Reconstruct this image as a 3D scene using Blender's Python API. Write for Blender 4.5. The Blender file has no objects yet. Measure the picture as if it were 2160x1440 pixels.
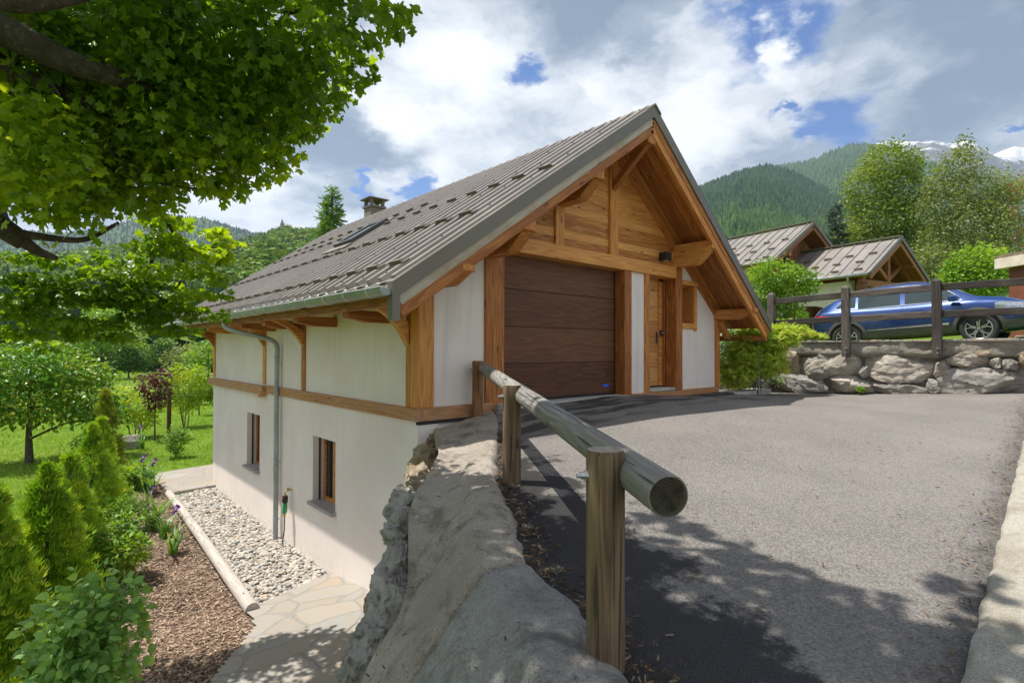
import bpy, bmesh, math, random
import numpy as np
from mathutils import Vector, Matrix, noise as mnoise

sc = bpy.context.scene
col = sc.collection
R = math.radians
rng = np.random.default_rng(7)
random.seed(7)

# ------------------------------------------------------------------ camera
CAM = np.array([-3.65307, -5.92, 0.73931])
FPX = 1147.706                      # focal length in pixels of the 2160 px wide photograph
PITCH, ROLL, YAW = R(0.83706), R(0.14574), R(41.39277)
FW = np.array([math.sin(YAW)*math.cos(PITCH), math.cos(YAW)*math.cos(PITCH), math.sin(PITCH)])
_r = np.array([math.cos(YAW), -math.sin(YAW), 0.0]); _u = np.cross(_r, FW)
RT = _r*math.cos(ROLL)+_u*math.sin(ROLL); UP = -_r*math.sin(ROLL)+_u*math.cos(ROLL)
cd = bpy.data.cameras.new('camera'); cam = bpy.data.objects.new('camera', cd); col.objects.link(cam)
cd.sensor_width = 36; cd.lens = FPX/60.0; cd.clip_start = 0.05; cd.clip_end = 20000
cam.matrix_world = Matrix(((RT[0], UP[0], -FW[0], CAM[0]), (RT[1], UP[1], -FW[1], CAM[1]), (RT[2], UP[2], -FW[2], CAM[2]), (0, 0, 0, 1)))
sc.camera = cam

def at(px, py, x=None, y=None, z=None, d=None, P=None, N=None):
    """a point of the place from where it is seen in the photograph and one known coordinate"""
    v = FW+RT*((px-1080)/FPX)-UP*((py-720)/FPX)
    if x is not None: t = (x-CAM[0])/v[0]
    elif y is not None: t = (y-CAM[1])/v[1]
    elif z is not None: t = (z-CAM[2])/v[2]
    elif d is not None: t = d
    else: t = np.dot(np.array(P)-CAM, N)/np.dot(v, N)
    return CAM+t*v
def dirpx(px, py):
    v = FW+RT*((px-1080)/FPX)-UP*((py-720)/FPX)
    return v/np.linalg.norm(v)

# ------------------------------------------------------------------ render settings, sun, world
sc.view_settings.view_transform = 'Standard'; sc.view_settings.look = 'None'
sc.view_settings.exposure = 0.66; sc.view_settings.gamma = 1.0; sc.view_settings.use_curve_mapping = False
sc.cycles.max_bounces = 8; sc.cycles.transparent_max_bounces = 8
SUNV = np.array([-0.27, 0.32, 1.0]); SUNV /= np.linalg.norm(SUNV)      # towards the sun
ELEV = math.asin(SUNV[2]); AZ = math.atan2(SUNV[0], SUNV[1])
sd = bpy.data.lights.new('sun', 'SUN'); sd.energy = 4.9; sd.angle = R(0.53); sd.color = (1.0, 0.95, 0.87)
so = bpy.data.objects.new('sun', sd); col.objects.link(so)
so.rotation_euler = Vector(SUNV).to_track_quat('Z', 'Y').to_euler(); so.location = (0, 0, 60)

world = bpy.data.worlds.new('World'); sc.world = world; world.use_nodes = True
nt = world.node_tree; nt.nodes.clear()
class NT:
    """small helper to write node trees"""
    def __init__(s, nt): s.nt = nt
    def n(s, typ, **kw):
        nd = s.nt.nodes.new(typ)
        for k, v in kw.items():
            if k.startswith('i_'):
                key = k[2:]
                key = int(key) if key.isdigit() else key.replace('_', ' ')
                s.set(nd.inputs[key], v)
            else: setattr(nd, k, v)
        return nd
    def set(s, inp, v):
        if isinstance(v, bpy.types.NodeSocket): s.nt.links.new(v, inp)
        else:
            if isinstance(v, tuple) and len(v) == 3 and inp.type == 'RGBA': v = (*v, 1)
            inp.default_value = v
    def math(s, op, a, b=0.0, c=0.0, clamp=False):
        nd = s.n('ShaderNodeMath', operation=op, use_clamp=clamp)
        s.set(nd.inputs[0], a); s.set(nd.inputs[1], b)
        if op in ('MULTIPLY_ADD', 'SMOOTH_MIN', 'SMOOTH_MAX'): s.set(nd.inputs[2], c)
        return nd.outputs[0]
    def vmath(s, op, a, b=(0, 0, 0)):
        nd = s.n('ShaderNodeVectorMath', operation=op); s.set(nd.inputs[0], a)
        if op == 'SCALE': s.set(nd.inputs['Scale'], b)
        else: s.set(nd.inputs[1], b)
        return nd.outputs['Value'] if op in ('DOT_PRODUCT', 'LENGTH', 'DISTANCE') else nd.outputs[0]
    def mix(s, f, a, b, mode='MIX'):
        nd = s.n('ShaderNodeMix', data_type='RGBA', blend_type=mode)
        s.set(nd.inputs[0], f); s.set(nd.inputs[6], a); s.set(nd.inputs[7], b)
        return nd.outputs[2]
    def ramp(s, f, stops, interp='LINEAR'):
        nd = s.n('ShaderNodeValToRGB'); cr = nd.color_ramp; cr.interpolation = interp
        while len(cr.elements) < len(stops): cr.elements.new(0.5)
        for e, (p, c) in zip(cr.elements, stops):
            e.position = p; e.color = (*c, 1) if not isinstance(c, (int, float)) else (c, c, c, 1)
        s.set(nd.inputs[0], f); return nd.outputs[0]
    def maprange(s, v, a, b, c=0.0, d=1.0, smooth=True):
        nd = s.n('ShaderNodeMapRange', interpolation_type='SMOOTHSTEP' if smooth else 'LINEAR')
        s.set(nd.inputs[0], v)
        for i, q in enumerate((a, b, c, d)): s.set(nd.inputs[i+1], q)
        return nd.outputs[0]
    def noise(s, vec, scale, detail=6, rough=0.55, dist=0.0, out='Fac'):
        nd = s.n('ShaderNodeTexNoise'); s.set(nd.inputs['Vector'], vec); nd.inputs['Scale'].default_value = scale
        nd.inputs['Detail'].default_value = detail; nd.inputs['Roughness'].default_value = rough; nd.inputs['Distortion'].default_value = dist
        return nd.outputs[out]
    def vor(s, vec, scale, feature='F1', rand=1.0, out='Distance'):
        nd = s.n('ShaderNodeTexVoronoi', feature=feature); s.set(nd.inputs['Vector'], vec)
        nd.inputs['Scale'].default_value = scale; nd.inputs['Randomness'].default_value = rand
        return nd.outputs[out]
    def mapping(s, vec, scale=(1, 1, 1), loc=(0, 0, 0), rot=(0, 0, 0)):
        nd = s.n('ShaderNodeMapping'); s.set(nd.inputs[0], vec)
        nd.inputs['Scale'].default_value = scale; nd.inputs['Location'].default_value = loc; nd.inputs['Rotation'].default_value = rot
        return nd.outputs[0]

w = NT(nt)
wo = w.n('ShaderNodeOutputWorld'); bg = w.n('ShaderNodeBackground')
sky = w.n('ShaderNodeTexSky', sky_type='NISHITA', sun_disc=False)
sky.sun_elevation = ELEV; sky.sun_rotation = AZ; sky.altitude = 1300; sky.air_density = 1.0; sky.dust_density = 0.5; sky.ozone_density = 2.0
SKYK = 0.102
bg.inputs[1].default_value = SKYK
D = w.n('ShaderNodeTexCoord').outputs['Generated']
sep = w.n('ShaderNodeSeparateXYZ'); w.set(sep.inputs[0], D)
zz = w.math('ADD', w.math('MAXIMUM', sep.outputs[2], 0.0), 0.22)
flat = w.vmath('DIVIDE', D, w.n('ShaderNodeCombineXYZ', i_0=zz, i_1=zz, i_2=zz).outputs[0])
warp = w.vmath('SCALE', w.vmath('SUBTRACT', w.noise(flat, 3.2, 7, 0.62, 0, 'Color'), (0.5, 0.5, 0.5)), 0.26)
DW = w.vmath('NORMALIZE', w.vmath('ADD', D, warp))
def spot(px, py, r, soft=0.6, dirn=None):
    """1 inside a blob of the sky around one direction, its edge frayed by the warp"""
    v = dirpx(px, py)
    dist = w.vmath('DISTANCE', DW, tuple(float(a) for a in v))
    rr = r/FPX
    return w.maprange(dist, rr*(1-soft), rr*(1+soft*0.4), 1.0, 0.0)
# broken cloud: mask of blue holes
holes = None
for px, py, r in ((1548, 95, 62), (1605, 28, 60), (1690, 45, 62), (1096, 138, 38), (1770, 235, 55), (1735, 275, 34), (880, 405, 44), (765, 388, 18), (1690, 200, 22), (2110, 300, 18), (-700, 300, 260), (3300, 200, 300), (700, -900, 300), (2100, -1100, 400)):
    s_ = spot(px, py, r)
    holes = s_ if holes is None else w.math('MAXIMUM', holes, s_)
puff = w.math('MAXIMUM', spot(1640, 80, 42), spot(1500, 150, 60))
holes = w.math('MULTIPLY', holes, w.math('SUBTRACT', 1.0, w.math('MULTIPLY', puff, 0.95)))
n1 = w.noise(w.vmath('ADD', flat, warp), 2.4, 9, 0.58)
n2 = w.noise(w.mapping(flat, (1, 1, 1), (3.1, 1.7, 0.4)), 1.1, 5, 0.5)
n3 = w.noise(w.mapping(w.vmath('ADD', flat, warp), (1, 1, 1), (7.1, 2.7, 1.4)), 6.0, 8, 0.6)
bright = w.math('ADD', w.math('MULTIPLY', n1, 0.60), w.math('ADD', w.math('MULTIPLY', n2, 0.24), w.math('MULTIPLY', n3, 0.27)))
for px, py, r, k in ((930, 150, 200, 0.10), (1230, 220, 190, 0.10), (1500, 250, 240, 0.08), (560, 430, 170, 0.16), (840, 440, 90, 0.1), (1370, 200, 150, 0.05), (800, 250, 55, 0.10), (1640, 80, 60, 0.16), (1850, 60, 120, 0.05), (1950, 240, 180, 0.04),
                     (1270, 80, 200, -0.12), (2090, 120, 280, -0.16), (690, 270, 160, -0.10), (2150, 20, 200, -0.08), (720, 330, 120, -0.09), (1130, 280, 90, -0.03), (1250, 20, 160, -0.06)):
    bright = w.math('ADD', bright, w.math('MULTIPLY', spot(px, py, r, 0.95), k))
cloud = w.ramp(w.maprange(bright, 0.41, 0.70, 0, 1, False), [(0.0, (1.25, 1.6, 2.2)), (0.30, (2.5, 2.85, 3.45)), (0.55, (4.9, 5.1, 5.4)), (0.8, (6.9, 6.9, 6.9)), (1.0, (8.0, 7.9, 7.7))])
blue = w.mix(1.0, sky.outputs[0], (0.02, 0.40, 0.92, 1), 'MULTIPLY')
full = w.mix(holes, cloud, blue)
w.set(bg.inputs[0], full); w.nt.links.new(bg.outputs[0], wo.inputs[0])

# ------------------------------------------------------------------ object helpers
def tag(o, label=None, cat=None, group=None, kind=None):
    if label: o['label'] = label
    if cat: o['category'] = cat
    if group: o['group'] = group
    if kind: o['kind'] = kind
    return o
def link(o, parent=None):
    col.objects.link(o)
    if parent is not None:
        o.parent = parent
        inv = Matrix.Identity(4); p = parent; chain = []
        while p is not None: chain.append(p); p = p.parent
        M = Matrix.Identity(4)
        for p in reversed(chain): M = M @ p.matrix_parent_inverse @ p.matrix_basis
        o.matrix_parent_inverse = M.inverted()
    return o
def empty(name, loc, label=None, cat=None, group=None, kind=None):
    o = bpy.data.objects.new(name, None); o.location = [float(a) for a in loc]; o.empty_display_size = 0.2
    link(o); return tag(o, label, cat, group, kind)
class MB:
    def __init__(s): s.v = []; s.f = []
    def poly(s, vs, fs):
        b = len(s.v); s.v += [tuple(float(c) for c in q) for q in vs]; s.f += [tuple(b+i for i in q) for q in fs]; return s
    def box(s, x0, x1, y0, y1, z0, z1):
        return s.poly([(x0, y0, z0), (x1, y0, z0), (x1, y1, z0), (x0, y1, z0), (x0, y0, z1), (x1, y0, z1), (x1, y1, z1), (x0, y1, z1)],
                      [(0, 3, 2, 1), (4, 5, 6, 7), (0, 1, 5, 4), (1, 2, 6, 5), (2, 3, 7, 6), (3, 0, 4, 7)])
    def obox(s, c, ax, ay, az):
        c, ax, ay, az = (np.array(q, float) for q in (c, ax, ay, az))
        vs = [c+sx*ax+sy*ay+sz*az for sz in (-1, 1) for sx, sy in ((-1, -1), (1, -1), (1, 1), (-1, 1))]
        return s.poly(vs, [(0, 3, 2, 1), (4, 5, 6, 7), (0, 1, 5, 4), (1, 2, 6, 5), (2, 3, 7, 6), (3, 0, 4, 7)])
    def bar(s, p0, p1, w_, h, up=(0, 0, 1)):
        p0, p1 = np.array(p0, float), np.array(p1, float); d = p1-p0; L = np.linalg.norm(d); d /= L
        sv = np.cross(d, np.array(up, float)); sv /= np.linalg.norm(sv); u2 = np.cross(sv, d)
        return s.obox((p0+p1)/2, d*L/2, sv*w_/2, u2*h/2)
    def prism(s, pts, vec):
        """closed outline (3-D points in one plane) pushed along vec"""
        n = len(pts); a = [np.array(p, float) for p in pts]; b = [p+np.array(vec, float) for p in a]
        return s.poly(a+b, [tuple(range(n))[::-1], tuple(range(n, 2*n))]+[(i, (i+1) % n, n+(i+1) % n, n+i) for i in range(n)])
    def tube(s, pts, rad, n=10, cap=True):
        pts = [np.array(p, float) for p in pts]; m = len(pts)
        if not hasattr(rad, '__len__'): rad = [rad]*m
        b = len(s.v); prev = None
        for i, p in enumerate(pts):
            t = pts[min(i+1, m-1)]-pts[max(i-1, 0)]; t = t/(np.linalg.norm(t)+1e-9)
            if prev is None:
                a = np.cross(t, (0, 0, 1.0)) if abs(t[2]) < 0.9 else np.cross(t, (1.0, 0, 0))
            else: a = prev-t*np.dot(prev, t)
            a /= np.linalg.norm(a); prev = a; c = np.cross(t, a)
            for k in range(n):
                th = 2*math.pi*k/n; s.v.append(tuple(p+rad[i]*(a*math.cos(th)+c*math.sin(th))))
        for i in range(m-1):
            for k in range(n):
                s.f.append((b+i*n+k, b+i*n+(k+1) % n, b+(i+1)*n+(k+1) % n, b+(i+1)*n+k))
        if cap:
            s.f.append(tuple(b+k for k in range(n))[::-1]); s.f.append(tuple(b+(m-1)*n+k for k in range(n)))
        return s
    def build(s, name, mat, parent=None, smooth=False, bevel=0, loc=None, auto=None):
        me = bpy.data.meshes.new(name); V = s.v
        o = bpy.data.objects.new(name, me)
        if loc is not None:
            V = [(a-loc[0], b-loc[1], c-loc[2]) for a, b, c in V]; o.location = [float(a) for a in loc]
        me.from_pydata(V, [], s.f)
        bm = bmesh.new(); bm.from_mesh(me); bmesh.ops.recalc_face_normals(bm, faces=bm.faces); bm.to_mesh(me); bm.free()
        if mat: me.materials.append(mat)
        link(o, parent)
        if smooth:
            me.polygons.foreach_set('use_smooth', [True]*len(me.polygons))
            if auto: me.set_sharp_from_angle(angle=R(auto))
        if bevel:
            md = o.modifiers.new('bevel', 'BEVEL'); md.width = bevel; md.segments = 1; md.limit_method = 'ANGLE'
        return o
def beam(name, p0, p1, w_, h, mat, parent=None, up=(0, 0, 1), bevel=0.006):
    """a timber with its own frame: local X runs along the grain"""
    p0, p1 = Vector([float(a) for a in p0]), Vector([float(a) for a in p1]); d = p1-p0; L = d.length; d.normalize()
    sv = d.cross(Vector(up)); sv.normalize(); u2 = sv.cross(d)
    m = MB(); m.box(-L/2, L/2, -w_/2, w_/2, -h/2, h/2)
    o = m.build(name, mat, None, bevel=bevel)
    M = Matrix.Identity(4); c = (p0+p1)/2
    for i in range(3): M[i][0] = d[i]; M[i][1] = sv[i]; M[i][2] = u2[i]; M[i][3] = c[i]
    o.matrix_basis = M
    if parent is not None:
        col.objects.unlink(o); link(o, parent)
    return o
def shaped(name, prof, o0, ax, az, vec, mat, parent=None, bevel=0.006):
    """a timber cut to an outline prof [(a, b)] in the plane ax/az at o0, thick along vec; grain along ax"""
    ax, az = np.array(ax, float), np.array(az, float); ay = np.array(vec, float); th = np.linalg.norm(ay); ay = ay/th
    m = MB(); m.prism([(a, 0, b) for a, b in prof], (0, th, 0)); o = m.build(name, mat, None, bevel=bevel)
    M = Matrix.Identity(4)
    for i in range(3): M[i][0] = ax[i]; M[i][1] = ay[i]; M[i][2] = az[i]; M[i][3] = o0[i]
    o.matrix_basis = M
    if parent is not None:
        col.objects.unlink(o); link(o, parent)
    return o
def npmesh(name, V, F, mat, parent=None, smooth=False, rnd=None, loc=None):
    V = np.asarray(V, np.float32); F = np.asarray(F, np.int32)
    if loc is not None: V = V-np.asarray(loc, np.float32)
    me = bpy.data.meshes.new(name); k = F.shape[1]
    me.vertices.add(len(V)); me.vertices.foreach_set('co', V.ravel())
    me.loops.add(F.size); me.loops.foreach_set('vertex_index', F.ravel())
    me.polygons.add(len(F)); me.polygons.foreach_set('loop_start', np.arange(0, F.size, k, dtype=np.int32))
    me.polygons.foreach_set('use_smooth', np.full(len(F), bool(smooth)))
    me.update(calc_edges=True)
    if rnd is not None:
        a = me.attributes.new('rnd', 'FLOAT', 'FACE'); a.data.foreach_set('value', np.asarray(rnd, np.float32))
    me.validate()
    if mat: me.materials.append(mat)
    o = bpy.data.objects.new(name, me)
    if loc is not None: o.location = [float(a) for a in loc]
    return link(o, parent)
def unit(a): return a/(np.linalg.norm(a, axis=-1, keepdims=True)+1e-9)
def frames(fwd, nrm):
    f = unit(fwd); s_ = unit(np.cross(nrm, f)); n = np.cross(f, s_)
    return np.stack([f, s_, n], axis=1)          # rows: local x, y, z
def scatter(TV, TF, pos, fr, scale):
    """copies of a small template merged into one pair of arrays"""
    TV = np.asarray(TV, float); TF = np.asarray(TF, int); n = len(pos)
    sc_ = np.asarray(scale, float); sc_ = sc_.reshape(n, 1, -1) if sc_.ndim > 1 else sc_.reshape(-1, 1, 1)
    V = np.einsum('nvi,nij->nvj', TV[None]*sc_*np.ones((n, 1, 1)), fr)+pos[:, None]
    F = TF[None]+(np.arange(n)*len(TV))[:, None, None]
    return V.reshape(-1, 3), F.reshape(-1, TF.shape[1])
def catm(pts, n=8):
    pts = [np.array(p, float) for p in pts]; P = [2*pts[0]-pts[1]]+pts+[2*pts[-1]-pts[-2]]; out = []
    for i in range(1, len(P)-2):
        for k in range(n):
            t = k/n; a, b, c, d = P[i-1], P[i], P[i+1], P[i+2]
            out.append(0.5*(2*b+(c-a)*t+(2*a-5*b+4*c-d)*t*t+(3*b-a-3*c+d)*t**3))
    out.append(pts[-1]); return out

# ------------------------------------------------------------------ materials
MATS = {}
def newmat(name):
    m = bpy.data.materials.new(name); m.use_nodes = True; t = m.node_tree; t.nodes.clear(); n = NT(t)
    out = n.n('ShaderNodeOutputMaterial'); b = n.n('ShaderNodeBsdfPrincipled'); t.links.new(b.outputs[0], out.inputs[0])
    MATS[name] = m; return m, n, b, out
def bump(n, b, h, strength=0.3, dist=0.01):
    bp = n.n('ShaderNodeBump'); bp.inputs['Strength'].default_value = strength; bp.inputs['Distance'].default_value = dist
    n.set(bp.inputs['Height'], h); n.set(b.inputs['Normal'], bp.outputs[0])
def ocoord(n): return n.n('ShaderNodeTexCoord').outputs['Object']
def wood(name, dark, mid, light, rough=0.6, knots=True, stretch=30, wear=None, bumpk=0.25, planks=None, wearscale=1.2, cracks=0.0):
    m, n, b, out = newmat(name); co = ocoord(n)
    oi = n.n('ShaderNodeObjectInfo').outputs['Random']
    off = n.n('ShaderNodeCombineXYZ', i_0=n.math('MULTIPLY', oi, 37.0), i_1=n.math('MULTIPLY', oi, 11.0), i_2=n.math('MULTIPLY', oi, 23.0)).outputs[0]
    c2 = n.vmath('ADD', co, off); prnd = oi
    if planks:                      # planks: (axis index, pitch): colour and grain shift from board to board
        sp = n.n('ShaderNodeSeparateXYZ'); n.set(sp.inputs[0], co)
        q = n.math('DIVIDE', n.math('ADD', sp.outputs[planks[0]], 50.0), planks[1]); idx = n.math('FLOOR', q); fr = n.math('FRACT', q)
        wn = n.n('ShaderNodeTexWhiteNoise', noise_dimensions='1D'); n.set(wn.inputs['W'], idx); prnd = wn.outputs[0]
        c2 = n.vmath('ADD', c2, n.n('ShaderNodeCombineXYZ', i_0=n.math('MULTIPLY', prnd, 31.0), i_1=n.math('MULTIPLY', prnd, 17.0), i_2=n.math('MULTIPLY', prnd, 9.0)).outputs[0])
    g = n.noise(n.mapping(c2, (1.0, stretch, stretch)), 2.2, 5, 0.6, 0.8)
    rings = n.math('FRACT', n.math('MULTIPLY', n.noise(n.mapping(c2, (0.55, 6.5, 6.5)), 1.0, 2, 0.5, 0.3), 9.0))
    ring = n.math('ABSOLUTE', n.math('SUBTRACT', rings, 0.5))
    f = n.math('ADD', n.math('MULTIPLY', g, 0.62), n.math('MULTIPLY', ring, 0.5))
    f = n.math('ADD', f, n.math('MULTIPLY', n.math('SUBTRACT', prnd, 0.5), 0.42))
    c = n.ramp(f, [(0.22, dark), (0.52, mid), (0.85, light)])
    if knots:
        kd = n.vor(n.mapping(c2, (1.9, 6.0, 6.0)), 1.0, 'F1', 1.0)
        kk = n.maprange(kd, 0.07, 0.14, 1.0, 0.0)
        c = n.mix(n.math('MULTIPLY', kk, 0.75), c, tuple(q*0.28 for q in dark))
    if wear is not None:
        wn_ = n.noise(c2, wearscale, 5, 0.6)
        c = n.mix(n.maprange(wn_, 0.48, 0.68, 0, 0.75), c, wear)
    h = f
    if cracks:
        ck = n.maprange(n.noise(n.mapping(c2, (1.6, 48, 48)), 1.0, 3, 0.5), 0.60, 0.68, 0, cracks); c = n.mix(ck, c, tuple(q*0.2 for q in dark)); h = n.math('SUBTRACT', f, n.math('MULTIPLY', ck, 1.5))
    if planks:
        e = n.math('MINIMUM', fr, n.math('SUBTRACT', 1.0, fr)); gap = n.maprange(e, 0.0, 0.035, 0.0, 1.0)
        c = n.mix(n.maprange(gap, 0, 1, 0.8, 0), c, tuple(q*0.15 for q in dark)); h = n.math('ADD', n.math('MULTIPLY', f, 0.25), gap)
    n.set(b.inputs['Base Color'], c); b.inputs['Roughness'].default_value = rough
    bump(n, b, h, bumpk, 0.006 if not planks else 0.01)
    return m
LARCH = wood('larch_timber', (0.29, 0.088, 0.016), (0.60, 0.235, 0.05), (0.78, 0.39, 0.11))
LARCHD = wood('larch_cladding', (0.34, 0.115, 0.02), (0.64, 0.27, 0.062), (0.80, 0.42, 0.125), planks=(2, 0.135), stretch=28, bumpk=0.4)
SOFFIT = wood('larch_soffit', (0.27, 0.085, 0.016), (0.52, 0.20, 0.045), (0.70, 0.32, 0.09), planks=(1, 0.16), bumpk=0.4)
DOORW = wood('door_larch', (0.42, 0.18, 0.05), (0.62, 0.31, 0.10), (0.74, 0.43, 0.17), planks=(2, 0.3), bumpk=0.1)
SILLW = wood('weathered_larch', (0.24, 0.095, 0.032), (0.43, 0.19, 0.075), (0.55, 0.31, 0.15), wear=(0.40, 0.28, 0.19))
VERGEW = wood('greyed_board', (0.30, 0.235, 0.17), (0.44, 0.37, 0.29), (0.55, 0.48, 0.40), wear=(0.33, 0.20, 0.10), wearscale=0.9)
WALNUT = wood('walnut_panel', (0.066, 0.023, 0.008), (0.135, 0.050, 0.019), (0.195, 0.083, 0.036), rough=0.65, knots=False, stretch=18, bumpk=0.05)
FENCEW = wood('dark_fence_wood', (0.025, 0.019, 0.016), (0.065, 0.052, 0.043), (0.17, 0.145, 0.125), rough=0.85, wear=(0.10, 0.085, 0.07), bumpk=0.6, cracks=0.7)
RAILW = wood('silver_log', (0.17, 0.155, 0.145), (0.33, 0.31, 0.29), (0.50, 0.48, 0.455), rough=0.92, stretch=36, bumpk=0.8, cracks=0.8, wear=(0.22, 0.195, 0.17), knots=True)
POSTW = wood('tanalised_log', (0.075, 0.045, 0.024), (0.18, 0.118, 0.066), (0.29, 0.205, 0.13), rough=0.9, stretch=32, bumpk=0.6, cracks=0.7, wear=(0.15, 0.115, 0.075))
POSTR = wood('rusty_brown_log', (0.09, 0.035, 0.012), (0.22, 0.095, 0.035), (0.33, 0.16, 0.07), rough=0.8, stretch=30, bumpk=0.5, cracks=0.5)
LOGPALE = wood('pale_garden_log', (0.30, 0.26, 0.23), (0.44, 0.39, 0.35), (0.55, 0.50, 0.45), rough=0.85, stretch=22, bumpk=0.3, cracks=0.6)
def endgrain(name, dark, light, rim):
    m, n, b, out = newmat(name); co = ocoord(n); s_ = n.n('ShaderNodeSeparateXYZ'); n.set(s_.inputs[0], co)
    y, z = n.math('ADD', s_.outputs[1], 0.012), n.math('SUBTRACT', s_.outputs[2], 0.008); r_ = n.math('SQRT', n.math('ADD', n.math('MULTIPLY', y, y), n.math('MULTIPLY', z, z)))
    rn = n.math('FRACT', n.math('MULTIPLY', n.math('ADD', r_, n.math('MULTIPLY', n.noise(co, 22, 3), 0.012)), 105.0)); an = n.math('ARCTAN2', z, y)
    crk = n.maprange(n.noise(n.n('ShaderNodeCombineXYZ', i_0=n.math('MULTIPLY', an, 2.2), i_1=n.math('MULTIPLY', r_, 6.0)).outputs[0], 2.0, 4), 0.60, 0.66, 0, 0.85); bl = n.noise(co, 26, 6, 0.65)
    c = n.mix(rn, dark, light); c = n.mix(n.maprange(bl, 0.42, 0.66, 0, 0.75), c, tuple(q*0.5 for q in dark)); c = n.mix(crk, c, (0.006, 0.005, 0.004)); c = n.mix(n.maprange(r_, 0.060, 0.069, 0, 0.7), c, rim)
    n.set(b.inputs['Base Color'], c); b.inputs['Roughness'].default_value = 0.92; bump(n, b, n.math('SUBTRACT', n.math('ADD', bl, n.math('MULTIPLY', rn, 0.3)), crk), 0.8, 0.006); return m
ENDW = endgrain('log_end', (0.022, 0.017, 0.010), (0.070, 0.056, 0.032), (0.085, 0.068, 0.045))
TOPW = endgrain('sawn_post_top', (0.30, 0.25, 0.19), (0.46, 0.39, 0.31), (0.36, 0.31, 0.24))
NBWOOD = wood('neighbour_larch', (0.16, 0.06, 0.02), (0.33, 0.13, 0.045), (0.45, 0.22, 0.085), planks=(0, 0.2), bumpk=0.3)
NBBEAM = wood('neighbour_beam', (0.15, 0.05, 0.018), (0.30, 0.11, 0.038), (0.42, 0.18, 0.07))

def simple(name, c, rough=0.5, metal=0.0, var=0.12, scale=6.0, bk=0.0, bscale=80.0, coat=0.0, c2=None, spec=0.5):
    m, n, b, out = newmat(name); co = ocoord(n)
    f = n.noise(co, scale, 6, 0.6)
    cc = n.mix(n.maprange(f, 0.3, 0.7), tuple(q*(1-var) for q in c), c2 if c2 else tuple(min(1, q*(1+var)) for q in c))
    n.set(b.inputs['Base Color'], cc); b.inputs['Metallic'].default_value = metal
    n.set(b.inputs['Roughness'], n.maprange(f, 0.2, 0.8, max(0.02, rough-0.07), rough+0.07)); b.inputs['Coat Weight'].default_value = coat
    b.inputs['Specular IOR Level'].default_value = spec
    if bk: bump(n, b, n.noise(co, bscale, 4, 0.6), bk, 0.004)
    return m
# render plaster
m, n, b, out = newmat('lime_plaster'); PLASTER = m; co = ocoord(n)
f = n.noise(co, 0.9, 6, 0.6); f2 = n.noise(n.mapping(co, (3, 3, 0.35)), 1.4, 5, 0.6)
c = n.mix(n.maprange(f, 0.35, 0.7), (0.80, 0.705, 0.65), (0.87, 0.785, 0.735)); c = n.mix(n.maprange(f2, 0.55, 0.8, 0, 0.35), c, (0.66, 0.545, 0.44))
sp = n.n('ShaderNodeSeparateXYZ'); n.set(sp.inputs[0], co)
splash = n.math('MULTIPLY', n.maprange(sp.outputs[2], -3.1, -2.55, 1, 0), n.maprange(n.noise(co, 7, 5), 0.42, 0.68, 0, 0.5))
c = n.mix(splash, c, (0.46, 0.40, 0.32))
drip = n.math('MULTIPLY', n.maprange(n.noise(n.mapping(co, (4, 16, 0.5)), 1.0, 4, 0.6), 0.55, 0.72, 0, 0.28), n.maprange(sp.outputs[2], -0.2, -2.6, 1, 0.25))
c = n.mix(drip, c, (0.55, 0.46, 0.38))
n.set(b.inputs['Base Color'], c); b.inputs['Roughness'].default_value = 0.92
bump(n, b, n.math('ADD', n.noise(co, 160, 3, 0.7), n.math('MULTIPLY', n.noise(co, 9, 4), 0.8)), 0.35, 0.006)
# painted metal of the roof
m, n, b, out = newmat('roof_sheet'); ROOF = m; co = ocoord(n)
f = n.noise(co, 1.3, 7, 0.65); f2 = n.noise(n.mapping(co, (0.5, 9, 0.5)), 2, 4)
c = n.mix(n.maprange(f, 0.35, 0.7), (0.235, 0.204, 0.182), (0.295, 0.26, 0.234)); c = n.mix(n.maprange(f2, 0.52, 0.75, 0, 0.4), c, (0.33, 0.30, 0.275))
n.set(b.inputs['Base Color'], c); b.inputs['Metallic'].default_value = 0.2; n.set(b.inputs['Roughness'], n.maprange(f, 0.3, 0.7, 0.38, 0.52))
FLASH = simple('roof_flashing', (0.185, 0.162, 0.13), 0.42, 0.3, 0.08, 2)
GUARD = simple('snow_guard_steel', (0.15, 0.115, 0.085), 0.55, 0.3, 0.3, 9)
ZINC = simple('zinc', (0.36, 0.385, 0.385), 0.55, 0.35, 0.14, 4)
ZINCD = simple('zinc_dull', (0.36, 0.375, 0.375), 0.45, 0.7, 0.15, 5)
STEEL = simple('bolt_steel', (0.42, 0.43, 0.43), 0.4, 0.9, 0.1)
BLACK = simple('black_plastic', (0.018, 0.018, 0.02), 0.45, 0, 0.2)
DGREY = simple('dark_grey_metal', (0.06, 0.063, 0.068), 0.45, 0.3, 0.1)
GREENP = simple('green_plastic', (0.03, 0.30, 0.10), 0.4, 0, 0.1)
BRASS = simple('brass', (0.55, 0.38, 0.14), 0.35, 0.9, 0.1)
YELLOWP = simple('yellow_plastic', (0.65, 0.5, 0.05), 0.4, 0, 0.1)
STICK = simple('blue_sticker', (0.02, 0.10, 0.55), 0.4, 0, 0.05)
WHITEP = simple('white_print', (0.75, 0.75, 0.78), 0.5, 0, 0.05)
STONESILL = simple('cast_stone_sill', (0.36, 0.335, 0.315), 0.8, 0, 0.12, 20, 0.3, 90)
CHIM = simple('chimney_render', (0.21, 0.175, 0.15), 0.9, 0, 0.1, 8, 0.3, 60)
THRESH = simple('threshold_stone', (0.46, 0.45, 0.41), 0.8, 0, 0.15, 8, 0.3, 60)
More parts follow.
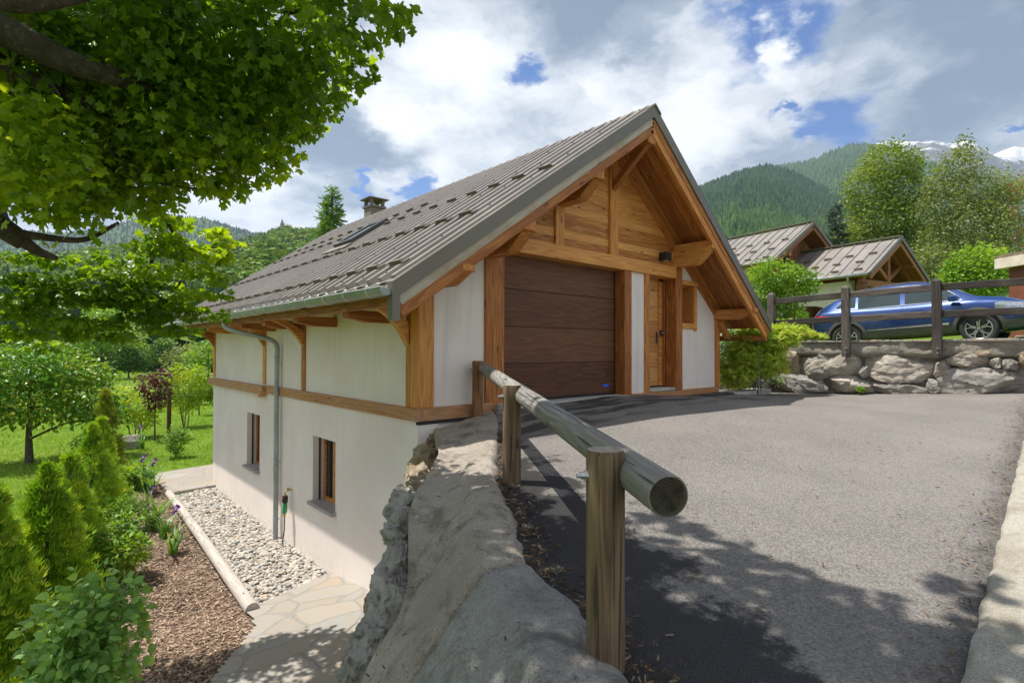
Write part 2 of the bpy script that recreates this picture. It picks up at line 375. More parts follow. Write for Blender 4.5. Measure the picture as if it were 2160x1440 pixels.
DAMP = simple('damp_course', (0.03, 0.03, 0.032), 0.8, 0, 0.2)
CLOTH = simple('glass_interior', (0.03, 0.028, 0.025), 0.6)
m, n, b, out = newmat('window_glass'); GLASS = m
b.inputs['Base Color'].default_value = (0.02, 0.028, 0.032, 1); b.inputs['Roughness'].default_value = 0.03; b.inputs['Specular IOR Level'].default_value = 0.8

# asphalt: fine chippings, worn grey-brown lane, damp dark edges
m, n, b, out = newmat('asphalt'); ASPH = m; co = ocoord(n)
vcol = n.n('ShaderNodeTexVoronoi', feature='F1'); n.set(vcol.inputs['Vector'], co); vcol.inputs['Scale'].default_value = 95
chip = vcol.outputs['Color']; chs = n.n('ShaderNodeSeparateColor'); n.set(chs.inputs[0], chip)
big = n.noise(co, 0.55, 6, 0.6); mid = n.noise(co, 3.2, 6, 0.65)
base = n.mix(n.maprange(big, 0.35, 0.68), (0.135, 0.122, 0.111), (0.200, 0.183, 0.167))
base = n.mix(n.maprange(mid, 0.45, 0.7, 0, 0.5), base, (0.182, 0.161, 0.143))
base = n.mix(n.math('MULTIPLY', n.maprange(chs.outputs[0], 0.0, 1.0), 0.5), base, (0.32, 0.297, 0.274))
base = n.mix(n.maprange(chs.outputs[1], 0.8, 0.86, 0, 0.35), base, (0.05, 0.045, 0.042))
sp = n.n('ShaderNodeSeparateXYZ'); n.set(sp.inputs[0], co)
edge = n.math('SUBTRACT', n.math('MULTIPLY', sp.outputs[0], 0.849), n.math('MULTIPLY', sp.outputs[1], 0.528))   # distance right of the log rail line
edge = n.math('SUBTRACT', edge, 0.70)
edge = n.math('ADD', edge, n.math('MULTIPLY', n.math('SUBTRACT', n.noise(co, 2.6, 8, 0.72), 0.5), 2.1))
damp = n.maprange(n.math('ADD', edge, n.math('MULTIPLY', n.math('ADD', sp.outputs[1], 3.5), 0.16)), 0.50, 0.72, 1, 0)
damp = n.math('MULTIPLY', damp, n.maprange(sp.outputs[1], -0.4, -1.3, 0.85, 1))
# damp streaks in front of the garage threshold
wet = n.noise(n.mapping(co, (0.55, 2.2, 1)), 1.6, 5, 0.6)
wet = n.math('MULTIPLY', n.maprange(wet, 0.44, 0.56), n.math('MULTIPLY', n.maprange(sp.outputs[1], -1.9, -1.2, 0, 1), n.maprange(sp.outputs[0], 5.5, 8.5, 1, 0)))
kerbw = n.math('ADD', n.math('SUBTRACT', n.math('MULTIPLY', sp.outputs[0], 0.060), sp.outputs[1]), n.math('MULTIPLY', n.noise(co, 5, 6, 0.7), 0.35))
kd = n.maprange(kerbw, 5.35, 5.75, 0, 0.8)
damp = n.math('MAXIMUM', n.math('MAXIMUM', damp, n.math('MULTIPLY', wet, 0.85)), kd)
base = n.mix(damp, base, n.mix(0.93, base, (0.014, 0.013, 0.014)))
n.set(b.inputs['Base Color'], base); n.set(b.inputs['Roughness'], n.math('SUBTRACT', 0.88, n.math('MULTIPLY', damp, 0.22)))
b.inputs['Specular IOR Level'].default_value = 0.35
bump(n, b, n.math('ADD', n.math('MULTIPLY', n.vor(co, 95), -1.0), n.math('MULTIPLY', n.noise(co, 30, 4), 0.6)), 0.9, 0.008)

def concrete(name, c1, c2, stain, rough=0.9):
    m, n, b, out = newmat(name); co = ocoord(n)
    f = n.noise(co, 1.6, 8, 0.65); g = n.noise(co, 45, 5, 0.7); s_ = n.noise(co, 3.5, 8, 0.72, 0.6); p = n.vor(co, 60); p2 = n.vor(n.vmath('ADD', co, n.vmath('SCALE', n.noise(co, 9, 3, 0.5, 0, 'Color'), 0.2)), 24)
    c = n.mix(n.maprange(f, 0.3, 0.7), c1, c2); c = n.mix(n.maprange(p2, 0.06, 0.16, 0.55, 0), c, tuple(q*0.55 for q in stain)); c = n.mix(n.maprange(g, 0.35, 0.75, 0, 0.5), c, tuple(q*0.72 for q in c1))
    c = n.mix(n.maprange(s_, 0.47, 0.68, 0, 0.8), c, stain); c = n.mix(n.maprange(p, 0.0, 0.25, 0.5, 0), c, tuple(q*0.4 for q in stain)); c = n.mix(n.maprange(n.noise(co, 110, 3, 0.6), 0.56, 0.66, 0, 0.6), c, tuple(q*0.5 for q in stain))
    n.set(b.inputs['Base Color'], c); b.inputs['Roughness'].default_value = rough
    bump(n, b, n.math('ADD', n.math('MULTIPLY', g, 1.0), n.math('ADD', n.math('MULTIPLY', s_, 0.8), n.math('MULTIPLY', n.noise(co, 110, 3), 0.9))), 1.0, 0.022); return m
CONC = concrete('mortar_capping', (0.42, 0.36, 0.295), (0.58, 0.51, 0.43), (0.14, 0.115, 0.088))
CONC2 = concrete('grey_concrete', (0.32, 0.305, 0.285), (0.45, 0.43, 0.40), (0.115, 0.105, 0.09))
KERBM = concrete('kerb_concrete', (0.46, 0.42, 0.34), (0.62, 0.585, 0.50), (0.33, 0.28, 0.20))
def rock(name, c1, c2, c3, scale=1.0):
    m, n, b, out = newmat(name); co = ocoord(n); oi = n.n('ShaderNodeObjectInfo').outputs['Random']
    co2 = n.vmath('ADD', co, n.n('ShaderNodeCombineXYZ', i_0=n.math('MULTIPLY', oi, 40), i_1=oi, i_2=n.math('MULTIPLY', oi, 13)).outputs[0])
    f = n.noise(co2, 2.2*scale, 9, 0.65, 0.5); g = n.noise(co2, 9*scale, 9, 0.7); s_ = n.noise(n.mapping(co2, (1, 1, 3)), 3*scale, 7, 0.6, 1.0)
    c = n.ramp(f, [(0.3, c1), (0.5, c2), (0.72, c3)]); c = n.mix(n.maprange(s_, 0.55, 0.72, 0, 0.6), c, tuple(q*0.5 for q in c1))
    veins = n.math('ABSOLUTE', n.math('SUBTRACT', n.noise(co2, 4*scale, 6, 0.6, 1.2), 0.5)); c = n.mix(n.maprange(veins, 0.0, 0.012, 0.6, 0), c, (0.5, 0.48, 0.44))
    c = n.mix(n.maprange(g, 0.3, 0.7, 0.35, 0), c, tuple(q*0.45 for q in c1))
    n.set(b.inputs['Base Color'], c); b.inputs['Roughness'].default_value = 0.88
    cr = n.vor(n.mapping(co2, (1, 1, 1.6)), 5*scale, 'F1')
    bump(n, b, n.math('ADD', n.math('MULTIPLY', g, 1.0), n.math('ADD', n.math('MULTIPLY', s_, 0.9), n.math('MULTIPLY', cr, 0.12))), 0.8, 0.035); return m
ROCKG = rock('grey_limestone', (0.19, 0.172, 0.152), (0.33, 0.305, 0.275), (0.46, 0.43, 0.39))
ROCKO = rock('ochre_limestone', (0.25, 0.17, 0.09), (0.38, 0.30, 0.20), (0.47, 0.42, 0.33))
ROCKB = rock('buff_boulder', (0.25, 0.215, 0.175), (0.44, 0.395, 0.335), (0.58, 0.53, 0.46))
MORTAR = rock('rubble_mortar', (0.20, 0.18, 0.15), (0.30, 0.27, 0.22), (0.38, 0.345, 0.28), 1.6)
# flagstones
m, n, b, out = newmat('flagstone'); FLAG = m; co = ocoord(n)
cw = n.vmath('ADD', co, n.vmath('SCALE', n.vmath('SUBTRACT', n.noise(co, 2.2, 3, 0.5, 0, 'Color'), (0.5, 0.5, 0.5)), 0.35))
cw = n.mapping(cw, (1.0, 1.3, 0.05))
vd = n.vor(cw, 1.6, 'DISTANCE_TO_EDGE'); vc = n.vor(cw, 1.6, 'F1', 1.0, 'Color'); vs = n.n('ShaderNodeSeparateColor'); n.set(vs.inputs[0], vc)
f = n.noise(co, 4, 8, 0.65, 0.8)
c = n.ramp(vs.outputs[0], [(0.0, (0.289, 0.265, 0.234)), (0.35, (0.32, 0.296, 0.262)), (0.6, (0.285, 0.276, 0.258)), (0.84, (0.328, 0.273, 0.213)), (1.0, (0.335, 0.316, 0.287))])
c = n.mix(n.maprange(f, 0.42, 0.7, 0, 0.5), c, (0.36, 0.27, 0.175)); j = n.maprange(vd, 0.015, 0.04, 0, 1)
c = n.mix(j, (0.261, 0.241, 0.213), c); n.set(b.inputs['Base Color'], c); b.inputs['Roughness'].default_value = 0.8
bump(n, b, n.math('ADD', j, n.math('MULTIPLY', f, 0.4)), 0.6, 0.015)
# soils and greens
m, n, b, out = newmat('bark_mulch_soil'); MULCH = m; co = ocoord(n); f = n.noise(co, 9, 8, 0.7); g = n.vor(n.mapping(co, (1, 1.8, 1)), 30, 'F1', 1, 'Color')
gs = n.n('ShaderNodeSeparateColor'); n.set(gs.inputs[0], g)
c = n.ramp(gs.outputs[0], [(0.0, (0.05, 0.032, 0.022)), (0.5, (0.15, 0.095, 0.062)), (1.0, (0.30, 0.205, 0.14))]); c = n.mix(n.maprange(f, 0.45, 0.68, 0, 0.7), c, (0.05, 0.034, 0.025))
n.set(b.inputs['Base Color'], c); b.inputs['Roughness'].default_value = 0.95; bump(n, b, n.math('ADD', gs.outputs[1], f), 0.9, 0.03)
m, n, b, out = newmat('lawn_green'); LAWN = m; co = ocoord(n); f = n.noise(co, 0.35, 6, 0.6); g = n.noise(co, 4.5, 8, 0.7)
c = n.ramp(f, [(0.3, (0.095, 0.17, 0.016)), (0.5, (0.145, 0.235, 0.022)), (0.72, (0.205, 0.275, 0.04))]); c = n.mix(n.maprange(g, 0.42, 0.72, 0, 0.55), c, (0.045, 0.10, 0.010))
n.set(b.inputs['Base Color'], c); b.inputs['Roughness'].default_value = 0.95; b.inputs['Specular IOR Level'].default_value = 0.1; bump(n, b, n.noise(co, 40, 4, 0.7), 0.9, 0.05)
m, n, b, out = newmat('valley_ground'); VALLEY = m; co = ocoord(n); f = n.noise(co, 0.03, 7, 0.6); g = n.noise(co, 0.5, 8, 0.7)
c = n.ramp(f, [(0.3, (0.075, 0.15, 0.018)), (0.5, (0.14, 0.20, 0.035)), (0.7, (0.20, 0.225, 0.06))]); c = n.mix(n.maprange(g, 0.4, 0.7, 0, 0.5), c, (0.06, 0.11, 0.018))
n.set(b.inputs['Base Color'], c); b.inputs['Roughness'].default_value = 0.95; b.inputs['Specular IOR Level'].default_value = 0.1
PEB = newmat('river_pebbles')[0]; n = NT(PEB.node_tree); b = [q for q in PEB.node_tree.nodes if q.type == 'BSDF_PRINCIPLED'][0]
rd = n.n('ShaderNodeAttribute', attribute_name='rnd').outputs['Fac']
c = n.ramp(rd, [(0.0, (0.22, 0.225, 0.22)), (0.25, (0.34, 0.325, 0.295)), (0.5, (0.44, 0.405, 0.35)), (0.75, (0.52, 0.48, 0.42)), (0.92, (0.40, 0.30, 0.20)), (1.0, (0.28, 0.285, 0.29))])
c = n.mix(n.maprange(n.noise(ocoord(n), 40, 5, 0.65), 0.4, 0.7, 0, 0.35), c, (0.30, 0.28, 0.25)); n.set(b.inputs['Base Color'], c); b.inputs['Roughness'].default_value = 0.7

def leafmat(name, c1, c2, c3, trans=0.35, rough=0.45, tint=1.5, spec=0.4):
    m, n, b, out = newmat(name); rd = n.n('ShaderNodeAttribute', attribute_name='rnd').outputs['Fac']
    c = n.ramp(rd, [(0.0, c1), (0.5, c2), (1.0, c3)])
    n.set(b.inputs['Base Color'], c); b.inputs['Roughness'].default_value = rough; b.inputs['Specular IOR Level'].default_value = spec
    t = n.n('ShaderNodeBsdfTranslucent'); n.set(t.inputs[0], n.mix(1.0, c, (tint*1.15, tint*1.05, 0.35*tint, 1), 'MULTIPLY'))
    mx = n.n('ShaderNodeMixShader'); mx.inputs[0].default_value = trans
    m.node_tree.links.new(b.outputs[0], mx.inputs[1]); m.node_tree.links.new(t.outputs[0], mx.inputs[2]); m.node_tree.links.new(mx.outputs[0], out.inputs[0]); return m
L_MAPLE = leafmat('maple_leaf', (0.0848, 0.17, 0.009528), (0.159, 0.2772, 0.0127), (0.3179, 0.4115, 0.01984), 0.46, 0.38, 1.8)
L_CHERRY = leafmat('cherry_leaf', (0.05313, 0.1642, 0.01449), (0.09741, 0.2608, 0.02029), (0.3542, 0.3864, 0.04347), 0.3, 0.35)
L_THUJA = leafmat('thuja_leaf', (0.1377, 0.2892, 0.01836), (0.2907, 0.4819, 0.02754), (0.5814, 0.6472, 0.05508), 0.25, 0.6)
L_THUJAG = leafmat('golden_thuja_leaf', (0.1406, 0.211, 0.01875), (0.2656, 0.3281, 0.03125), (0.4375, 0.4219, 0.0625), 0.25, 0.6)
L_LILAC = leafmat('lilac_leaf', (0.1669, 0.3112, 0.08284), (0.2838, 0.4735, 0.1159), (0.5005, 0.6764, 0.1492), 0.33, 0.42)
L_SHRUB = leafmat('shrub_leaf', (0.08085, 0.1842, 0.01725), (0.1617, 0.3117, 0.02464), (0.3087, 0.425, 0.04928), 0.35)
L_LIME = leafmat('lime_leaf', (0.1638, 0.2838, 0.01512), (0.2898, 0.4092, 0.021), (0.441, 0.4752, 0.042), 0.4)
L_DARK = leafmat('dark_leaf', (0.035, 0.098, 0.0168), (0.07, 0.161, 0.0252), (0.14, 0.238, 0.042), 0.3)
L_PURPLE = leafmat('purple_leaf', (0.0525, 0.015, 0.021), (0.1125, 0.03, 0.039), (0.195, 0.0675, 0.06), 0.3, 0.4, 1.2)
L_BIRCH = leafmat('birch_leaf', (0.1013, 0.1688, 0.0297), (0.1755, 0.2497, 0.0459), (0.27, 0.3307, 0.081), 0.35)
L_BIRCHG = leafmat('grey_green_leaf', (0.117, 0.1625, 0.0546), (0.1885, 0.2405, 0.078), (0.273, 0.3185, 0.1235), 0.33)
L_LARCHT = leafmat('larch_needle', (0.078, 0.169, 0.0325), (0.13, 0.247, 0.0455), (0.221, 0.325, 0.078), 0.25, 0.6)
L_SPRUCE = leafmat('spruce_needle', (0.024, 0.054, 0.0312), (0.0456, 0.084, 0.048), (0.078, 0.12, 0.072), 0.12, 0.6, 1.0)
L_HEATH = leafmat('heather_leaf', (0.2156, 0.3343, 0.03375), (0.3665, 0.4797, 0.05063), (0.5391, 0.5813, 0.1013), 0.25)
L_IRIS = leafmat('iris_leaf', (0.084, 0.196, 0.042), (0.14, 0.28, 0.063), (0.238, 0.378, 0.084), 0.3, 0.45)
L_PETAL = leafmat('iris_petal', (0.108, 0.036, 0.24), (0.204, 0.072, 0.42), (0.324, 0.156, 0.576), 0.3, 0.5, 1.0)
L_GRASS = leafmat('grass_blade', (0.104, 0.2329, 0.01134), (0.193, 0.3648, 0.0189), (0.3119, 0.4657, 0.03308), 0.35, 0.6, 1.4, 0.2)
L_RUST = leafmat('rust_leaf', (0.176, 0.066, 0.022), (0.264, 0.11, 0.033), (0.33, 0.176, 0.055), 0.3)
L_WOODB = leafmat('far_broadleaf', (0.075, 0.1576, 0.018), (0.1424, 0.2476, 0.03), (0.255, 0.3374, 0.06), 0.2, 0.7, 1.2, 0.2)
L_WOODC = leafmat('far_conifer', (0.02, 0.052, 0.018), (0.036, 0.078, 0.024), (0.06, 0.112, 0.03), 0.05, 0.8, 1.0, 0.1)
L_WOODL = leafmat('far_larch', (0.045, 0.095, 0.022), (0.068, 0.13, 0.026), (0.11, 0.175, 0.04), 0.08, 0.8, 1.0, 0.1)
L_CHIP = leafmat('wood_chip', (0.1, 0.0625, 0.04125), (0.275, 0.1812, 0.125), (0.525, 0.4125, 0.3125), 0.0, 0.9, 1.0, 0.2)
L_LITTER = leafmat('dry_litter', (0.05, 0.028, 0.016), (0.13, 0.07, 0.035), (0.3, 0.22, 0.14), 0.05, 0.9, 1.0, 0.2)
m, n, b, out = newmat('bark'); BARK = m; co = ocoord(n); f = n.noise(n.mapping(co, (1, 1, 0.5)), 9, 8, 0.7, 0.5); g = n.noise(co, 26, 6, 0.7)
c = n.ramp(f, [(0.3, (0.035, 0.026, 0.018)), (0.55, (0.11, 0.085, 0.06)), (0.75, (0.20, 0.165, 0.125))]); c = n.mix(n.maprange(g, 0.58, 0.68, 0, 0.75), c, (0.30, 0.29, 0.25))
n.set(b.inputs['Base Color'], c); b.inputs['Roughness'].default_value = 0.95; bump(n, b, n.math('ADD', f, n.math('MULTIPLY', g, 0.6)), 1.0, 0.05)
TWIG = simple('twig_bark', (0.12, 0.085, 0.055), 0.9, 0, 0.35, 12)
BIRCHB = simple('birch_bark', (0.42, 0.40, 0.36), 0.8, 0, 0.3, 8)

# ------------------------------------------------------------------ terrain
CP = np.array([(-2.0, -4.6, -.47), (-.74, -2.6, -.335), (.8, -.14, -.205), (1.4, -.1, -.12), (3, 0, -.065), (4.4, -.1, -.065), (5.1, -2.3, -.11), (6, -.1, -.17), (7.66, -.1, -.205), (8.5, -1.7, -.265),
               (9.75, -1, -.26), (9.75, -3, -.14), (9.75, -4.7, -.03), (9.75, -7, .10), (-1, -5.5, -.53), (2.5, -5.3, -.38), (4, -5.2, -.30), (7, -6, -.12), (-3.6, -6, -.56), (-3.5, -9, -.5), (4, -10, -.1), (9, -11, .2), (8.6, 1.5, -.3), (.3, -.9, -.24), (12, -12, .3)])
def _tps(r): return np.where(r > 0, r*r*np.log(r+1e-9), 0)
_n = len(CP); _A = np.zeros((_n+3, _n+3)); _A[:_n, :_n] = _tps(np.linalg.norm(CP[:, None, :2]-CP[None, :, :2], axis=2))+np.eye(_n)*0.3
_A[:_n, _n] = 1; _A[:_n, _n+1:] = CP[:, :2]; _A[_n:, :_n] = _A[:_n, _n:].T
_w = np.linalg.solve(_A, np.concatenate([CP[:, 2], [0, 0, 0]]))
def zdrive(x, y):
    x, y = np.asarray(x, float), np.asarray(y, float); q = np.stack([x, y], -1)
    return (_tps(np.linalg.norm(q[..., None, :]-CP[:, :2], axis=-1))@_w[:_n])+_w[_n]+_w[_n+1]*x+_w[_n+2]*y
def zlow(x, y):
    """lower garden"""
    x, y = np.asarray(x, float), np.asarray(y, float)
    return -2.93+0.03*np.sin(x*0.9+1)*np.cos(y*0.5)-0.0025*np.clip(y-14, 0, 60)+0.27*np.clip((2.6-y)/2.4, 0, 1)+0.05*np.clip((x+1)*0.6, 0, 3)*np.clip((y-12)/10, 0, 1)
def zup(x, y):
    """the neighbours' higher ground right of the driveway"""
    x, y = np.asarray(x, float), np.asarray(y, float)
    return 0.84+np.clip(x-10.4, 0, 3)*-0.012-0.055*(y+2.4)*np.clip((x-10)/2, 0, 1)*np.clip(1-(x-15)/6, 0, 1)+np.clip(x-16, 0, 60)*0.06
def grid(xs, ys, zf, keep=None):
    X, Y = np.meshgrid(xs, ys, indexing='ij'); Z = zf(X, Y); V = np.stack([X, Y, Z], -1).reshape(-1, 3); nx, ny = len(xs), len(ys)
    I = np.arange(nx*ny).reshape(nx, ny); F = np.stack([I[:-1, :-1], I[1:, :-1], I[1:, 1:], I[:-1, 1:]], -1).reshape(-1, 4)
    if keep is not None: F = F[keep(V[F].mean(1))]
    return V, F
LP = [(at(a, b_, z=z)) for a, b_, z in [(925, 957, -.27), (897, 1009, -.36), (877, 1037, -.42), (861, 1085, -.50), (861, 1166, -.62), (861, 1222, -.70), (841, 1299, -.85), (789, 1376, -.98), (760, 1440, -1.05)]]
LPX = [np.array([0.15, -0.12, -0.27]), np.array([-0.12, -0.62, -0.27])]+LP+[np.array([-2.95, -4.4, -1.1]), np.array([-3.6, -5.6, -1.1]), np.array([-4.4, -7, -1.1])]
RPX = [np.array([1.25, -0.06, -.2]), np.array([0.82, -0.62, -.24])]+[np.array([*at(a, b_, z=-.33)[:2], 0]) for a, b_ in [(1054, 945), (1054, 975), (1054, 1017)]]+[np.array([*at(a, b_, z=z)[:2], 0]) for a, b_, z in [(1087, 1073, -.36), (1103, 1118, -.40), (1119, 1182, -.42), (1163, 1235, -.45), (1232, 1287, -.45), (1345, 1440, -.48)]]+[np.array([-2.2, -5.3, 0]), np.array([-2.7, -6.0, 0]), np.array([-3.4, -7.2, 0])]
def resample(P, n):
    P = np.array(P); d = np.concatenate([[0], np.cumsum(np.linalg.norm(np.diff(P[:, :2], axis=0), axis=1))]); t = np.linspace(0, d[-1], n); return np.stack([np.interp(t, d, P[:, k]) for k in range(3)], 1)
NS = 300
Ls, Rs = resample(LPX, NS), resample(RPX, NS)
def leftof(p):        # >0 : on the driveway side of the log rail line
    return (p[:, 0]-(-2.02))*0.849-(p[:, 1]+4.6)*0.528
def right_of_cap(c):
    out_ = np.full(len(c), -9.0)
    for k in range(0, len(c), 4000):
        q = c[k:k+4000, :2]; d = np.linalg.norm(q[:, None]-Rs[None, :, :2], axis=2); j = d.argmin(1); tg = Rs[np.minimum(j+1, NS-1), :2]-Rs[np.maximum(j-1, 0), :2]; r_ = q-Rs[j, :2]
        out_[k:k+4000] = (tg[:, 1]*r_[:, 0]-tg[:, 0]*r_[:, 1])*-1/np.linalg.norm(tg, axis=1)
    return out_
V, F = grid(np.arange(-5, 10.3, 0.08), np.arange(-14, 3.1, 0.08), lambda x, y: zdrive(x, y)+0.006*np.sin(x*3.1)*np.sin(y*2.7),
            lambda c: (leftof(c) > -2.5) & (right_of_cap(c) > -0.07) & ~((c[:, 1] > 0.25) & (c[:, 0] < 7.3)))
tag(npmesh('driveway', V, F, ASPH, smooth=True), kind='structure')
# one ground sheet to the horizon
xs = np.concatenate([-np.geomspace(5600, 60, 12), np.arange(-50, 60, 1.5), np.geomspace(62, 7000, 12)]); ys = np.concatenate([-np.geomspace(3000, 30, 10), np.arange(-26, 110, 1.5), np.geomspace(114, 7000, 12)])
def zground(x, y):
    z = zlow(x, y)-0.06
    z = np.where((x > 11) & (y > -30), np.minimum(z, z), z); return z-np.where(np.hypot(x, y) > 120, 0.004*(np.hypot(x, y)-120).clip(0, 200), 0)
V, F = grid(xs, ys, zground); tag(npmesh('ground', V, F, VALLEY, smooth=True), kind='structure')
V, F = grid(np.arange(-22, 9.0, 0.5), np.arange(-14, 46.1, 0.5), lambda x, y: zlow(x, y)-0.02-0.05*((x > -5) & (y < 11)), lambda c: ~((c[:, 0] > -0.2) & (c[:, 1] < 10.6)))
tag(npmesh('lawn', V, F, LAWN, smooth=True), kind='structure')
V, F = grid(np.concatenate([np.arange(10.06, 16, 0.25), np.arange(16, 100, 4)]), np.concatenate([np.arange(-40, -8, 4), np.arange(-8, 6, 0.25), np.arange(6, 19, 3)]), zup)
tag(npmesh('upper_lawn', V, F, LAWN, smooth=True), kind='structure')

# mulch bed, pebble strip, flagstone paving of the lower garden
LOGA, LOGB = np.array([-1.09, 9.75, -2.82]), np.array([-1.37, 1.98, -2.80])
def patch(name, outline, zf, mat, step=0.16, dz=0.0):
    xs_ = [p[0] for p in outline]; ys_ = [p[1] for p in outline]; P = np.array(outline)
    def inside(c):
        r = np.zeros(len(c), bool); j = len(P)-1
        for i in range(len(P)):
            xi, yi, xj, yj = *P[i], *P[j]
            r ^= ((yi > c[:, 1]) != (yj > c[:, 1])) & (c[:, 0] < (xj-xi)*(c[:, 1]-yi)/(yj-yi+1e-12)+xi); j = i
        return r
    V, F = grid(np.arange(min(xs_)-step, max(xs_)+step, step), np.arange(min(ys_)-step, max(ys_)+step, step), lambda x, y: zf(x, y)+dz, inside)
    return npmesh(name, V, F, mat, smooth=True), inside
BED = [(-1.06, 10.6), (-1.25, 6), (-1.28, 1.95), (-1.28, 1.2), (-1.95, .2), (-2.6, -1.0), (-3.4, -2.4), (-5.2, -2.4), (-5.0, 2), (-4.0, 6), (-3.2, 10), (-2.4, 14.5), (-1.6, 16), (-1.5, 13)]
o, in_bed = patch('mulch_bed', BED, lambda x, y: zlow(x, y)+0.03*np.sin(x*4)*np.sin(y*3), MULCH, 0.08, 0.022); tag(o, kind='structure')
PEBO = [(0.05, 10.0), (-1.05, 9.8), (-1.33, 2.0), (0.05, 2.62)]
o, in_peb = patch('pebble_bed', PEBO, zlow, MULCH, 0.08, -0.005); tag(o, kind='structure')
PATHO = [(0.15, 2.72), (-1.42, 2.05), (-1.5, 1.4), (-2.25, .3), (-3.0, -0.9), (-3.7, -2.5), (-1.6, -2.5), (0.1, 0.1)]
def zpath(x, y): return zlow(x, y)+0.065
o, _ = patch('stone_path', PATHO, zpath, FLAG, 0.05); tag(o, kind='structure')
m_ = MB(); m_.prism([(0.4, 10.05, -2.98), (-1.05, 9.85, -2.98), (-1.12, 11.9, -2.98), (-0.9, 12.6, -2.98), (2.5, 13.2, -2.98), (2.5, 10.6, -2.98)], (0, 0, 0.15))
tag(m_.build('stone_terrace', FLAG, bevel=0.01), kind='structure')

# kerb on the right of the driveway
KA, KB = np.array([-3.2, -5.63]), np.array([9.6, -4.83])
m_ = MB(); V0 = []
kn = 120
for i in range(kn+1):
    t = i/kn; p = KA+(KB-KA)*t; jit = 0.018*mnoise.noise((p[0]*5, 0, 0))+0.01*mnoise.noise((p[0]*17, 3, 0)); z = float(zdrive(p[0], p[1]))
    V0 += [(p[0], p[1]+jit, z-0.25), (p[0], p[1]+jit, z+0.035), (p[0], p[1]-0.03+jit, z+0.06), (p[0], p[1]-0.55, z+0.075+0.01*mnoise.noise((p[0]*3, 2, 0))), (p[0], p[1]-0.9, z+0.07), (p[0], p[1]-0.9, z-0.25)]
m_.poly(V0, [(i*6+k, (i+1)*6+k, (i+1)*6+k+1, i*6+k+1) for i in range(kn) for k in range(5)])
tag(m_.build('kerb', KERBM, smooth=True, auto=50), kind='structure')
m_ = MB(); m_.box(7.55, 9.2, -0.42, 0.05, -0.4, -0.165); tag(m_.build('drain_apron', THRESH, bevel=0.01), kind='structure')
o = m_ = MB()
for i in range(14): m_.box(6.45+i*0.075, 6.5+i*0.075, -0.36, -0.24, -0.26, -0.155)
m_.box(6.42, 7.5, -0.37, -0.355, -0.26, -0.153); m_.box(6.42, 7.5, -0.245, -0.23, -0.26, -0.153)
tag(m_.build('drain_grate', DGREY), 'dark slotted drain grate in the asphalt before the wooden door', 'drain')

# ------------------------------------------------------------------ the chalet garage
house = empty('chalet_house', (3.7, 5.0, -3.0), 'large white plastered timber chalet with brown garage door and ribbed metal roof', 'house')
RX, RZ = 3.9, 4.67; YF, YB = -0.85, 11.75; EX, ER = -0.74, 8.22
SLL, SLR = 0.6907, 0.783
zL = lambda x: RZ-SLL*(RX-x)
zR = lambda x: RZ-SLR*(x-RX)
zT = lambda x: zL(x) if x < RX else zR(x)
# plastered walls: side wall with two window openings
WN = [(2.48, 3.41, -1.87, -0.75), (6.34, 7.25, -1.86, -0.68)]
def holed(u0, u1, v0, v1, holes, fn, depth):
    m = MB(); us = sorted({u0, u1, *[h[0] for h in holes], *[h[1] for h in holes]}); vs = sorted({v0, v1, *[h[2] for h in holes], *[h[3] for h in holes]})
    for a, b_ in zip(us[:-1], us[1:]):
        for c, d in zip(vs[:-1], vs[1:]):
            if any(h[0] <= a and b_ <= h[1] and h[2] <= c and d <= h[3] for h in holes): continue
            m.poly([fn(a, c, 0), fn(b_, c, 0), fn(b_, d, 0), fn(a, d, 0)], [(0, 1, 2, 3)])
    for h in holes:
        for (a, c), (b_, d) in (((h[0], h[2]), (h[1], h[2])), ((h[1], h[2]), (h[1], h[3])), ((h[1], h[3]), (h[0], h[3])), ((h[0], h[3]), (h[0], h[2]))):
            m.poly([fn(a, c, 0), fn(b_, d, 0), fn(b_, d, depth), fn(a, c, depth)], [(0, 1, 2, 3)])
    return m
o = holed(0.0, 10.32, -3.2, 1.55, WN, lambda u, v, d: (d, u, v), 0.30).build('side_wall', PLASTER, house)
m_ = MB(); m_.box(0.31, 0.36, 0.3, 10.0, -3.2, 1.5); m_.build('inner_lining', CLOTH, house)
zs = lambda x: zT(x)-0.30
# gable walls: plaster panels in the timber frame (set 15 mm back from the timbers)
def panel(pts, y0=0.02, y1=0.22): 
    m = MB(); m.prism([(x, y0, z) for x, z in pts], (0, y1-y0, 0)); return m
g = MB()
for pts in ([(0.02, -0.12), (1.38, -0.12), (1.38, zs(1.38)), (0.02, zs(0.02))], [(4.22, -0.12), (4.9, -0.12), (4.9, 2.2), (4.22, 2.2)],
            [(5.86, -0.12), (6.06, -0.12), (6.06, zs(6.06)), (5.86, zs(5.86))], [(6.06, -0.12), (6.60, -0.12), (6.60, 1.22), (6.06, 1.22)],
            [(6.06, 2.10), (6.60, 2.10), (6.60, zs(6.60)), (6.06, zs(6.06))], [(6.60, -0.12), (7.43, -0.12), (7.43, zs(7.43)), (6.60, zs(6.60))]):
    b2 = panel(pts); g.poly(b2.v, b2.f)
b2 = panel([(0.3, -3.2), (7.43, -3.2), (7.43, -0.122), (0.3, -0.122)], 0.03, 0.25); g.poly(b2.v, b2.f)
b2 = panel([(0.002, -3.2), (0.3, -3.2), (0.3, -0.122), (0.002, -0.122)], 0.0, 0.25); g.poly(b2.v, b2.f)
g.build('gable_wall', PLASTER, house)
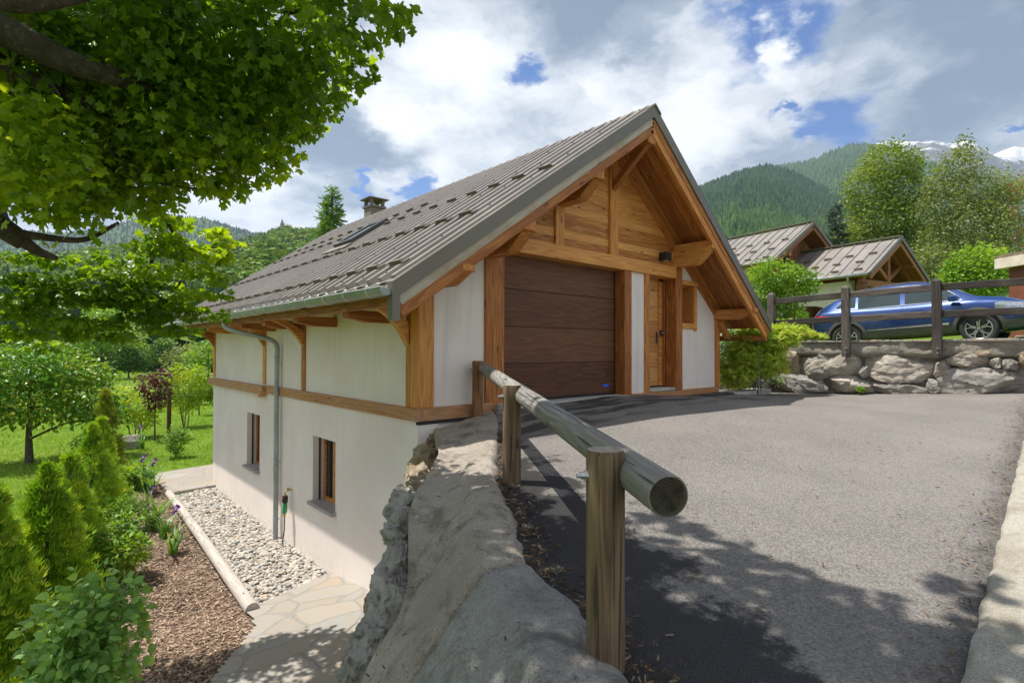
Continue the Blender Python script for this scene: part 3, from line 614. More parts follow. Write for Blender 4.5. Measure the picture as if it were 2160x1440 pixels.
m_ = MB(); m_.prism([(0.02, 10.3, -3.2), (7.43, 10.3, -3.2), (7.43, 10.3, zs(7.43)), (RX, 10.3, zs(RX)), (0.02, 10.3, zs(0.02))], (0, -0.25, 0)); m_.box(7.2, 7.45, 0.25, 10.0, -3.2, 1.5)
m_.build('rear_wall', PLASTER, house)
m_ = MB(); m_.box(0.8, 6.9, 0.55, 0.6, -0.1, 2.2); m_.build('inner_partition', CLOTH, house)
# cladding of the upper gable
CLX = [(1.30, 2.30), (5.84, 2.30), (5.84, zs(5.84)), (RX, zs(RX)), (1.30, zs(1.30))]
panel(CLX, 0.035, 0.2).build('gable_cladding', LARCHD, house)
# timbers of the gable
B = lambda nm, p0, p1, w_, h, mat=LARCH, up=(0, 0, 1), **k: beam(nm, p0, p1, w_, h, mat, house, up, **k)
B('corner_post', (0.09, 0.065, -0.005), (0.09, 0.065, 1.72), 0.24, 0.19, up=(0, 1, 0))
B('corner_post', (0.06, 0.222, -0.005), (0.06, 0.222, 1.66), 0.17, 0.12, up=(0, 1, 0))
B('sill_beam', (0.045, 0.075, -0.088), (1.72, 0.075, -0.088), 0.20, 0.17, SILLW)
B('sill_beam', (4.21, 0.085, -0.115), (7.56, 0.085, -0.115), 0.21, 0.125, SILLW)
B('garage_post', (1.232, 0.10, -0.02), (1.232, 0.10, 2.30), 0.34, 0.24, up=(0, 1, 0))
B('garage_post', (4.31, 0.11, -0.07), (4.31, 0.11, 2.17), 0.205, 0.26, up=(0, 1, 0))
B('garage_lintel', (1.05, 0.09, 2.275), (5.845, 0.09, 2.255), 0.26, 0.225)
B('door_post', (4.905, 0.10, -0.05), (4.905, 0.10, 2.15), 0.135, 0.24, up=(0, 1, 0))
B('door_post', (5.952, 0.09, -0.05), (5.952, 0.09, zs(5.952)), 0.225, 0.25, up=(0, 1, 0))
B('king_post', (3.925, 0.07, 2.37), (3.925, 0.07, 4.25), 0.22, 0.17, up=(0, 1, 0))
B('short_post', (2.57, 0.07, 2.38), (2.57, 0.07, 3.12), 0.2, 0.15, up=(0, 1, 0))
B('end_post', (7.50, 0.075, -0.05), (7.50, 0.075, 1.45), 0.13, 0.21, up=(0, 1, 0))
# rafters lying on the gable
dR = np.array([1, 0, -SLR])/math.hypot(1, SLR); dL = np.array([1, 0, SLL])/math.hypot(1, SLL)
B('gable_rafter', (RX+0.1, 0.06, zR(RX+0.1)-0.34), (7.75, 0.06, zR(7.75)-0.34), 0.14, 0.17)
B('gable_rafter', (0.0, 0.06, zL(0.0)-0.36), (RX-0.1, 0.06, zL(RX-0.1)-0.36), 0.14, 0.17)
# purlins that carry the overhang, ends cut to a corbel
def purlin(x, zt, h, w_=0.2, y_in=0.3, y_out=-0.80):
    L = y_in-y_out
    prof = [(0, 0), (L, 0), (L, -h*0.36), (L-0.06, -h*0.40), (L-0.30, -h*0.92), (L-0.37, -h), (0, -h)]
    shaped('purlin', prof, (x-w_/2, y_in, zt), (0, -1, 0), (0, 0, 1), (w_, 0, 0), LARCH, house)
purlin(1.18, zL(1.08)-0.29, 0.40); purlin(2.58, zL(2.48)-0.29, 0.40); purlin(5.93, 2.80, 0.43, 0.2); purlin(7.5, 1.60, 0.215, 0.18, y_out=-0.86)
purlin(0.17, zL(0.07)-0.29, 0.22, 0.18, y_out=-0.82)
B('ridge_purlin', (RX, 0.2, 4.22), (RX, -0.80, 4.22), 0.2, 0.24)
def curved_brace(o0, ax, size, hgt, vec, mat=LARCH):
    """broad brace with a hollow lower edge: o0 is the top corner at the wall"""
    low = []
    for i in range(0, 11):
        t = i/10; a = size*(1-t); b_ = -hgt*t; k = 0.16*size*math.sin(math.pi*t); low.append((a-k*0.6, b_+k*0.75))
    prof = [(0, -hgt*0.42), (size*0.48, 0)]+low
    shaped('curved_brace', prof, o0, ax, (0, 0, 1), vec, mat, house)
# braces below the left eave, their posts, the eave beams with their cut ends
for y, wdt, cb in ((0.24, 0.16, 1), (3.84, 0.15, 1), (6.02, 0.15, 1), (10.18, 0.18, 1)):
    if y > 1: B('wall_post', (0.0, y, -0.0), (0.0, y, 1.5), 0.06, wdt, up=(0, 1, 0))
    curved_brace((-0.032, y-0.055, 1.24 if y > 1 else 1.30), (-1, 0, 0), 0.60, 0.46 if y > 1 else 0.52, (0, 0.11, 0))
curved_brace((7.565, 0.02, 1.30), (1, 0, 0), 0.32, 0.5, (0, 0.10, 0))
B('strut', (7.50, -0.05, 1.38), (7.86, -0.05, 1.02), 0.10, 0.12)
for y in (0.66, 2.45, 3.97, 5.35, 6.15, 8.0, 10.3):
    shaped('eave_bracket', [(0, 0), (0.70, 0), (0.70, -0.10), (0.62, -0.11), (0.42, -0.15), (0, -0.15)], (0.06, y, 1.24), (-1, 0, 0), (0, 0, 1), (0, 0.17, 0), LARCH, house)
B('eave_beam', (-0.66, YF+0.12, 1.268), (-0.66, YB-0.1, 1.268), 0.09, 0.105)
B('eave_beam', (8.10, YF+0.05, 1.0), (8.10, YB-0.1, 1.0), 0.07, 0.12)
# horizontal bands of the side wall
B('wall_band', (0.0, -0.03, -0.09), (0.0, 5.84, -0.09), 0.09, 0.165, SILLW)
shaped('carved_band', [(0, 0), (4.52, 0), (4.52, -0.10), (4.46, -0.12), (4.40, -0.20), (4.28, -0.24), (4.24, -0.17), (0, -0.17)], (-0.13, 10.33, -0.03), (0, -1, 0), (0, 0, 1), (0.16, 0, 0), SILLW, house)
# king-post brace to the ridge
shaped('ridge_brace', [(0, 0), (0.0, -0.13), (0.76, 0.50), (0.76, 0.62), (0.70, 0.62)], (RX-0.05, 0.0, 3.62), (0, -1, 0), (0, 0, 1), (0.11, 0, 0), LARCH, house)

# roof ---------------------------------------------------------------------
PITCHY = 0.2875
def slope_pt(side, s, y, h):      # s: 0 eave .. 1 ridge, h above the sheet
    if side < 0: x = EX+(RX-EX)*s; nz = np.array([-SLL, 0, 1])/math.hypot(1, SLL); z = zL(x)
    else: x = ER+(RX-ER)*s; nz = np.array([SLR, 0, 1])/math.hypot(1, SLR); z = zR(x)
    return np.array([x, y, z])+nz*h
roof = None
m_ = MB()
for side in (-1, 1):
    prof = [(YF+0.02, 0.0)]; y = YF+0.13
    while y < YB-0.1:
        prof += [(y-0.062, 0.0), (y-0.034, 0.075), (y+0.034, 0.075), (y+0.062, 0.0), (y+0.115, 0.0), (y+0.122, 0.004), (y+0.135, 0.004), (y+0.142, 0)]; y += PITCHY
    prof.append((YB-0.02, 0.0)); n_ = len(prof)
    top = [slope_pt(side, s, a, h) for s in (0.0, 0.5, 1.0) for a, h in prof]
    m_.poly(top, [(k*n_+i, k*n_+i+1, (k+1)*n_+i+1, (k+1)*n_+i) for k in range(2) for i in range(n_-1)])
    # rib end caps at the eave
    for i in range(1, n_-4):
        if prof[i+1][1] > 0.05 and prof[i][1] == 0.0: m_.poly([slope_pt(side, 0.0, *prof[i+k]) for k in range(4)], [(0, 1, 2, 3)])
# screws on the ribs
nz = np.array([-SLL, 0, 1])/math.hypot(1, SLL)
for s in (0.02, 0.18, 0.34, 0.5, 0.66, 0.82, 0.96):
    for k in range(42):
        y = YF+0.13+k*PITCHY
        if y < YB-0.1 and (k+int(s*50)) % 2 == 0: m_.obox(slope_pt(-1, s, y, 0.082), (0.009, 0, 0), (0, 0.012, 0), nz*0.008)
roof = m_.build('roof', ROOF, house)
R_ = lambda m, nm, mat, **k: m.build(nm, mat, roof, **k)
m_ = MB()
for side in (-1, 1):      # roof deck below the sheet
    a, b2 = slope_pt(side, 0.004, YF+0.03, -0.012), slope_pt(side, 1.0, YF+0.03, -0.012); q = slope_pt(side, 0.004, YF+0.03, -0.10); r_ = slope_pt(side, 1.0, YF+0.03, -0.10)
    m_.prism([a, b2, r_, q], (0, YB-YF-0.06, 0))
R_(m_, 'roof_deck', FLASH)
# soffit boards
for side in (-1, 1):
    s0, s1 = slope_pt(side, 0.01, 0, -0.125), slope_pt(side, 0.995, 0, -0.125)
    beam('soffit', (s0[0], (YF+YB)/2, s0[2]), (s1[0], (YF+YB)/2, s1[2]), YB-YF-0.1, 0.04, SOFFIT, house, bevel=0)
# ridge cap
m_ = MB()
for side in (-1, 1):
    sg = side; nzv = np.array([0, 0, 0.0]); d = np.array([sg*1.0, 0, -(SLL if side < 0 else SLR)]); d /= np.linalg.norm(d)
    p = np.array([RX, YF-0.02, RZ+0.075]); q = p+d*0.20; m_.prism([p, q, q-np.array([0, 0, 0.03]), p-np.array([0, 0, 0.03])], (0, YB-YF+0.04, 0))
R_(m_, 'ridge_cap', FLASH)
# verge: flashing with a top fold, grey board, larch rafter
for yv, sgn in ((YF, -1), (YB, 1)):
    m_ = MB()
    for side in (-1, 1):
        xe = EX-0.10 if side < 0 else ER+0.02
        f_ = zL if side < 0 else zR
        ht = 0.145 if side < 0 else 0.15
        pts = [(xe, f_(xe)+0.05), (RX, RZ+0.05), (RX, RZ+0.05-ht-0.05), (xe, f_(xe)+0.05-ht-0.05)]
        m_.prism([(x, yv, z) for x, z in pts], (0, 0.035*-sgn, 0))
        pts = [(xe, f_(xe)+0.055), (RX, RZ+0.055), (RX, RZ+0.049), (xe, f_(xe)+0.049)]
        m_.prism([(x, yv-0.002, z) for x, z in pts], (0, 0.16*-sgn, 0))
    # vertical return at the eave
    xe = EX-0.105; m_.box(xe-0.005, xe+0.088, yv-0.006, yv+0.10, 1.04, zL(xe)+0.052)
    R_(m_, 'verge_flashing', FLASH)
    for side in (-1, 1):
        f_ = zL if side < 0 else zR
        xe = EX-0.01 if side < 0 else ER-0.06
        y0 = yv+0.045*-sgn
        beam('verge_board', (xe, y0, f_(xe)-0.205), (RX, y0, RZ-0.205), 0.035, 0.115, VERGEW if side < 0 else LARCH, house)
        y1 = yv+0.075*-sgn
        xe2 = EX+0.0 if side < 0 else ER-0.12
        beam('verge_rafter', (xe2, y1, f_(xe2)-0.325), (RX, y1, RZ-0.325), 0.07, 0.165, LARCH, house)
# eave drip strip
m_ = MB(); p = slope_pt(-1, 0, YF+0.05, -0.008); m_.prism([p, p+np.array([-0.10, 0, -0.095]), p+np.array([-0.10, 0, -0.101]), p+np.array([0.02, 0, 0.0])], (0, YB-YF-0.1, 0)); R_(m_, 'drip_flashing', FLASH)
# snow guards
def guard(s, y):
    m = MB(); a = slope_pt(-1, s, y, 0); dn = unit(slope_pt(-1, 0, y, 0)-slope_pt(-1, 1, y, 0)); nz = np.array([-SLL, 0, 1])/math.hypot(1, SLL)
    c = a+nz*0.108
    m.obox(c-nz*0.012, (0, 0.13, 0), dn*0.005, nz*0.024)              # upright plate across two ribs
    m.obox(c-dn*0.022+nz*0.009, (0, 0.13, 0), dn*0.022, nz*0.003)   # folded top
    for dy in (-PITCHY/2, PITCHY/2):
        m.obox(a+nz*0.079+np.array([0, dy, 0])-dn*0.05, (0, 0.025, 0), dn*0.05, nz*0.006)
    return m
g0 = guard(0.06, 0.0).build('snow_guard', GUARD, roof, loc=slope_pt(-1, 0.06, 0, 0))
base0 = Vector(g0.location)
gcount = 0
for s, y0, n_, stp in ((0.06, -0.31, 20, 0.5750), (0.3155, -0.06, 20, 0.5750), (0.556, -0.45, 21, 0.5750), (0.664, 3.53, 13, 0.5750)):
    for k in range(n_):
        y = y0+k*stp+0.0
        if y > YB-0.4 or (s > 0.47 and s < 0.6 and 4.4 < y < 5.6): continue
        if gcount == 0: o = g0
        else:
            o = g0.copy(); col.objects.link(o)
        q = slope_pt(-1, s, y, 0); o.location = Vector(q.tolist()); gcount += 1
# skylight
nz = np.array([-SLL, 0, 1])/math.hypot(1, SLL)
sk = MB(); s0, s1, ya, yb = 0.435, 0.60, 4.55, 5.33
cc = (slope_pt(-1, s0, ya, 0.085)+slope_pt(-1, s1, yb, 0.085))/2; dn = unit(slope_pt(-1, 1, 0, 0)-slope_pt(-1, 0, 0, 0)); Lsk = np.linalg.norm(slope_pt(-1, s1, 0, 0)-slope_pt(-1, s0, 0, 0))/2
for sy in (-1, 1): sk.obox(cc+np.array([0, sy*(yb-ya)/2, 0]), dn*(Lsk+0.04), (0, 0.045, 0), nz*0.075)
for sx in (-1, 1): sk.obox(cc+dn*sx*Lsk, dn*0.045, (0, (yb-ya)/2-0.047, 0), nz*0.07)
sky_o = R_(sk, 'skylight', DGREY, bevel=0.008)
gl = MB(); gl.obox(cc+nz*0.04, dn*(Lsk-0.045), (0, (yb-ya)/2-0.05, 0), nz*0.01); R_(gl, 'skylight_glass', GLASS)
ap = MB(); ap.obox(slope_pt(-1, s0-0.035, (ya+yb)/2, 0.09), dn*0.11, (0, 0.55, 0), nz*0.008); R_(ap, 'skylight_apron', FLASH); ap = MB(); ap.obox(slope_pt(-1, s1+0.022, (ya+yb)/2, 0.092), dn*0.08, (0, 0.48, 0), nz*0.01); R_(ap, 'skylight_apron', FLASH)
# chimney
cx, cy = 4.42, 9.85
ch = MB(); ch.box(cx-.235, cx+.235, cy-.235, cy+.235, 3.9, 5.17); chim = ch.build('chimney', CHIM, roof, bevel=0.01)
m_ = MB(); m_.box(cx-.275, cx+.275, cy-.275, cy+.275, 5.172, 5.235)
for sx in (-1, 1):
    for sy in (-1, 1): m_.box(cx+sx*.19-.045, cx+sx*.19+.045, cy+sy*.19-.045, cy+sy*.19+.045, 5.235, 5.43)
m_.poly([(cx-.34, cy-.34, 5.432), (cx+.34, cy-.34, 5.432), (cx+.34, cy+.34, 5.432), (cx-.34, cy+.34, 5.432), (cx-.34, cy-.34, 5.46), (cx+.34, cy-.34, 5.46), (cx+.34, cy+.34, 5.46), (cx-.34, cy+.34, 5.46), (cx, cy, 5.545)],
        [(0, 3, 2, 1), (0, 1, 5, 4), (1, 2, 6, 5), (2, 3, 7, 6), (3, 0, 4, 7), (4, 5, 8), (5, 6, 8), (6, 7, 8), (7, 4, 8)])
m_.build('chimney_cap', CHIM, roof)
# gutter with straps, downpipe
GX, GZ, GR = -0.905, 1.375, 0.078
def gutter_mesh(x, z, r, y0, y1, th=0.006):
    m = MB(); n_ = 14; P = []
    for rr in (r, r-th):
        for i in range(n_+1):
            a = math.pi+math.pi*i/n_; P.append((x+rr*math.cos(a), z+rr*math.sin(a)))
    k = n_+1
    vs = [(a, y, b_) for y in (y0, y1) for a, b_ in P]
    f = []
    for i in range(n_): f += [(i, i+1, 2*k+i+1, 2*k+i), (k+i+1, k+i, 3*k+i, 3*k+i+1)]
    f += [(0, k, 3*k, 2*k), (k-1, 2*k-1, 4*k-1, 3*k-1)]
    for yo in (0, 2*k): f += [tuple(yo+i for i in range(k))]
    m.poly(vs, f); m.tube([(x-r, y0, z+0.004), (x-r, y1, z+0.004)], 0.010, 8); return m
STRAP = simple('strap_steel', (0.62, 0.63, 0.63), 0.45, 0.3)
gut = gutter_mesh(GX, GZ, GR, YF+0.02, YB-0.1).build('gutter', ZINC, house, smooth=True, auto=40)
y = -0.52; first = None
while y < YB-0.2:
    if first is None:
        m = MB(); m.tube([(GX+(GR+.004)*math.cos(a), y, GZ+(GR+.004)*math.sin(a)) for a in np.linspace(math.pi, 2*math.pi, 12)], 0.011, 5)
        p = slope_pt(-1, 0.012, y, 0.004); m.bar((GX-GR, y, GZ+0.016), p+np.array([0, 0, 0.004]), 0.034, 0.006); first = m.build('gutter_strap', STRAP, gut, loc=(GX, y, GZ)); yb_ = y
    else:
        o = first.copy(); col.objects.link(o); o.location = Vector((GX, y, GZ))
    y += 0.575
dp = MB(); dp.tube(catm([(GX, 5.52, 1.31), (GX, 5.52, 1.22), (GX+.03, 5.51, 1.14), (-0.72, 5.40, 1.07), (-0.32, 5.14, 0.955), (-0.14, 5.05, 0.88), (-0.085, 5.03, 0.76), (-0.085, 5.03, 0.6)], 6), 0.046, 14)
dp.tube([(-0.085, 5.03, 0.62), (-0.085, 5.03, -2.93)], 0.0465, 14)
for z in (0.60, -0.35, -1.55): dp.tube([(-0.085, 5.03, z), (-0.085, 5.03, z-0.05)], 0.052, 14)
dp.tube([(GX, 5.52, 1.36), (GX, 5.52, 1.24)], [0.07, 0.05], 14)
dpo = dp.build('downpipe', ZINC, house, smooth=True, auto=50)
for z in (0.45, -1.45, -2.55):
    m = MB(); m.tube([(-0.085+0.053*math.cos(a), 5.03+0.053*math.sin(a), z) for a in np.linspace(0, 6.2832, 14)], 0.006, 5, False); m.tube([(-0.04, 5.03, z), (0.01, 5.03, z)], 0.007, 6); m.build('pipe_clip', STEEL, dpo)
# windows of the side wall
for u0, u1, v0, v1 in WN:
    m = MB(); fw = 0.06; X = 0.19
    m.box(X, X+.07, u0, u0+fw, v0, v1); m.box(X, X+.07, u1-fw, u1, v0, v1); m.box(X, X+.07, u0+fw, u1-fw, v0, v0+fw); m.box(X, X+.07, u0+fw, u1-fw, v1-fw, v1); m.box(X-.012, X+.06, (u0+u1)/2-.05, (u0+u1)/2+.05, v0+fw, v1-fw)
    wobj = m.build('window', LARCH, house, bevel=0.004)
    m = MB(); m.box(X+.03, X+.045, u0+fw, u1-fw, v0+fw, v1-fw); m.build('window_glass', GLASS, wobj)
    m = MB(); m.box(-0.085, 0.19, u0-0.04, u1+0.05, v0-0.052, v0+0.004); m.build('window_sill', STONESILL, wobj, bevel=0.006)
    m = MB(); m.box(0.10, 0.128, u1-0.026, u1-0.001, v0+0.005, v1); m.build('shutter_rail', DGREY, wobj)
    m = MB(); m.box(0.10, 0.128, u0+0.001, u0+0.026, v0+0.005, v1); m.build('shutter_rail', DGREY, wobj)
    m = MB(); m.box(0.135, 0.19, u0+0.002, u0+0.10, v0+0.06, v1-0.002); m.build('shutter_stop', LARCH, wobj)
# garage door
m_ = MB(); m_.box(1.405, 4.2, 0.235, 0.26, -0.06, 2.3); m_.box(4.178, 4.207, 0.19, 0.235, -0.06, 2.2); m_.box(1.403, 1.425, 0.19, 0.235, -0.06, 2.2); m_.box(1.426, 4.177, 0.205, 0.235, -0.062, -0.022); gd = m_.build('garage_door', BLACK, house)
hz = [-0.02, 0.53, 1.085, 1.645, 2.21]
for z0, z1 in zip(hz[:-1], hz[1:]):
    beam('door_panel', (1.405, 0.225, (z0+z1)/2), (4.2, 0.225, (z0+z1)/2), 0.05, z1-z0-0.006, WALNUT, gd, bevel=0.004)

m_ = MB(); m_.box(3.86, 4.04, 0.1945, 0.1985, 0.085, 0.135); stk = m_.build('sticker', STICK, gd)
m_ = MB()
for k, wd in enumerate((0.018, 0.014, 0.02, 0.012)): m_.box(3.90+k*0.027, 3.90+k*0.027+wd, 0.1925, 0.1944, 0.10, 0.12)
m_.build('sticker_print', simple('print_light_blue', (0.10, 0.22, 0.7)), gd)
m_ = MB(); m_.box(1.36, 4.25, -0.12, 0.2, -0.3, -0.058); m_.build('garage_threshold', THRESH, house, bevel=0.008)
# wooden door in its deep reveal
dd = MB(); dd.box(4.975, 5.70, 0.30, 0.345, 0.03, 2.11); door = dd.build('entrance_door', DOORW, house)
m_ = MB(); m_.box(5.70, 5.835, 0.27, 0.36, 0.03, 2.11); m_.box(4.972, 5.70, 0.27, 0.36, 2.112, 2.16); m_.build('door_frame', LARCH, door)
beam('reveal_board', (5.825, 0.24, 0.02), (5.825, 0.24, 2.14), 0.02, 0.05, LARCH, door, (0, 1, 0))
m_ = MB(); m_.box(5.635, 5.665, 0.284, 0.299, 0.86, 1.10); m_.tube([(5.65, 0.285, 1.0), (5.65, 0.235, 1.0), (5.54, 0.23, 1.0)], 0.011, 8); m_.build('door_handle', DGREY, door)
m_ = MB(); m_.box(5.72, 5.80, 0.225, 0.269, 1.02, 1.13); m_.build('key_box', BLACK, door, bevel=0.008)
m_ = MB(); m_.box(5.735, 5.785, 0.2215, 0.2245, 1.06, 1.095); m_.build('key_pad', simple('grey_keys', (0.25, 0.25, 0.26)), door)
m_ = MB(); m_.prism([(4.98, -0.02, -0.046), (5.83, -0.03, -0.046), (5.83, 0.29, -0.046), (4.98, 0.29, -0.046)], (0, 0, 0.05)); m_.build('door_step', THRESH, house, bevel=0.006)
# small gable window
gw = MB(); X0, X1, Z0, Z1 = 6.065, 6.655, 1.20, 2.09
gw.box(X0, X1-.09, -0.02, 0.10, Z0-.03, Z0+.075); gw.box(X0, X1+.02, -0.03, 0.14, Z1-.045, Z1+.045); gw.box(X1-.09, X1, -0.015, 0.135, Z0-.07, Z1-.047)
gwo = gw.build('gable_window', LARCH, house, bevel=0.004)
m_ = MB(); m_.box(X1-.115, X1-.092, 0.0, 0.34, Z0+.076, Z1-.047); m_.box(X0, X1-.118, 0.10, 0.34, Z0+.04, Z0+.075); m_.box(X0, X1-.118, 0.145, 0.34, Z1-.08, Z1-.047); m_.box(X1-.25, X1-.118, 0.30, 0.34, Z0+.078, Z1-.083); m_.build('window_reveal', LARCH, gwo)
m_ = MB(); m_.box(X0-.05, X1-.255, 0.325, 0.335, Z0+.08, Z1-.085); m_.build('window_glass', GLASS, gwo)
# outdoor lamp
m_ = MB(); m_.box(5.34, 5.52, -0.135, 0.03, 2.445, 2.60); lampo = m_.build('wall_lamp', BLACK, house, bevel=0.006)
m_ = MB(); m_.box(5.375, 5.485, -0.10, -0.01, 2.4405, 2.4445); m_.build('lamp_glass', simple('lamp_diffuser', (0.7, 0.7, 0.66), 0.3), lampo)
# damp course at the near corner, air vents
m_ = MB(); m_.box(-0.02, 1.3, -0.012, 0.03, -0.215, -0.176); m_.build('damp_course', DAMP, house)
m_ = MB(); m_.box(-0.02, 0.004, 0.75, 2.66, -3.0, -2.60) if False else m_.prism([(-0.016, 0.3, -2.62), (-0.016, 2.62, -2.87), (-0.016, 2.62, -2.99), (-0.016, 0.3, -2.99)], (0.014, 0, 0)); m_.build('plinth_strip', DGREY, house)
# rain chain at the right eave
rc = MB()
for k in range(34):
    z = 0.92-k*0.034; a = (k % 2)*math.pi/2
    pts = [(8.13+0.011*math.cos(t)*math.cos(a), -0.62+0.011*math.cos(t)*math.sin(a), z+0.021*math.sin(t)) for t in np.linspace(0, 6.2832, 9)]
    rc.tube(pts, 0.0035, 4, False)
tag(rc.build('rain_chain', STEEL, smooth=True, loc=(8.13, -0.62, -0.2)), 'thin steel rain chain hanging from the right end of the chalet roof', 'chain')
# garden tap (part of the house), watering timer and hose (hang from it)
m_ = MB(); m_.tube(catm([(0.01, 4.42, -1.88), (-0.06, 4.42, -1.88), (-0.11, 4.42, -1.90), (-0.12, 4.42, -1.96)], 5), 0.014, 8); m_.box(-0.075, -0.045, 4.39, 4.45, -1.87, -1.835); m_.build('garden_tap', BRASS, house, smooth=True, auto=40)
wt = empty('watering_timer', (-0.12, 4.42, -2.3), 'green and black watering timer with black hose on the brass tap', 'watering timer')
m_ = MB(); m_.box(-0.165, -0.075, 4.38, 4.46, -2.10, -1.965); m_.build('timer_body', BLACK, wt, bevel=0.012)
m_ = MB(); m_.box(-0.171, -0.165, 4.40, 4.44, -2.03, -1.99); m_.build('red_button', simple('red_plastic', (0.6, 0.05, 0.03)), wt)
m_ = MB(); m_.tube([(-0.12, 4.42, -2.10), (-0.12, 4.42, -2.16), (-0.125, 4.42, -2.28), (-0.125, 4.42, -2.30)], [0.035, 0.042, 0.042, 0.02], 10); m_.build('reducer', GREENP, wt, smooth=True)
m_ = MB(); m_.tube([(-0.125, 4.42, -2.30), (-0.125, 4.42, -2.35)], 0.024, 10); m_.build('coupling', YELLOWP, wt)
m_ = MB(); m_.tube(catm([(-0.125, 4.42, -2.35), (-0.13, 4.42, -2.6), (-0.16, 4.40, -2.8), (-0.15, 4.38, -2.95)], 6), 0.011, 8); m_.build('hose', BLACK, wt, smooth=True)

# ------------------------------------------------------------------ rocks
def icos(sub):
    bm = bmesh.new(); bmesh.ops.create_icosphere(bm, subdivisions=sub, radius=1.0); V = np.array([v.co[:] for v in bm.verts]); F = np.array([[v.index for v in f.verts] for f in bm.faces]); bm.free(); return V, F
ICO = {k: icos(k) for k in (1, 2, 3, 5)}
def rock_verts(seed, dims, sub=5, rough=0.10, planes=16):
    r = np.random.default_rng(seed); V, F = ICO[sub]; V = V.copy()
    N = unit(r.normal(size=(planes, 3))); H = r.uniform(0.72, 1.0, planes)
    ax = np.eye(3); N = np.concatenate([N, ax, -ax]); H = np.concatenate([H, r.uniform(0.8, 0.95, 6)])
    dn = V@N.T; rad = np.min(np.where(dn > 0.05, H/np.maximum(dn, 0.05), 9), axis=1).clip(0, 1.25); V = V*rad[:, None]*np.array(dims)
    if rough:
        Mq = np.array(Matrix.Rotation(seed*1.7, 3, 'Z') @ Matrix.Rotation(0.5, 3, 'X')); cs = 1.45/np.mean(dims); Wv = (V+0.10*np.mean(dims)*np.sin(V[:, [1, 2, 0]]*cs*1.3))@Mq*np.array([cs, cs*.8, cs*1.9])
        stp = np.array([mnoise.cell(Vector(q))+0.5*mnoise.cell(Vector((q[0]*2.1+9, q[1]*2.1, q[2]*2.1))) for q in Wv.tolist()])*0.5*rough*np.mean(dims)
        s = 2.2/np.mean(dims); off = seed*7.13
        d = np.array([mnoise.fractal(Vector((v[0]*s*0.5+off, v[1]*s*0.5, v[2]*s*0.8)), 0.9, 2.1, 6)+0.5*(0.5-abs(mnoise.noise(Vector((v[0]*s*1.3+off, v[1]*s*1.3, v[2]*s*1.8))))) for v in V.tolist()])
        V = V+unit(V)*(d*rough*0.75*np.mean(dims)+stp)[:, None]
    return V, F
def boulder(label, c, dims, seed, mat, rot=0.0, tilt=(0, 0), group=None, name='boulder', cat='boulder', rough=0.12, sub=5):
    V, F = rock_verts(seed, dims, sub, rough); M = np.array(Matrix.Rotation(rot, 3, 'Z') @ Matrix.Rotation(tilt[0], 3, 'X') @ Matrix.Rotation(tilt[1], 3, 'Y'))
    o = npmesh(name, V@M.T, F, mat, smooth=True); o.data.set_sharp_from_angle(angle=R(42)); o.location = [float(a) for a in c]; return tag(o, label, cat, group)
# concrete capping between the rock wall and the asphalt
def capping(i0, i1, name, mat, label, lift, seed):
    rows = []; nt_ = 64
    for i in range(i0, i1+1):
        for k in range(-4, nt_+1):
            t = k/nt_
            if k < 0: p = Ls[i]+np.array([0.012*k*-1, 0, 0.10*k]); rows.append(p); continue
            p = Ls[i]*(1-t)+Rs[i]*t; ze = float(zdrive(p[0], p[1])); edge = 1-t
            z = ze+0.05-(ze-Ls[i][2]+0.05)*(max(0, (edge-0.34)/0.66)**1.12)
            z += 0.007*mnoise.fractal(Vector((p[0]*3.2, p[1]*3.2, seed)), 0.7, 2, 6)+0.008*mnoise.noise(Vector((p[0]*11, p[1]*11, seed)))+0.005*mnoise.noise(Vector((p[0]*31, p[1]*31, seed)))+lift
            q = np.array([p[0], p[1], z])
            if t > 0.86: q[2] -= 0.10*((t-0.86)/0.14)**2.2; q[0] += 0.05*mnoise.noise(Vector((p[0]*6, p[1]*6, 5)))*(t-0.86)/0.14
            e_ = min(i-i0, i1-i)*0.03
            if e_ < 0.06 and 0 < i: q[2] -= 0.10*(1-e_/0.06)**2
            rows.append(q)
    nc = nt_+5; I = np.arange(len(rows)).reshape(-1, nc); F = np.stack([I[:-1, :-1], I[1:, :-1], I[1:, 1:], I[:-1, 1:]], -1).reshape(-1, 4)
    c0 = np.mean(rows, axis=0); o = npmesh(name, np.array(rows), F, mat, smooth=True, loc=c0); return tag(o, label, 'concrete slab')
# joint between the two pours lies at the log post nearest the camera
JI = int(np.argmin(np.linalg.norm(Rs[:, :2]-np.array([-1.60, -3.80]), axis=1)))
capping(0, JI, 'concrete_capping', CONC, 'long pale mortar capping sloping along the top of the rock wall', 0.0, 2.0)
capping(JI, NS-1, 'concrete_footing', CONC2, 'grey rough concrete mass at the foot of the nearest log post', 0.015, 9.0)
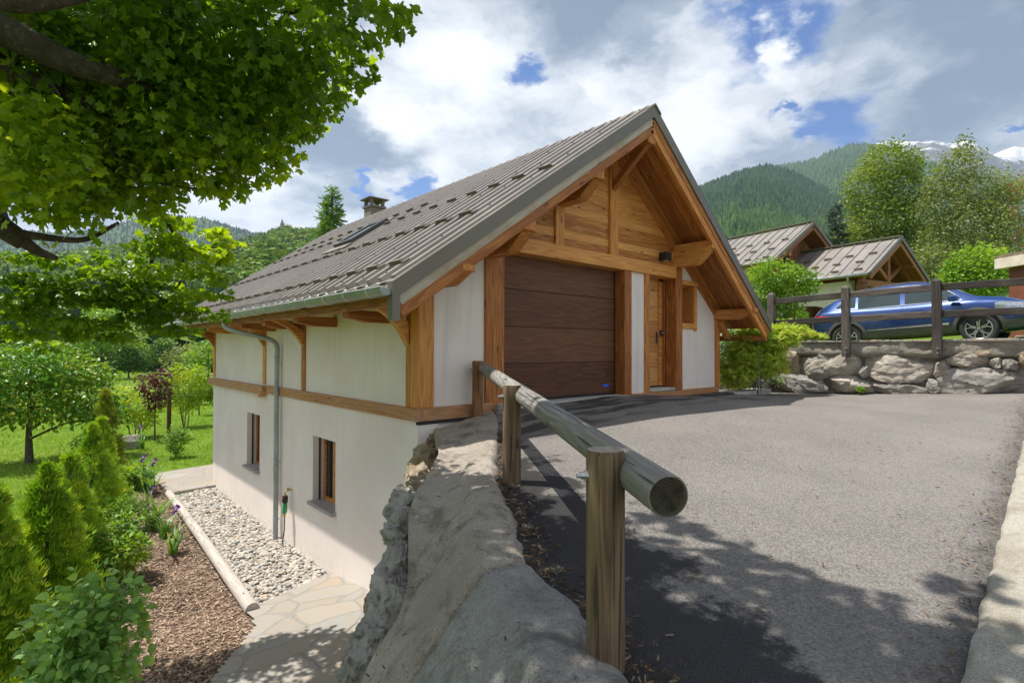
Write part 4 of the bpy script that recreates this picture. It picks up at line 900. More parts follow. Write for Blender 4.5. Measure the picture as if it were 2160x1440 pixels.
# rock wall below it: (px, py, size px across, size px down, level, material)
ROCKS = [(905, 918, 66, 40, -0.40, ROCKO, 'flat brown slab of rock under the corner of the chalet'),
         (893, 968, 52, 56, -0.50, ROCKO, 'ochre rock with pale top right below the brown corner slab'),
         (874, 1008, 42, 36, -0.55, ROCKO, 'small ochre rock between the ochre top rock and the grey crag'),
         (845, 1062, 58, 74, -0.66, ROCKG, 'grey crag with a pale notch halfway along the rock wall'),
         (842, 1122, 66, 80, -0.74, ROCKG, 'ridged grey rock below the notched crag'),
         (833, 1192, 76, 84, -0.84, ROCKG, 'bluish fractured rock beside the slanting mortar capping'),
         (822, 1262, 84, 120, -0.98, ROCKG, 'long pale grey rock leaning along the lower capping'),
         (790, 1262, 44, 56, -1.15, ROCKO, 'brown knob of rock jutting out over the stone path'),
         (778, 1352, 86, 110, -1.15, ROCKG, 'big grey rock overhanging the shaded path'),
         (748, 1412, 70, 90, -1.25, ROCKG, 'dark jagged rock at the bottom edge of the photo')]
for i, (px, py, sx, sy, z, mt, lb) in enumerate(ROCKS):
    p = at(px, py, z=z); dpt = float(np.dot(p-CAM, FW)); k = dpt/FPX; rad = sx*k/2
    boulder(lb, p+np.array([0.03, 0, -0.02-rad*0.2]), (rad*1.25, max(rad*1.45, sy*k*0.70), max(rad*1.15, 0.2)), 20+i, mt, rot=-0.55, tilt=(0.1*(i % 3-1), 0.25), group='rocks of the wall beside the stone path', rough=0.24)
lowr = [(0.35, -0.45, -1.0, .42, .5, .5), (-0.25, -1.05, -1.25, .5, .5, .55), (-0.75, -1.75, -1.5, .55, .6, .6), (-1.2, -2.45, -1.7, .55, .65, .6), (-1.62, -3.2, -1.75, .5, .7, .6), (-2.3, -4.3, -1.8, .6, .7, .65), (-3.0, -5.4, -1.9, .7, .8, .7),
        (0.3, -0.5, -2.1, .5, .5, .7), (-0.25, -1.2, -2.3, .5, .6, .7), (-0.85, -2.1, -2.4, .55, .65, .7), (-1.35, -3.0, -2.5, .6, .7, .7), (-2.0, -4.2, -2.6, .7, .8, .8), (-3.0, -5.8, -2.7, .8, .9, .9)]
for i, (x, y, z, a, b_, c) in enumerate(lowr):
    boulder('large grey rock in the lower courses of the wall beside the path', (x+0.25, y+0.05, z), (a, b_, c), 60+i, ROCKG, rot=-0.55, group='lower rocks of the path wall', rough=0.14, sub=5 if i < 7 else 3)
# earth body behind those rocks
m_ = MB(); m_.prism([(0.9, -0.15, -3.1), (0.2, -0.5, -3.1), (-1.35, -3.3, -3.1), (-3.2, -6.6, -3.1), (-2.6, -6.8, -3.1), (1.3, -0.12, -3.1)], (0, 0, 2.35)); tag(m_.build('rock_wall_core', MORTAR), 'mortared earth core behind the rocks of the path wall', 'retaining wall')
boulder('rounded grey stone between the garage post and the hindmost log post', (1.33, -0.12, -0.13), (0.17, 0.12, 0.14), 90, ROCKB, rough=0.06, name='fender_stone', cat='stone')

# stone retaining wall right of the driveway: face at x = 9.75
WX = 9.75
WALLR = [((1675, 748, 1811, 797), 'pale lens-shaped boulder under the middle fence post', ROCKB), ((1821, 746, 1974, 806), 'biggest buff boulder with rough face between two fence posts', ROCKB), ((1625, 790, 1740, 828), 'smooth grey boulder at the foot of the wall beside the bush', ROCKG),
         ((1747, 796, 1833, 829), 'squat brown-grey boulder in the bottom course under the lens-shaped one', ROCKB), ((1825, 804, 1956, 830), 'long low grey-white boulder below the biggest buff one', ROCKG), ((1980, 774, 2175, 830), 'wide grey slab-like boulder at the right edge of the photo', ROCKG),
         ((1988, 741, 2083, 775), 'pale block right of the nearest fence post', ROCKB), ((2082, 751, 2117, 775), 'small cream stone between two pale blocks', ROCKB), ((2115, 756, 2147, 781), 'small bluish stone beside the cream one', ROCKG), ((2141, 740, 2185, 777), 'ochre block cut by the right edge of the photo', ROCKO),
         ((1645, 728, 1684, 792), 'shaded brown stone under the end of the coping', ROCKO), ((1560, 790, 1627, 824), 'dark grey boulder below the bush at the chalet corner', ROCKG), ((1953, 800, 1986, 829), 'narrow grey filler stone in the bottom course', ROCKG), ((1968, 756, 2004, 802), 'wedge-shaped stone right of the biggest buff boulder', ROCKB),
         ((1810, 770, 1830, 800), 'thin dark filler stone between the two main boulders', ROCKG), ((2046, 738, 2100, 751), 'thin flat ochre stone under the mortar band', ROCKO)]
for i, (bx, lb, mt) in enumerate(WALLR):
    a, b_ = at(bx[0], bx[3], x=WX), at(bx[2], bx[1], x=WX); cy_, cz_ = (a[1]+b_[1])/2, (a[2]+b_[2])/2
    if bx[0] < 1640 and bx[1] > 780: 
        pass
    boulder(lb, (WX+0.20, cy_, cz_), (0.30, abs(b_[1]-a[1])/2*1.12, abs(b_[2]-a[2])/2*1.16), 120+i, mt, tilt=(0.06*((i*7) % 5-2), 0.0), group='boulders of the driveway retaining wall', rough=0.12)
wl = empty('retaining_wall', (10.0, -3, -0.3), 'rubble stone retaining wall with slab coping between driveway and upper lawn', 'wall')
V, F = [], []
nyw, nzw = 170, 40; ysw = np.linspace(3.0, -9.0, nyw)
for y in ysw:
    for k in range(nzw):
        z = -0.55+k*(0.915+0.55)/(nzw-1); up_ = max(0, min(1, (z-0.58)/0.06))
        nn = mnoise.fractal(Vector((y*3.0, z*4.5, 1.0)), 1, 2, 6); cell = mnoise.voronoi(Vector((y*2.4, z*3.0, 0.0)))[0][0]
        V.append((WX+0.19-0.19*up_*0.83+0.035*nn-0.05*min(cell, 0.5)*2*up_, y, z))
I = np.arange(nyw*nzw).reshape(nyw, nzw); F = np.stack([I[:-1, :-1], I[1:, :-1], I[1:, 1:], I[:-1, 1:]], -1).reshape(-1, 4)
npmesh('mortar_wall', V, F, MORTAR, wl, smooth=True)
m_ = MB(); m_.box(WX+0.26, WX+0.45, -9, 3, -0.55, 0.91); m_.build('wall_core', MORTAR, wl)
cpm = MB(); y = 0.45; r_ = np.random.default_rng(3)
while y > -9:
    L = r_.uniform(0.45, 0.95); zt = 0.958+r_.uniform(-0.008, 0.008)+0.0; n_ = 7; fr = [(WX-0.05+r_.uniform(-0.025, 0.02), y-L*k/n_*0.99, 0.915) for k in range(n_+1)]
    cpm.prism(fr+[(WX+0.42, y-L*0.99, 0.915), (WX+0.42, y, 0.915)], (0, 0, zt-0.915)); y -= L
cpm.build('coping', FLAG, wl, bevel=0.008)
for (y, z, s) in ((-4.95, 0.99, 0.3), (-5.5, 0.99, 0.35)):
    pass
m_ = MB(); m_.prism([(WX+0.05, -4.55, 0.962), (WX+0.4, -4.5, 0.962), (WX+0.42, -6.2, 0.962), (WX+0.03, -6.3, 0.962)], (0, 0, 0.055)); tag(m_.build('flat_stone', ROCKO, bevel=0.01), 'flat loose stone slab lying on the coping at the right edge', 'stone')

# dark timber fence on that wall
fence = empty('timber_fence', (WX, -3, 0.6), 'dark weathered post and rail fence bolted to the stone wall', 'fence')
FY = [-0.255, -1.845, -3.435, -5.03]
for i, y in enumerate(FY):
    px_ = WX-0.12; z0 = 0.6 if i else 0.75; zt = (2.12, 2.15, 2.155, 2.16)[i]; hw = 0.072
    m = MB(); m.poly([(-hw, -hw, z0), (hw, -hw, z0), (hw, hw, z0), (-hw, hw, z0), (-hw, -hw, zt-0.06), (hw, -hw, zt-0.06), (hw, hw, zt-0.06), (-hw, hw, zt-0.06), (-hw*.3, -hw*.3, zt), (hw*.3, -hw*.3, zt), (hw*.3, hw*.3, zt), (-hw*.3, hw*.3, zt)],
                     [(0, 3, 2, 1), (0, 1, 5, 4), (1, 2, 6, 5), (2, 3, 7, 6), (3, 0, 4, 7), (4, 5, 9, 8), (5, 6, 10, 9), (6, 7, 11, 10), (7, 4, 8, 11), (8, 9, 10, 11)])
    # grain frame: build lying, local X = up
    o = m.build('fence_post', FENCEW, None)
    Mr = Matrix.Rotation(math.pi/2, 4, 'Y'); o.data.transform(Mr); o.matrix_basis = Matrix.Translation((px_, y, 0)) @ Mr.inverted()
    col.objects.unlink(o); link(o, fence)
    if i:
        for zz_ in (0.69, 0.78):
            b3 = MB(); b3.tube([(px_-hw-0.05, y-0.02, zz_), (px_-hw+0.01, y-0.02, zz_)], 0.011, 8); b3.tube([(px_-hw-0.018, y-0.02, zz_), (px_-hw+0.002, y-0.02, zz_)], 0.022, 6); b3.build('bolt', STEEL, o)
for za, zb in ((1.90, 1.975), (1.385, 1.45)):
    for a, b_ in zip(FY[:-1], FY[1:]):
        t0, t1 = (FY[0]-a)/(FY[0]-FY[2]), (FY[0]-b_)/(FY[0]-FY[2])
        beam('rail', (WX-0.12, a-0.05, za+(zb-za)*min(t0, 1.0)), (WX-0.12, b_+0.05, za+(zb-za)*min(t1, 1.0)), 0.065, 0.135, FENCEW, fence, bevel=0.01)

# log barrier on the left
bar_ = empty('log_barrier', (-0.7, -2.6, -0.33), 'silvery round log handrail bolted to three thick round posts', 'barrier')
PO = [(-1.99, -4.58), (-0.735, -2.61), (0.83, -0.14)]
PTOP = [0.355, 0.452, 0.585]
for i, ((x, y), zt) in enumerate(zip(PO, PTOP)):
    zb = float(zdrive(x, y))-0.12; r0 = 0.074; n_ = 40; rows = [0, 0.12, 0.3, 0.5, 0.7, 0.9, 0.985, 1.0]; V = []
    for t in rows:
        z = zb+(zt-zb)*t
        for k in range(n_):
            a = 2*math.pi*k/n_; rr = r0*(1+0.02*mnoise.noise(Vector((math.cos(a)*1.2+i*5, math.sin(a)*1.2, z*1.5))))-(0.006 if t == 1.0 else 0)
            V.append((rr*math.cos(a), rr*math.sin(a), z))
    m = MB(); m.poly(V, [(j*n_+k, j*n_+(k+1) % n_, (j+1)*n_+(k+1) % n_, (j+1)*n_+k) for j in range(len(rows)-1) for k in range(n_)])
    m.poly([V[(len(rows)-1)*n_+k] for k in range(n_)], [tuple(range(n_))])
    o = m.build('post', POSTW if i < 2 else POSTR, None, smooth=True, auto=35)
    bmm = o.data; 
    bmm.materials.append(TOPW)
    for p_ in bmm.polygons:
        if abs(p_.normal.z) > 0.9: p_.material_index = 1
    Mr = Matrix.Rotation(math.pi/2, 4, 'Y'); o.data.transform(Mr); o.matrix_basis = Matrix.Translation((x, y, 0)) @ Mr.inverted()
    col.objects.unlink(o); link(o, bar_)
RA, RB = at(1410, 1047, d=1.80), np.array([0.965, -0.06, 0.50])
rail_dir = unit(RB-RA); n_ = 40; V = []; Lr = np.linalg.norm(RB-RA)
steps = [0, 0.004, 0.05]+list(np.linspace(0.1, Lr, 26))
for s in steps:
    for k in range(n_):
        a = 2*math.pi*k/n_; rr = 0.072*(1+0.03*mnoise.noise(Vector((math.cos(a), math.sin(a), s*0.9)))+0.012*mnoise.noise(Vector((math.cos(a)*4, math.sin(a)*4, s*2))))-(0.006 if s == 0 else 0)
        V.append((s, rr*math.cos(a), rr*math.sin(a)))
m = MB(); m.poly(V, [(j*n_+k, j*n_+(k+1) % n_, (j+1)*n_+(k+1) % n_, (j+1)*n_+k) for j in range(len(steps)-1) for k in range(n_)])
m.poly(V[:n_], [tuple(range(n_))]); m.poly(V[-n_:], [tuple(range(n_))])
o = m.build('handrail', RAILW, None, smooth=True, auto=35); o.data.materials.append(ENDW)
for p_ in o.data.polygons:
    if abs(p_.normal.x) > 0.9: p_.material_index = 1
sv = unit(np.cross(rail_dir, (0, 0, 1))); u2 = np.cross(sv, rail_dir); M = Matrix.Identity(4)
for i in range(3): M[i][0] = rail_dir[i]; M[i][1] = sv[i]; M[i][2] = u2[i]; M[i][3] = RA[i]
o.matrix_basis = M; col.objects.unlink(o); link(o, bar_)
for i, (x, y) in enumerate(PO):
    t = np.dot(np.array([x, y])-RA[:2], rail_dir[:2])/np.dot(rail_dir[:2], rail_dir[:2]); q = RA+rail_dir*t; d = unit(np.array([x, y])-q[:2]); z = q[2]-0.01
    m = MB(); p0 = np.array([x+d[0]*0.06, y+d[1]*0.06, z]); p1 = p0+np.array([d[0]*0.055, d[1]*0.055, 0]); m.tube([p0, p1], 0.009, 8); m.tube([p0+(p1-p0)*0.2, p0+(p1-p0)*0.42], 0.021, 6); m.tube([p0+(p1-p0)*0.42, p0+(p1-p0)*0.72], 0.015, 6); m.build('bolt', STEEL, bar_)

# garden log edging
m = MB(); m.tube([LOGA, (LOGA+LOGB)/2+np.array([0.01, 0, 0.01]), LOGB], [0.082, 0.088, 0.094], 20); o = m.build('edging_log', LOGPALE, None, smooth=True, auto=40)
o.data.transform(Matrix.Translation((-float((LOGA+LOGB)[0]/2), -float((LOGA+LOGB)[1]/2), -float((LOGA+LOGB)[2]/2)))); Mz = Matrix.Rotation(math.pi/2, 4, 'Z'); o.data.transform(Mz.inverted()); o.matrix_basis = Matrix.Translation(((LOGA+LOGB)/2).tolist()) @ Mz
tag(o, 'pale weathered log edging between mulch bed and pebbles', 'log')

# pebbles
npb = 5600; pts = np.stack([rng.uniform(-1.35, 0.02, npb*2), rng.uniform(2.0, 10.0, npb*2)], 1); pts = pts[in_peb(pts)][:npb]; npb = len(pts)
sz = rng.uniform(0.018, 0.042, npb)*np.where(rng.random(npb) < 0.1, 1.3, 1.0); pos = np.stack([pts[:, 0], pts[:, 1], zlow(pts[:, 0], pts[:, 1])-0.01+rng.uniform(0.0, 0.045, npb)], 1)
a = rng.uniform(0, 6.28, npb); nrm = unit(np.stack([rng.normal(0, .22, npb), rng.normal(0, .22, npb), np.ones(npb)], 1)); fr = frames(np.stack([np.cos(a), np.sin(a), np.zeros(npb)], 1), nrm)
scl = np.stack([sz*rng.uniform(0.95, 1.4, npb), sz, sz*rng.uniform(0.45, 0.7, npb)], 1); TV, TF = ICO[2]
V, F = scatter(TV, TF, pos, fr, scl[:, None, :].reshape(npb, 3)); tag(npmesh('pebbles', V, F, PEB, smooth=True, rnd=np.repeat(rng.random(npb), len(TF))), 'pale rounded river pebbles along the foot of the side wall', 'pebbles', kind='stuff')

# mulch chips, leaf litter along the asphalt edge
CHIPV = np.array([(-.5, -.12, 0), (.5, -.10, .05), (.45, .12, .1), (-.45, .1, .03)]); CHIPF = np.array([(0, 1, 2, 3)])
def chips(name, pts, zf, smin, smax, mat, tilt=0.35, lift=0.01, tv=CHIPV, tf=CHIPF):
    n_ = len(pts); a = rng.uniform(0, 6.28, n_); nrm = unit(np.stack([rng.normal(0, tilt, n_), rng.normal(0, tilt, n_), np.ones(n_)], 1)); fr = frames(np.stack([np.cos(a), np.sin(a), rng.normal(0, tilt*0.6, n_)], 1), nrm)
    pos = np.stack([pts[:, 0], pts[:, 1], zf(pts[:, 0], pts[:, 1])+lift+rng.random(n_)*0.012], 1); V, F = scatter(tv, tf, pos, fr, rng.uniform(smin, smax, n_)); return npmesh(name, V, F, mat, rnd=np.repeat(rng.random(n_), len(tf)))
pts = np.stack([rng.uniform(-4.6, -1.0, 52000), rng.uniform(-1.5, 11.5, 52000)], 1); pts = pts[in_bed(pts)]
tag(chips('wood_chips', pts, lambda x, y: zlow(x, y)+0.03*np.sin(x*4)*np.sin(y*3)+0.022, 0.02, 0.075, L_CHIP), 'brown wood chip mulch covering the flower bed', 'wood chips', kind='stuff')
i = rng.integers(40, NS-40, 2400); e = Rs[i]; off = np.abs(rng.normal(0, 0.10, 2400)); nrm2 = np.array([0.849, -0.528]); pts = e[:, :2]+nrm2*(off-0.03)[:, None]+rng.normal(0, 0.03, (2400, 2))
kt = rng.random(900); kp = KA+(KB-KA)*kt[:, None]+np.stack([np.zeros(900), np.abs(rng.normal(0, 0.10, 900))+0.02], 1)
sp_ = np.stack([rng.uniform(-1.9, 4, 260), rng.uniform(-5.4, -2.5, 260)], 1); sp_ = sp_[leftof(sp_) > 0.5]
ci = rng.integers(20, NS-60, 420); ct = np.where(rng.random(420) < .6, rng.uniform(.02, .16, 420), rng.uniform(.05, .98, 420)); cq_ = Ls[ci]*(1-ct)[:, None]+Rs[ci]*ct[:, None]; zd_ = zdrive(cq_[:, 0], cq_[:, 1]); cz_ = zd_+.05-(zd_-Ls[ci][:, 2]+.05)*np.clip((1-ct-.34)/.66, 0, 1)**1.12
tag(chips('capping_litter', cq_[:, :2], lambda x, y: cz_, 0.010, 0.032, L_LITTER, 0.4, 0.012), 'brown dry litter caught on the mortar capping of the rock wall', 'litter', kind='stuff')
pts = np.concatenate([pts, kp, sp_]); tag(chips('leaf_litter', pts, lambda x, y: zdrive(x, y), 0.010, 0.038, L_LITTER, 0.45, 0.008), 'brown dry leaf litter gathered along the asphalt edges', 'litter', kind='stuff')

# ------------------------------------------------------------------ the neighbours' houses
def gable_house(name, label, apex, eL, eR, length, ground, wall_mat, rib, parts):
    """gable front seen from the driveway; apex, eL, eR are points of the front verge, ridge runs back along rd"""
    apex, eL, eR = (np.array(q, float) for q in (apex, eL, eR)); rd = np.array([0.2, 0.98, 0.0]); rd /= np.linalg.norm(rd); ed = np.array([rd[1], -rd[0], 0])
    root = empty(name, (apex[0]+rd[0]*length/2, apex[1]+rd[1]*length/2, ground), label, 'house')
    m = MB()
    for e in (eL, eR):
        d = unit(apex-e); nz_ = unit(np.cross(d, rd)); nz_ = nz_ if nz_[2] > 0 else -nz_
        m.prism([e, apex, apex-nz_*0.1, e-nz_*0.1], rd*length)
        if e is eL:
            k = 0.25
            while k < length-0.1: m.bar(e+rd*k+nz_*0.015, apex+rd*k+nz_*0.015, 0.05, 0.05, nz_); k += rib
    rf = m.build('roof', NBROOF, root)
    m = MB()
    for e in (eL, eR):
        d = unit(apex-e); nz_ = unit(np.cross(d, rd)); nz_ = nz_ if nz_[2] > 0 else -nz_
        m.prism([e-rd*0.02+nz_*0.05, apex-rd*0.02+nz_*0.05, apex-rd*0.02-nz_*0.10, e-rd*0.02-nz_*0.10], rd*0.05)
    m.bar(apex+np.array([0, 0, .05]), apex+rd*length+np.array([0, 0, .05]), 0.3, 0.05); m.build('verge_trim', FLASH, rf)
    m = MB()
    for e in (eL, eR):
        d = unit(apex-e); nz_ = unit(np.cross(d, rd)); nz_ = nz_ if nz_[2] > 0 else -nz_
        m.prism([e+rd*0.04-nz_*0.12, apex+rd*0.04-nz_*0.12, apex+rd*0.04-nz_*0.30, e+rd*0.04-nz_*0.30], rd*0.07)
        m.prism([e+rd*0.1-nz_*0.12, apex+rd*0.1-nz_*0.12, apex+rd*0.1-nz_*0.16, e+rd*0.1-nz_*0.16], rd*(length-0.2))
    m.build('verge_board', NBBEAM, rf)
    d = unit(apex-eL); nz_ = unit(np.cross(d, rd)); nz_ = nz_ if nz_[2] > 0 else -nz_; Lr_ = np.linalg.norm(apex-eL); first = None
    for s in (0.10, 0.33, 0.56):
        k = 0.6+(0.25 if s == 0.33 else 0)
        while k < length-0.4:
            c = eL+d*Lr_*s+rd*k+nz_*0.09
            if first is None:
                g = MB(); g.obox(c-nz_*0.03, rd*0.17, d*0.012, nz_*0.03); g.obox(c+d*0.03, rd*0.17, d*0.03, nz_*0.006); first = g.build('snow_guard', GUARD, rf, loc=c)
            else: o = first.copy(); col.objects.link(o); o.location = Vector(c.tolist())
            k += 1.0
    return root, rd, ed
NBROOF = simple('neighbour_roof', (0.235, 0.212, 0.19), 0.45, 0.2, 0.1, 1.2)
NBPL = simple('neighbour_plaster', (0.62, 0.555, 0.46), 0.9, 0, 0.08, 2, 0.3, 50)
NBDARK = simple('neighbour_dark', (0.03, 0.02, 0.015), 0.8)
PN = np.array([.2, .98, 0])
AP = at(1902, 500, d=24); EL_, ER_ = at(1836, 574, P=AP, N=PN), at(1965.5, 598, P=AP, N=PN)
cp_, rd, ed = gable_house('carport', 'open gabled carport with timber truss and grey metal roof behind the blue car', AP, EL_, ER_, 8.4, 1.1, NBPL, 0.55, None)
gz = 1.0
def P3(base, a, b_, z): return np.array([base[0], base[1], 0])+ed*a+rd*b_+np.array([0, 0, z])
wL = np.dot(EL_-AP, ed)+0.45; wR = np.dot(ER_-AP, ed)-0.45; Fb = AP
# side wall with its arch (towards us), rear wall
m = MB(); ze = EL_[2]-0.22; pts = [(1.0, gz-.5), (1.0, ze), (8.1, ze), (8.1, gz-.5), (4.6, gz-.5)]
arch = [(4.6-0.001, gz-.5)]+[(3.05+1.55*math.cos(t), 1.95+gz*0+0.85*math.sin(t)) for t in np.linspace(0, math.pi, 14)]+[(1.5, gz-.5)]
m.prism([P3(Fb, wL, a, z) for a, z in [(1.0, gz-.5)]+[(1.0, ze), (8.1, ze), (8.1, gz-.5)]+arch], ed*0.25); m.build('plaster_wall', NBPL, cp_)
m = MB(); m.prism([P3(Fb, wL+0.3, 8.0, gz-.5), P3(Fb, wR, 8.0, gz-.5), P3(Fb, wR, 8.0, ze), P3(Fb, 0, 8.0, AP[2]-0.3), P3(Fb, wL+0.3, 8.0, ze)], rd*0.1); m.build('back_wall', NBWOOD, cp_)
m = MB(); m.prism([P3(Fb, wR, 1.0, gz-.5), P3(Fb, wR, 8.0, gz-.5), P3(Fb, wR, 8.0, ze), P3(Fb, wR, 1.0, ze)], ed*0.12); m.build('side_boarding', NBWOOD, cp_)
for nm, a, b_, w_, h in (('tie_beam', P3(Fb, wL-0.1, .6, ze-.12), P3(Fb, wR+.1, .6, ze-.12), .18, .3), ('post', P3(Fb, wL+0.05, .6, gz-.5), P3(Fb, wL+0.05, .6, ze-.1), .32, .3), ('post', P3(Fb, wR-0.05, .6, gz-.5), P3(Fb, wR-.05, .6, ze-.1), .3, .3),
                      ('king_post', P3(Fb, 0, .6, ze), P3(Fb, 0, .6, AP[2]-.25), .2, .2), ('truss_rafter', P3(Fb, wL, .6, ze+0.05), P3(Fb, 0, .6, AP[2]-.35), .18, .22), ('truss_rafter', P3(Fb, wR, .6, ze+.05), P3(Fb, 0, .6, AP[2]-.35), .18, .22),
                      ('truss_strut', P3(Fb, 0, .6, ze+.1), P3(Fb, wR*0.5, .6, ze+(AP[2]-ze)*.42), .14, .18), ('truss_strut', P3(Fb, 0, .6, ze+.1), P3(Fb, wL*0.5, .6, ze+(AP[2]-ze)*.42), .14, .18),
                      ('purlin', P3(Fb, wR*.55, .05, ze+(AP[2]-ze)*.42), P3(Fb, wR*.55, 8, ze+(AP[2]-ze)*.42), .2, .25)):
    up_ = (0, 0, 1) if abs(b_[2]-a[2]) < 0.9*np.linalg.norm(b_-a) else tuple(rd)
    beam(nm, a, b_, w_, h, NBBEAM, cp_, up_, bevel=0.01)
gm = MB(); gm.tube([EL_+rd*0.1+np.array([-.08, 0, -.06]), EL_+rd*8.3+np.array([-.08, 0, -.06])], 0.07, 8); gm.tube(catm([EL_+rd*0.9+np.array([-.05, 0, -.1]), EL_+rd*0.9+np.array([.0, 0, -.3]), P3(Fb, wL-.06, .95, ze-.35), P3(Fb, wL-.06, .95, gz-.5)], 4), 0.05, 8); gm.build('gutter', ZINCD, cp_, smooth=True)
# balcony boards and low wall further left
P1 = at(1681, 641, d=29); 
bal = empty('wooden_balcony', P1-np.array([0, 0, 1]), 'brown boarded balcony rail seen below the bush left of the blue car', 'balcony')
m = MB()
for k in range(17): m.obox(P1+ed*(0.1+k*0.105)+np.array([0, 0, -.25]), ed*0.043, rd*0.012, (0, 0, .27))
m.build('rail_boards', NBBEAM, bal); m = MB(); m.obox(P1+ed*0.9+np.array([0, 0, .03]), ed*0.95, rd*0.05, (0, 0, .04)); m.obox(P1+ed*.9+np.array([0, 0, -.56]), ed*.95, rd*.05, (0, 0, .05)); m.build('handrail', NBBEAM, bal)
m = MB(); m.obox(P1+ed*0.9+rd*0.25+np.array([0, 0, -1.3]), ed*1.3, rd*0.15, (0, 0, .70)); m.build('plaster_base', NBPL, bal)
AP2 = at(1718, 468, d=27); E2L, E2R = at(1632, 549, P=AP2, N=PN), at(1756.5, 520, P=AP2, N=PN); E2R = E2R+(E2R-AP2)*0.8
h2, rd, ed = gable_house('neighbour_chalet', 'grey roofed chalet with vertical larch boards left of the open carport', AP2, E2L, E2R, 9.5, 1.1, NBPL, 0.5, None)
F2 = AP2; w2L = np.dot(E2L-AP2, ed)+0.75; w2R = np.dot(E2R-AP2, ed)-0.75; z2 = E2L[2]+0.2
m = MB(); m.prism([P3(F2, w2L, 0.9, 0.4), P3(F2, w2R, 0.9, 0.4), P3(F2, w2R, 0.9, E2R[2]+.2), P3(F2, 0, 0.9, AP2[2]-.3), P3(F2, w2L, .9, z2)], rd*0.2)
o = m.build('boarded_gable', NBWOOD, h2)
m = MB(); m.prism([P3(F2, w2L, 1.1, 0.4), P3(F2, w2L, 9.0, 0.4), P3(F2, w2L, 9.0, z2), P3(F2, w2L, 1.1, z2)], ed*0.2); m.build('plaster_wall', NBPL, h2)
m = MB(); q = P3(F2, -1.1, 0.885, 5.0); m.obox(q, ed*0.32, rd*0.03, (0, 0, .5)); wn_ = m.build('window', NBDARK, h2); m = MB(); m.obox(q+ed*0.36, ed*0.05, rd*0.05, (0, 0, .55)); m.obox(q-ed*0.36, ed*0.05, rd*0.05, (0, 0, .55)); m.build('window_frame', NBBEAM, wn_)
beam('purlin', P3(F2, 1.5, 0.05, 5.75), P3(F2, 1.5, 1.0, 5.75), .2, .25, NBBEAM, h2); beam('purlin', P3(F2, -1.9, 0.05, 5.4), P3(F2, -1.9, 1.0, 5.4), .2, .25, NBBEAM, h2)
# brown shed cut by the right edge
q = at(2150, 545, d=15); sh = empty('garden_shed', (q[0]+0.6, q[1]+0.3, 1.3), 'brown boarded shed with cream roof edge cut by the right edge of the photo', 'shed')
a0 = at(2119, 560, d=15); a1 = at(2230, 558, d=13.6); dv = unit((a1-a0)*np.array([1, 1, 0])); nv = np.array([-dv[1], dv[0], 0])
m = MB(); m.obox((a0+a1)/2+nv*0.9+np.array([0, 0, .17]), dv*0.95, nv*0.95, (0, 0, .14)); m.build('roof_edge', simple('cream_fascia', (0.66, 0.58, 0.47), 0.7), sh)
m = MB(); m.obox((a0+a1)/2+nv*0.9+np.array([0, 0, .36]), dv*0.93, nv*0.93, (0, 0, .04)); m.build('roof_cover', simple('shed_roof', (0.2, 0.15, 0.10), 0.9, 0, 0.3), sh)
m = MB(); m.obox((a0+a1)/2+nv*0.95+dv*0.12+np.array([0, 0, -1.4]), dv*0.85, nv*0.8, (0, 0, 1.42)); m.build('shed_wall', simple('shed_brown', (0.19, 0.055, 0.025), 0.7, 0, 0.15, 3), sh)

# ------------------------------------------------------------------ the blue car
ST = np.array([(-2.20, .44, .70, .80, .60, .45), (-2.14, .30, .88, 1.0, .80, .60), (-2.0, .26, 1.03, 1.15, .88, .66), (-1.7, .25, 1.06, 1.36, .915, .64), (-1.25, .245, 1.04, 1.51, .925, .64), (-.7, .24, 1.01, 1.59, .925, .65), (0, .24, .985, 1.605, .925, .655), (.45, .24, .975, 1.55, .925, .645),
               (.85, .24, .975, 1.38, .925, .66), (1.18, .24, .985, 1.16, .925, .72), (1.40, .24, .97, 1.075, .92, .74), (1.8, .25, .92, 1.0, .91, .72), (2.08, .28, .82, .90, .86, .64), (2.22, .36, .70, .78, .74, .5), (2.28, .44, .60, .66, .55, .4)])
def car_par(x): return [np.interp(x, ST[:, 0], ST[:, k]) for k in range(1, 6)]
xs_c = np.linspace(-2.20, 2.28, 97)
def smooth1(k, x):
    i = np.clip(np.searchsorted(ST[:, 0], x)-1, 0, len(ST)-2); p = np.concatenate([[2*ST[0]-ST[1]], ST, [2*ST[-1]-ST[-2]]]); t = (x-ST[i, 0])/(ST[i+1, 0]-ST[i, 0]); a, b_, c, d = p[i, k], p[i+1, k], p[i+2, k], p[i+3, k]
    return 0.5*(2*b_+(c-a)*t+(2*a-5*b_+4*c-d)*t*t+(3*b_-a-3*c+d)*t**3)
def section(x):
    zb, zl, zt, wb, wt_ = (smooth1(k, x) for k in range(1, 6)); h = zl-zb
    return [(0.0, zb), (wb-.16, zb), (wb-.05, zb+.06), (wb-.015, zb+.20), (wb+0.0, zb+h*.45), (wb+.012, zb+h*.66), (wb+0.0, zl-.10), (wb-.035, zl-.015), (wb-.06, zl+.015*(zt-zl)/.6), (wb-.06-(wb-.06-wt_)*.62, zl+(zt-zl)*.66), (wt_-.0, zt-.055*min(1, (zt-zl)/.4)), (wt_-.14, zt-.012), (0.0, zt)]
def side_y(x, z):
    s = section(x)
    for (y0, z0), (y1, z1) in zip(s[1:-2], s[2:-1]):
        if z0 <= z <= z1 and z1 > z0: return y0+(y1-y0)*(z-z0)/(z1-z0)
    return s[6][0]
car = empty('parked_car', (13.02, -2.43, 0.80), 'blue crossover car parked behind the dark timber fence', 'car')
V = []; sec_n = 13
for x in xs_c:
    s = section(x); V += [(x, -y, z) for y, z in s]+[(x, y, z) for y, z in s[-2:0:-1]]
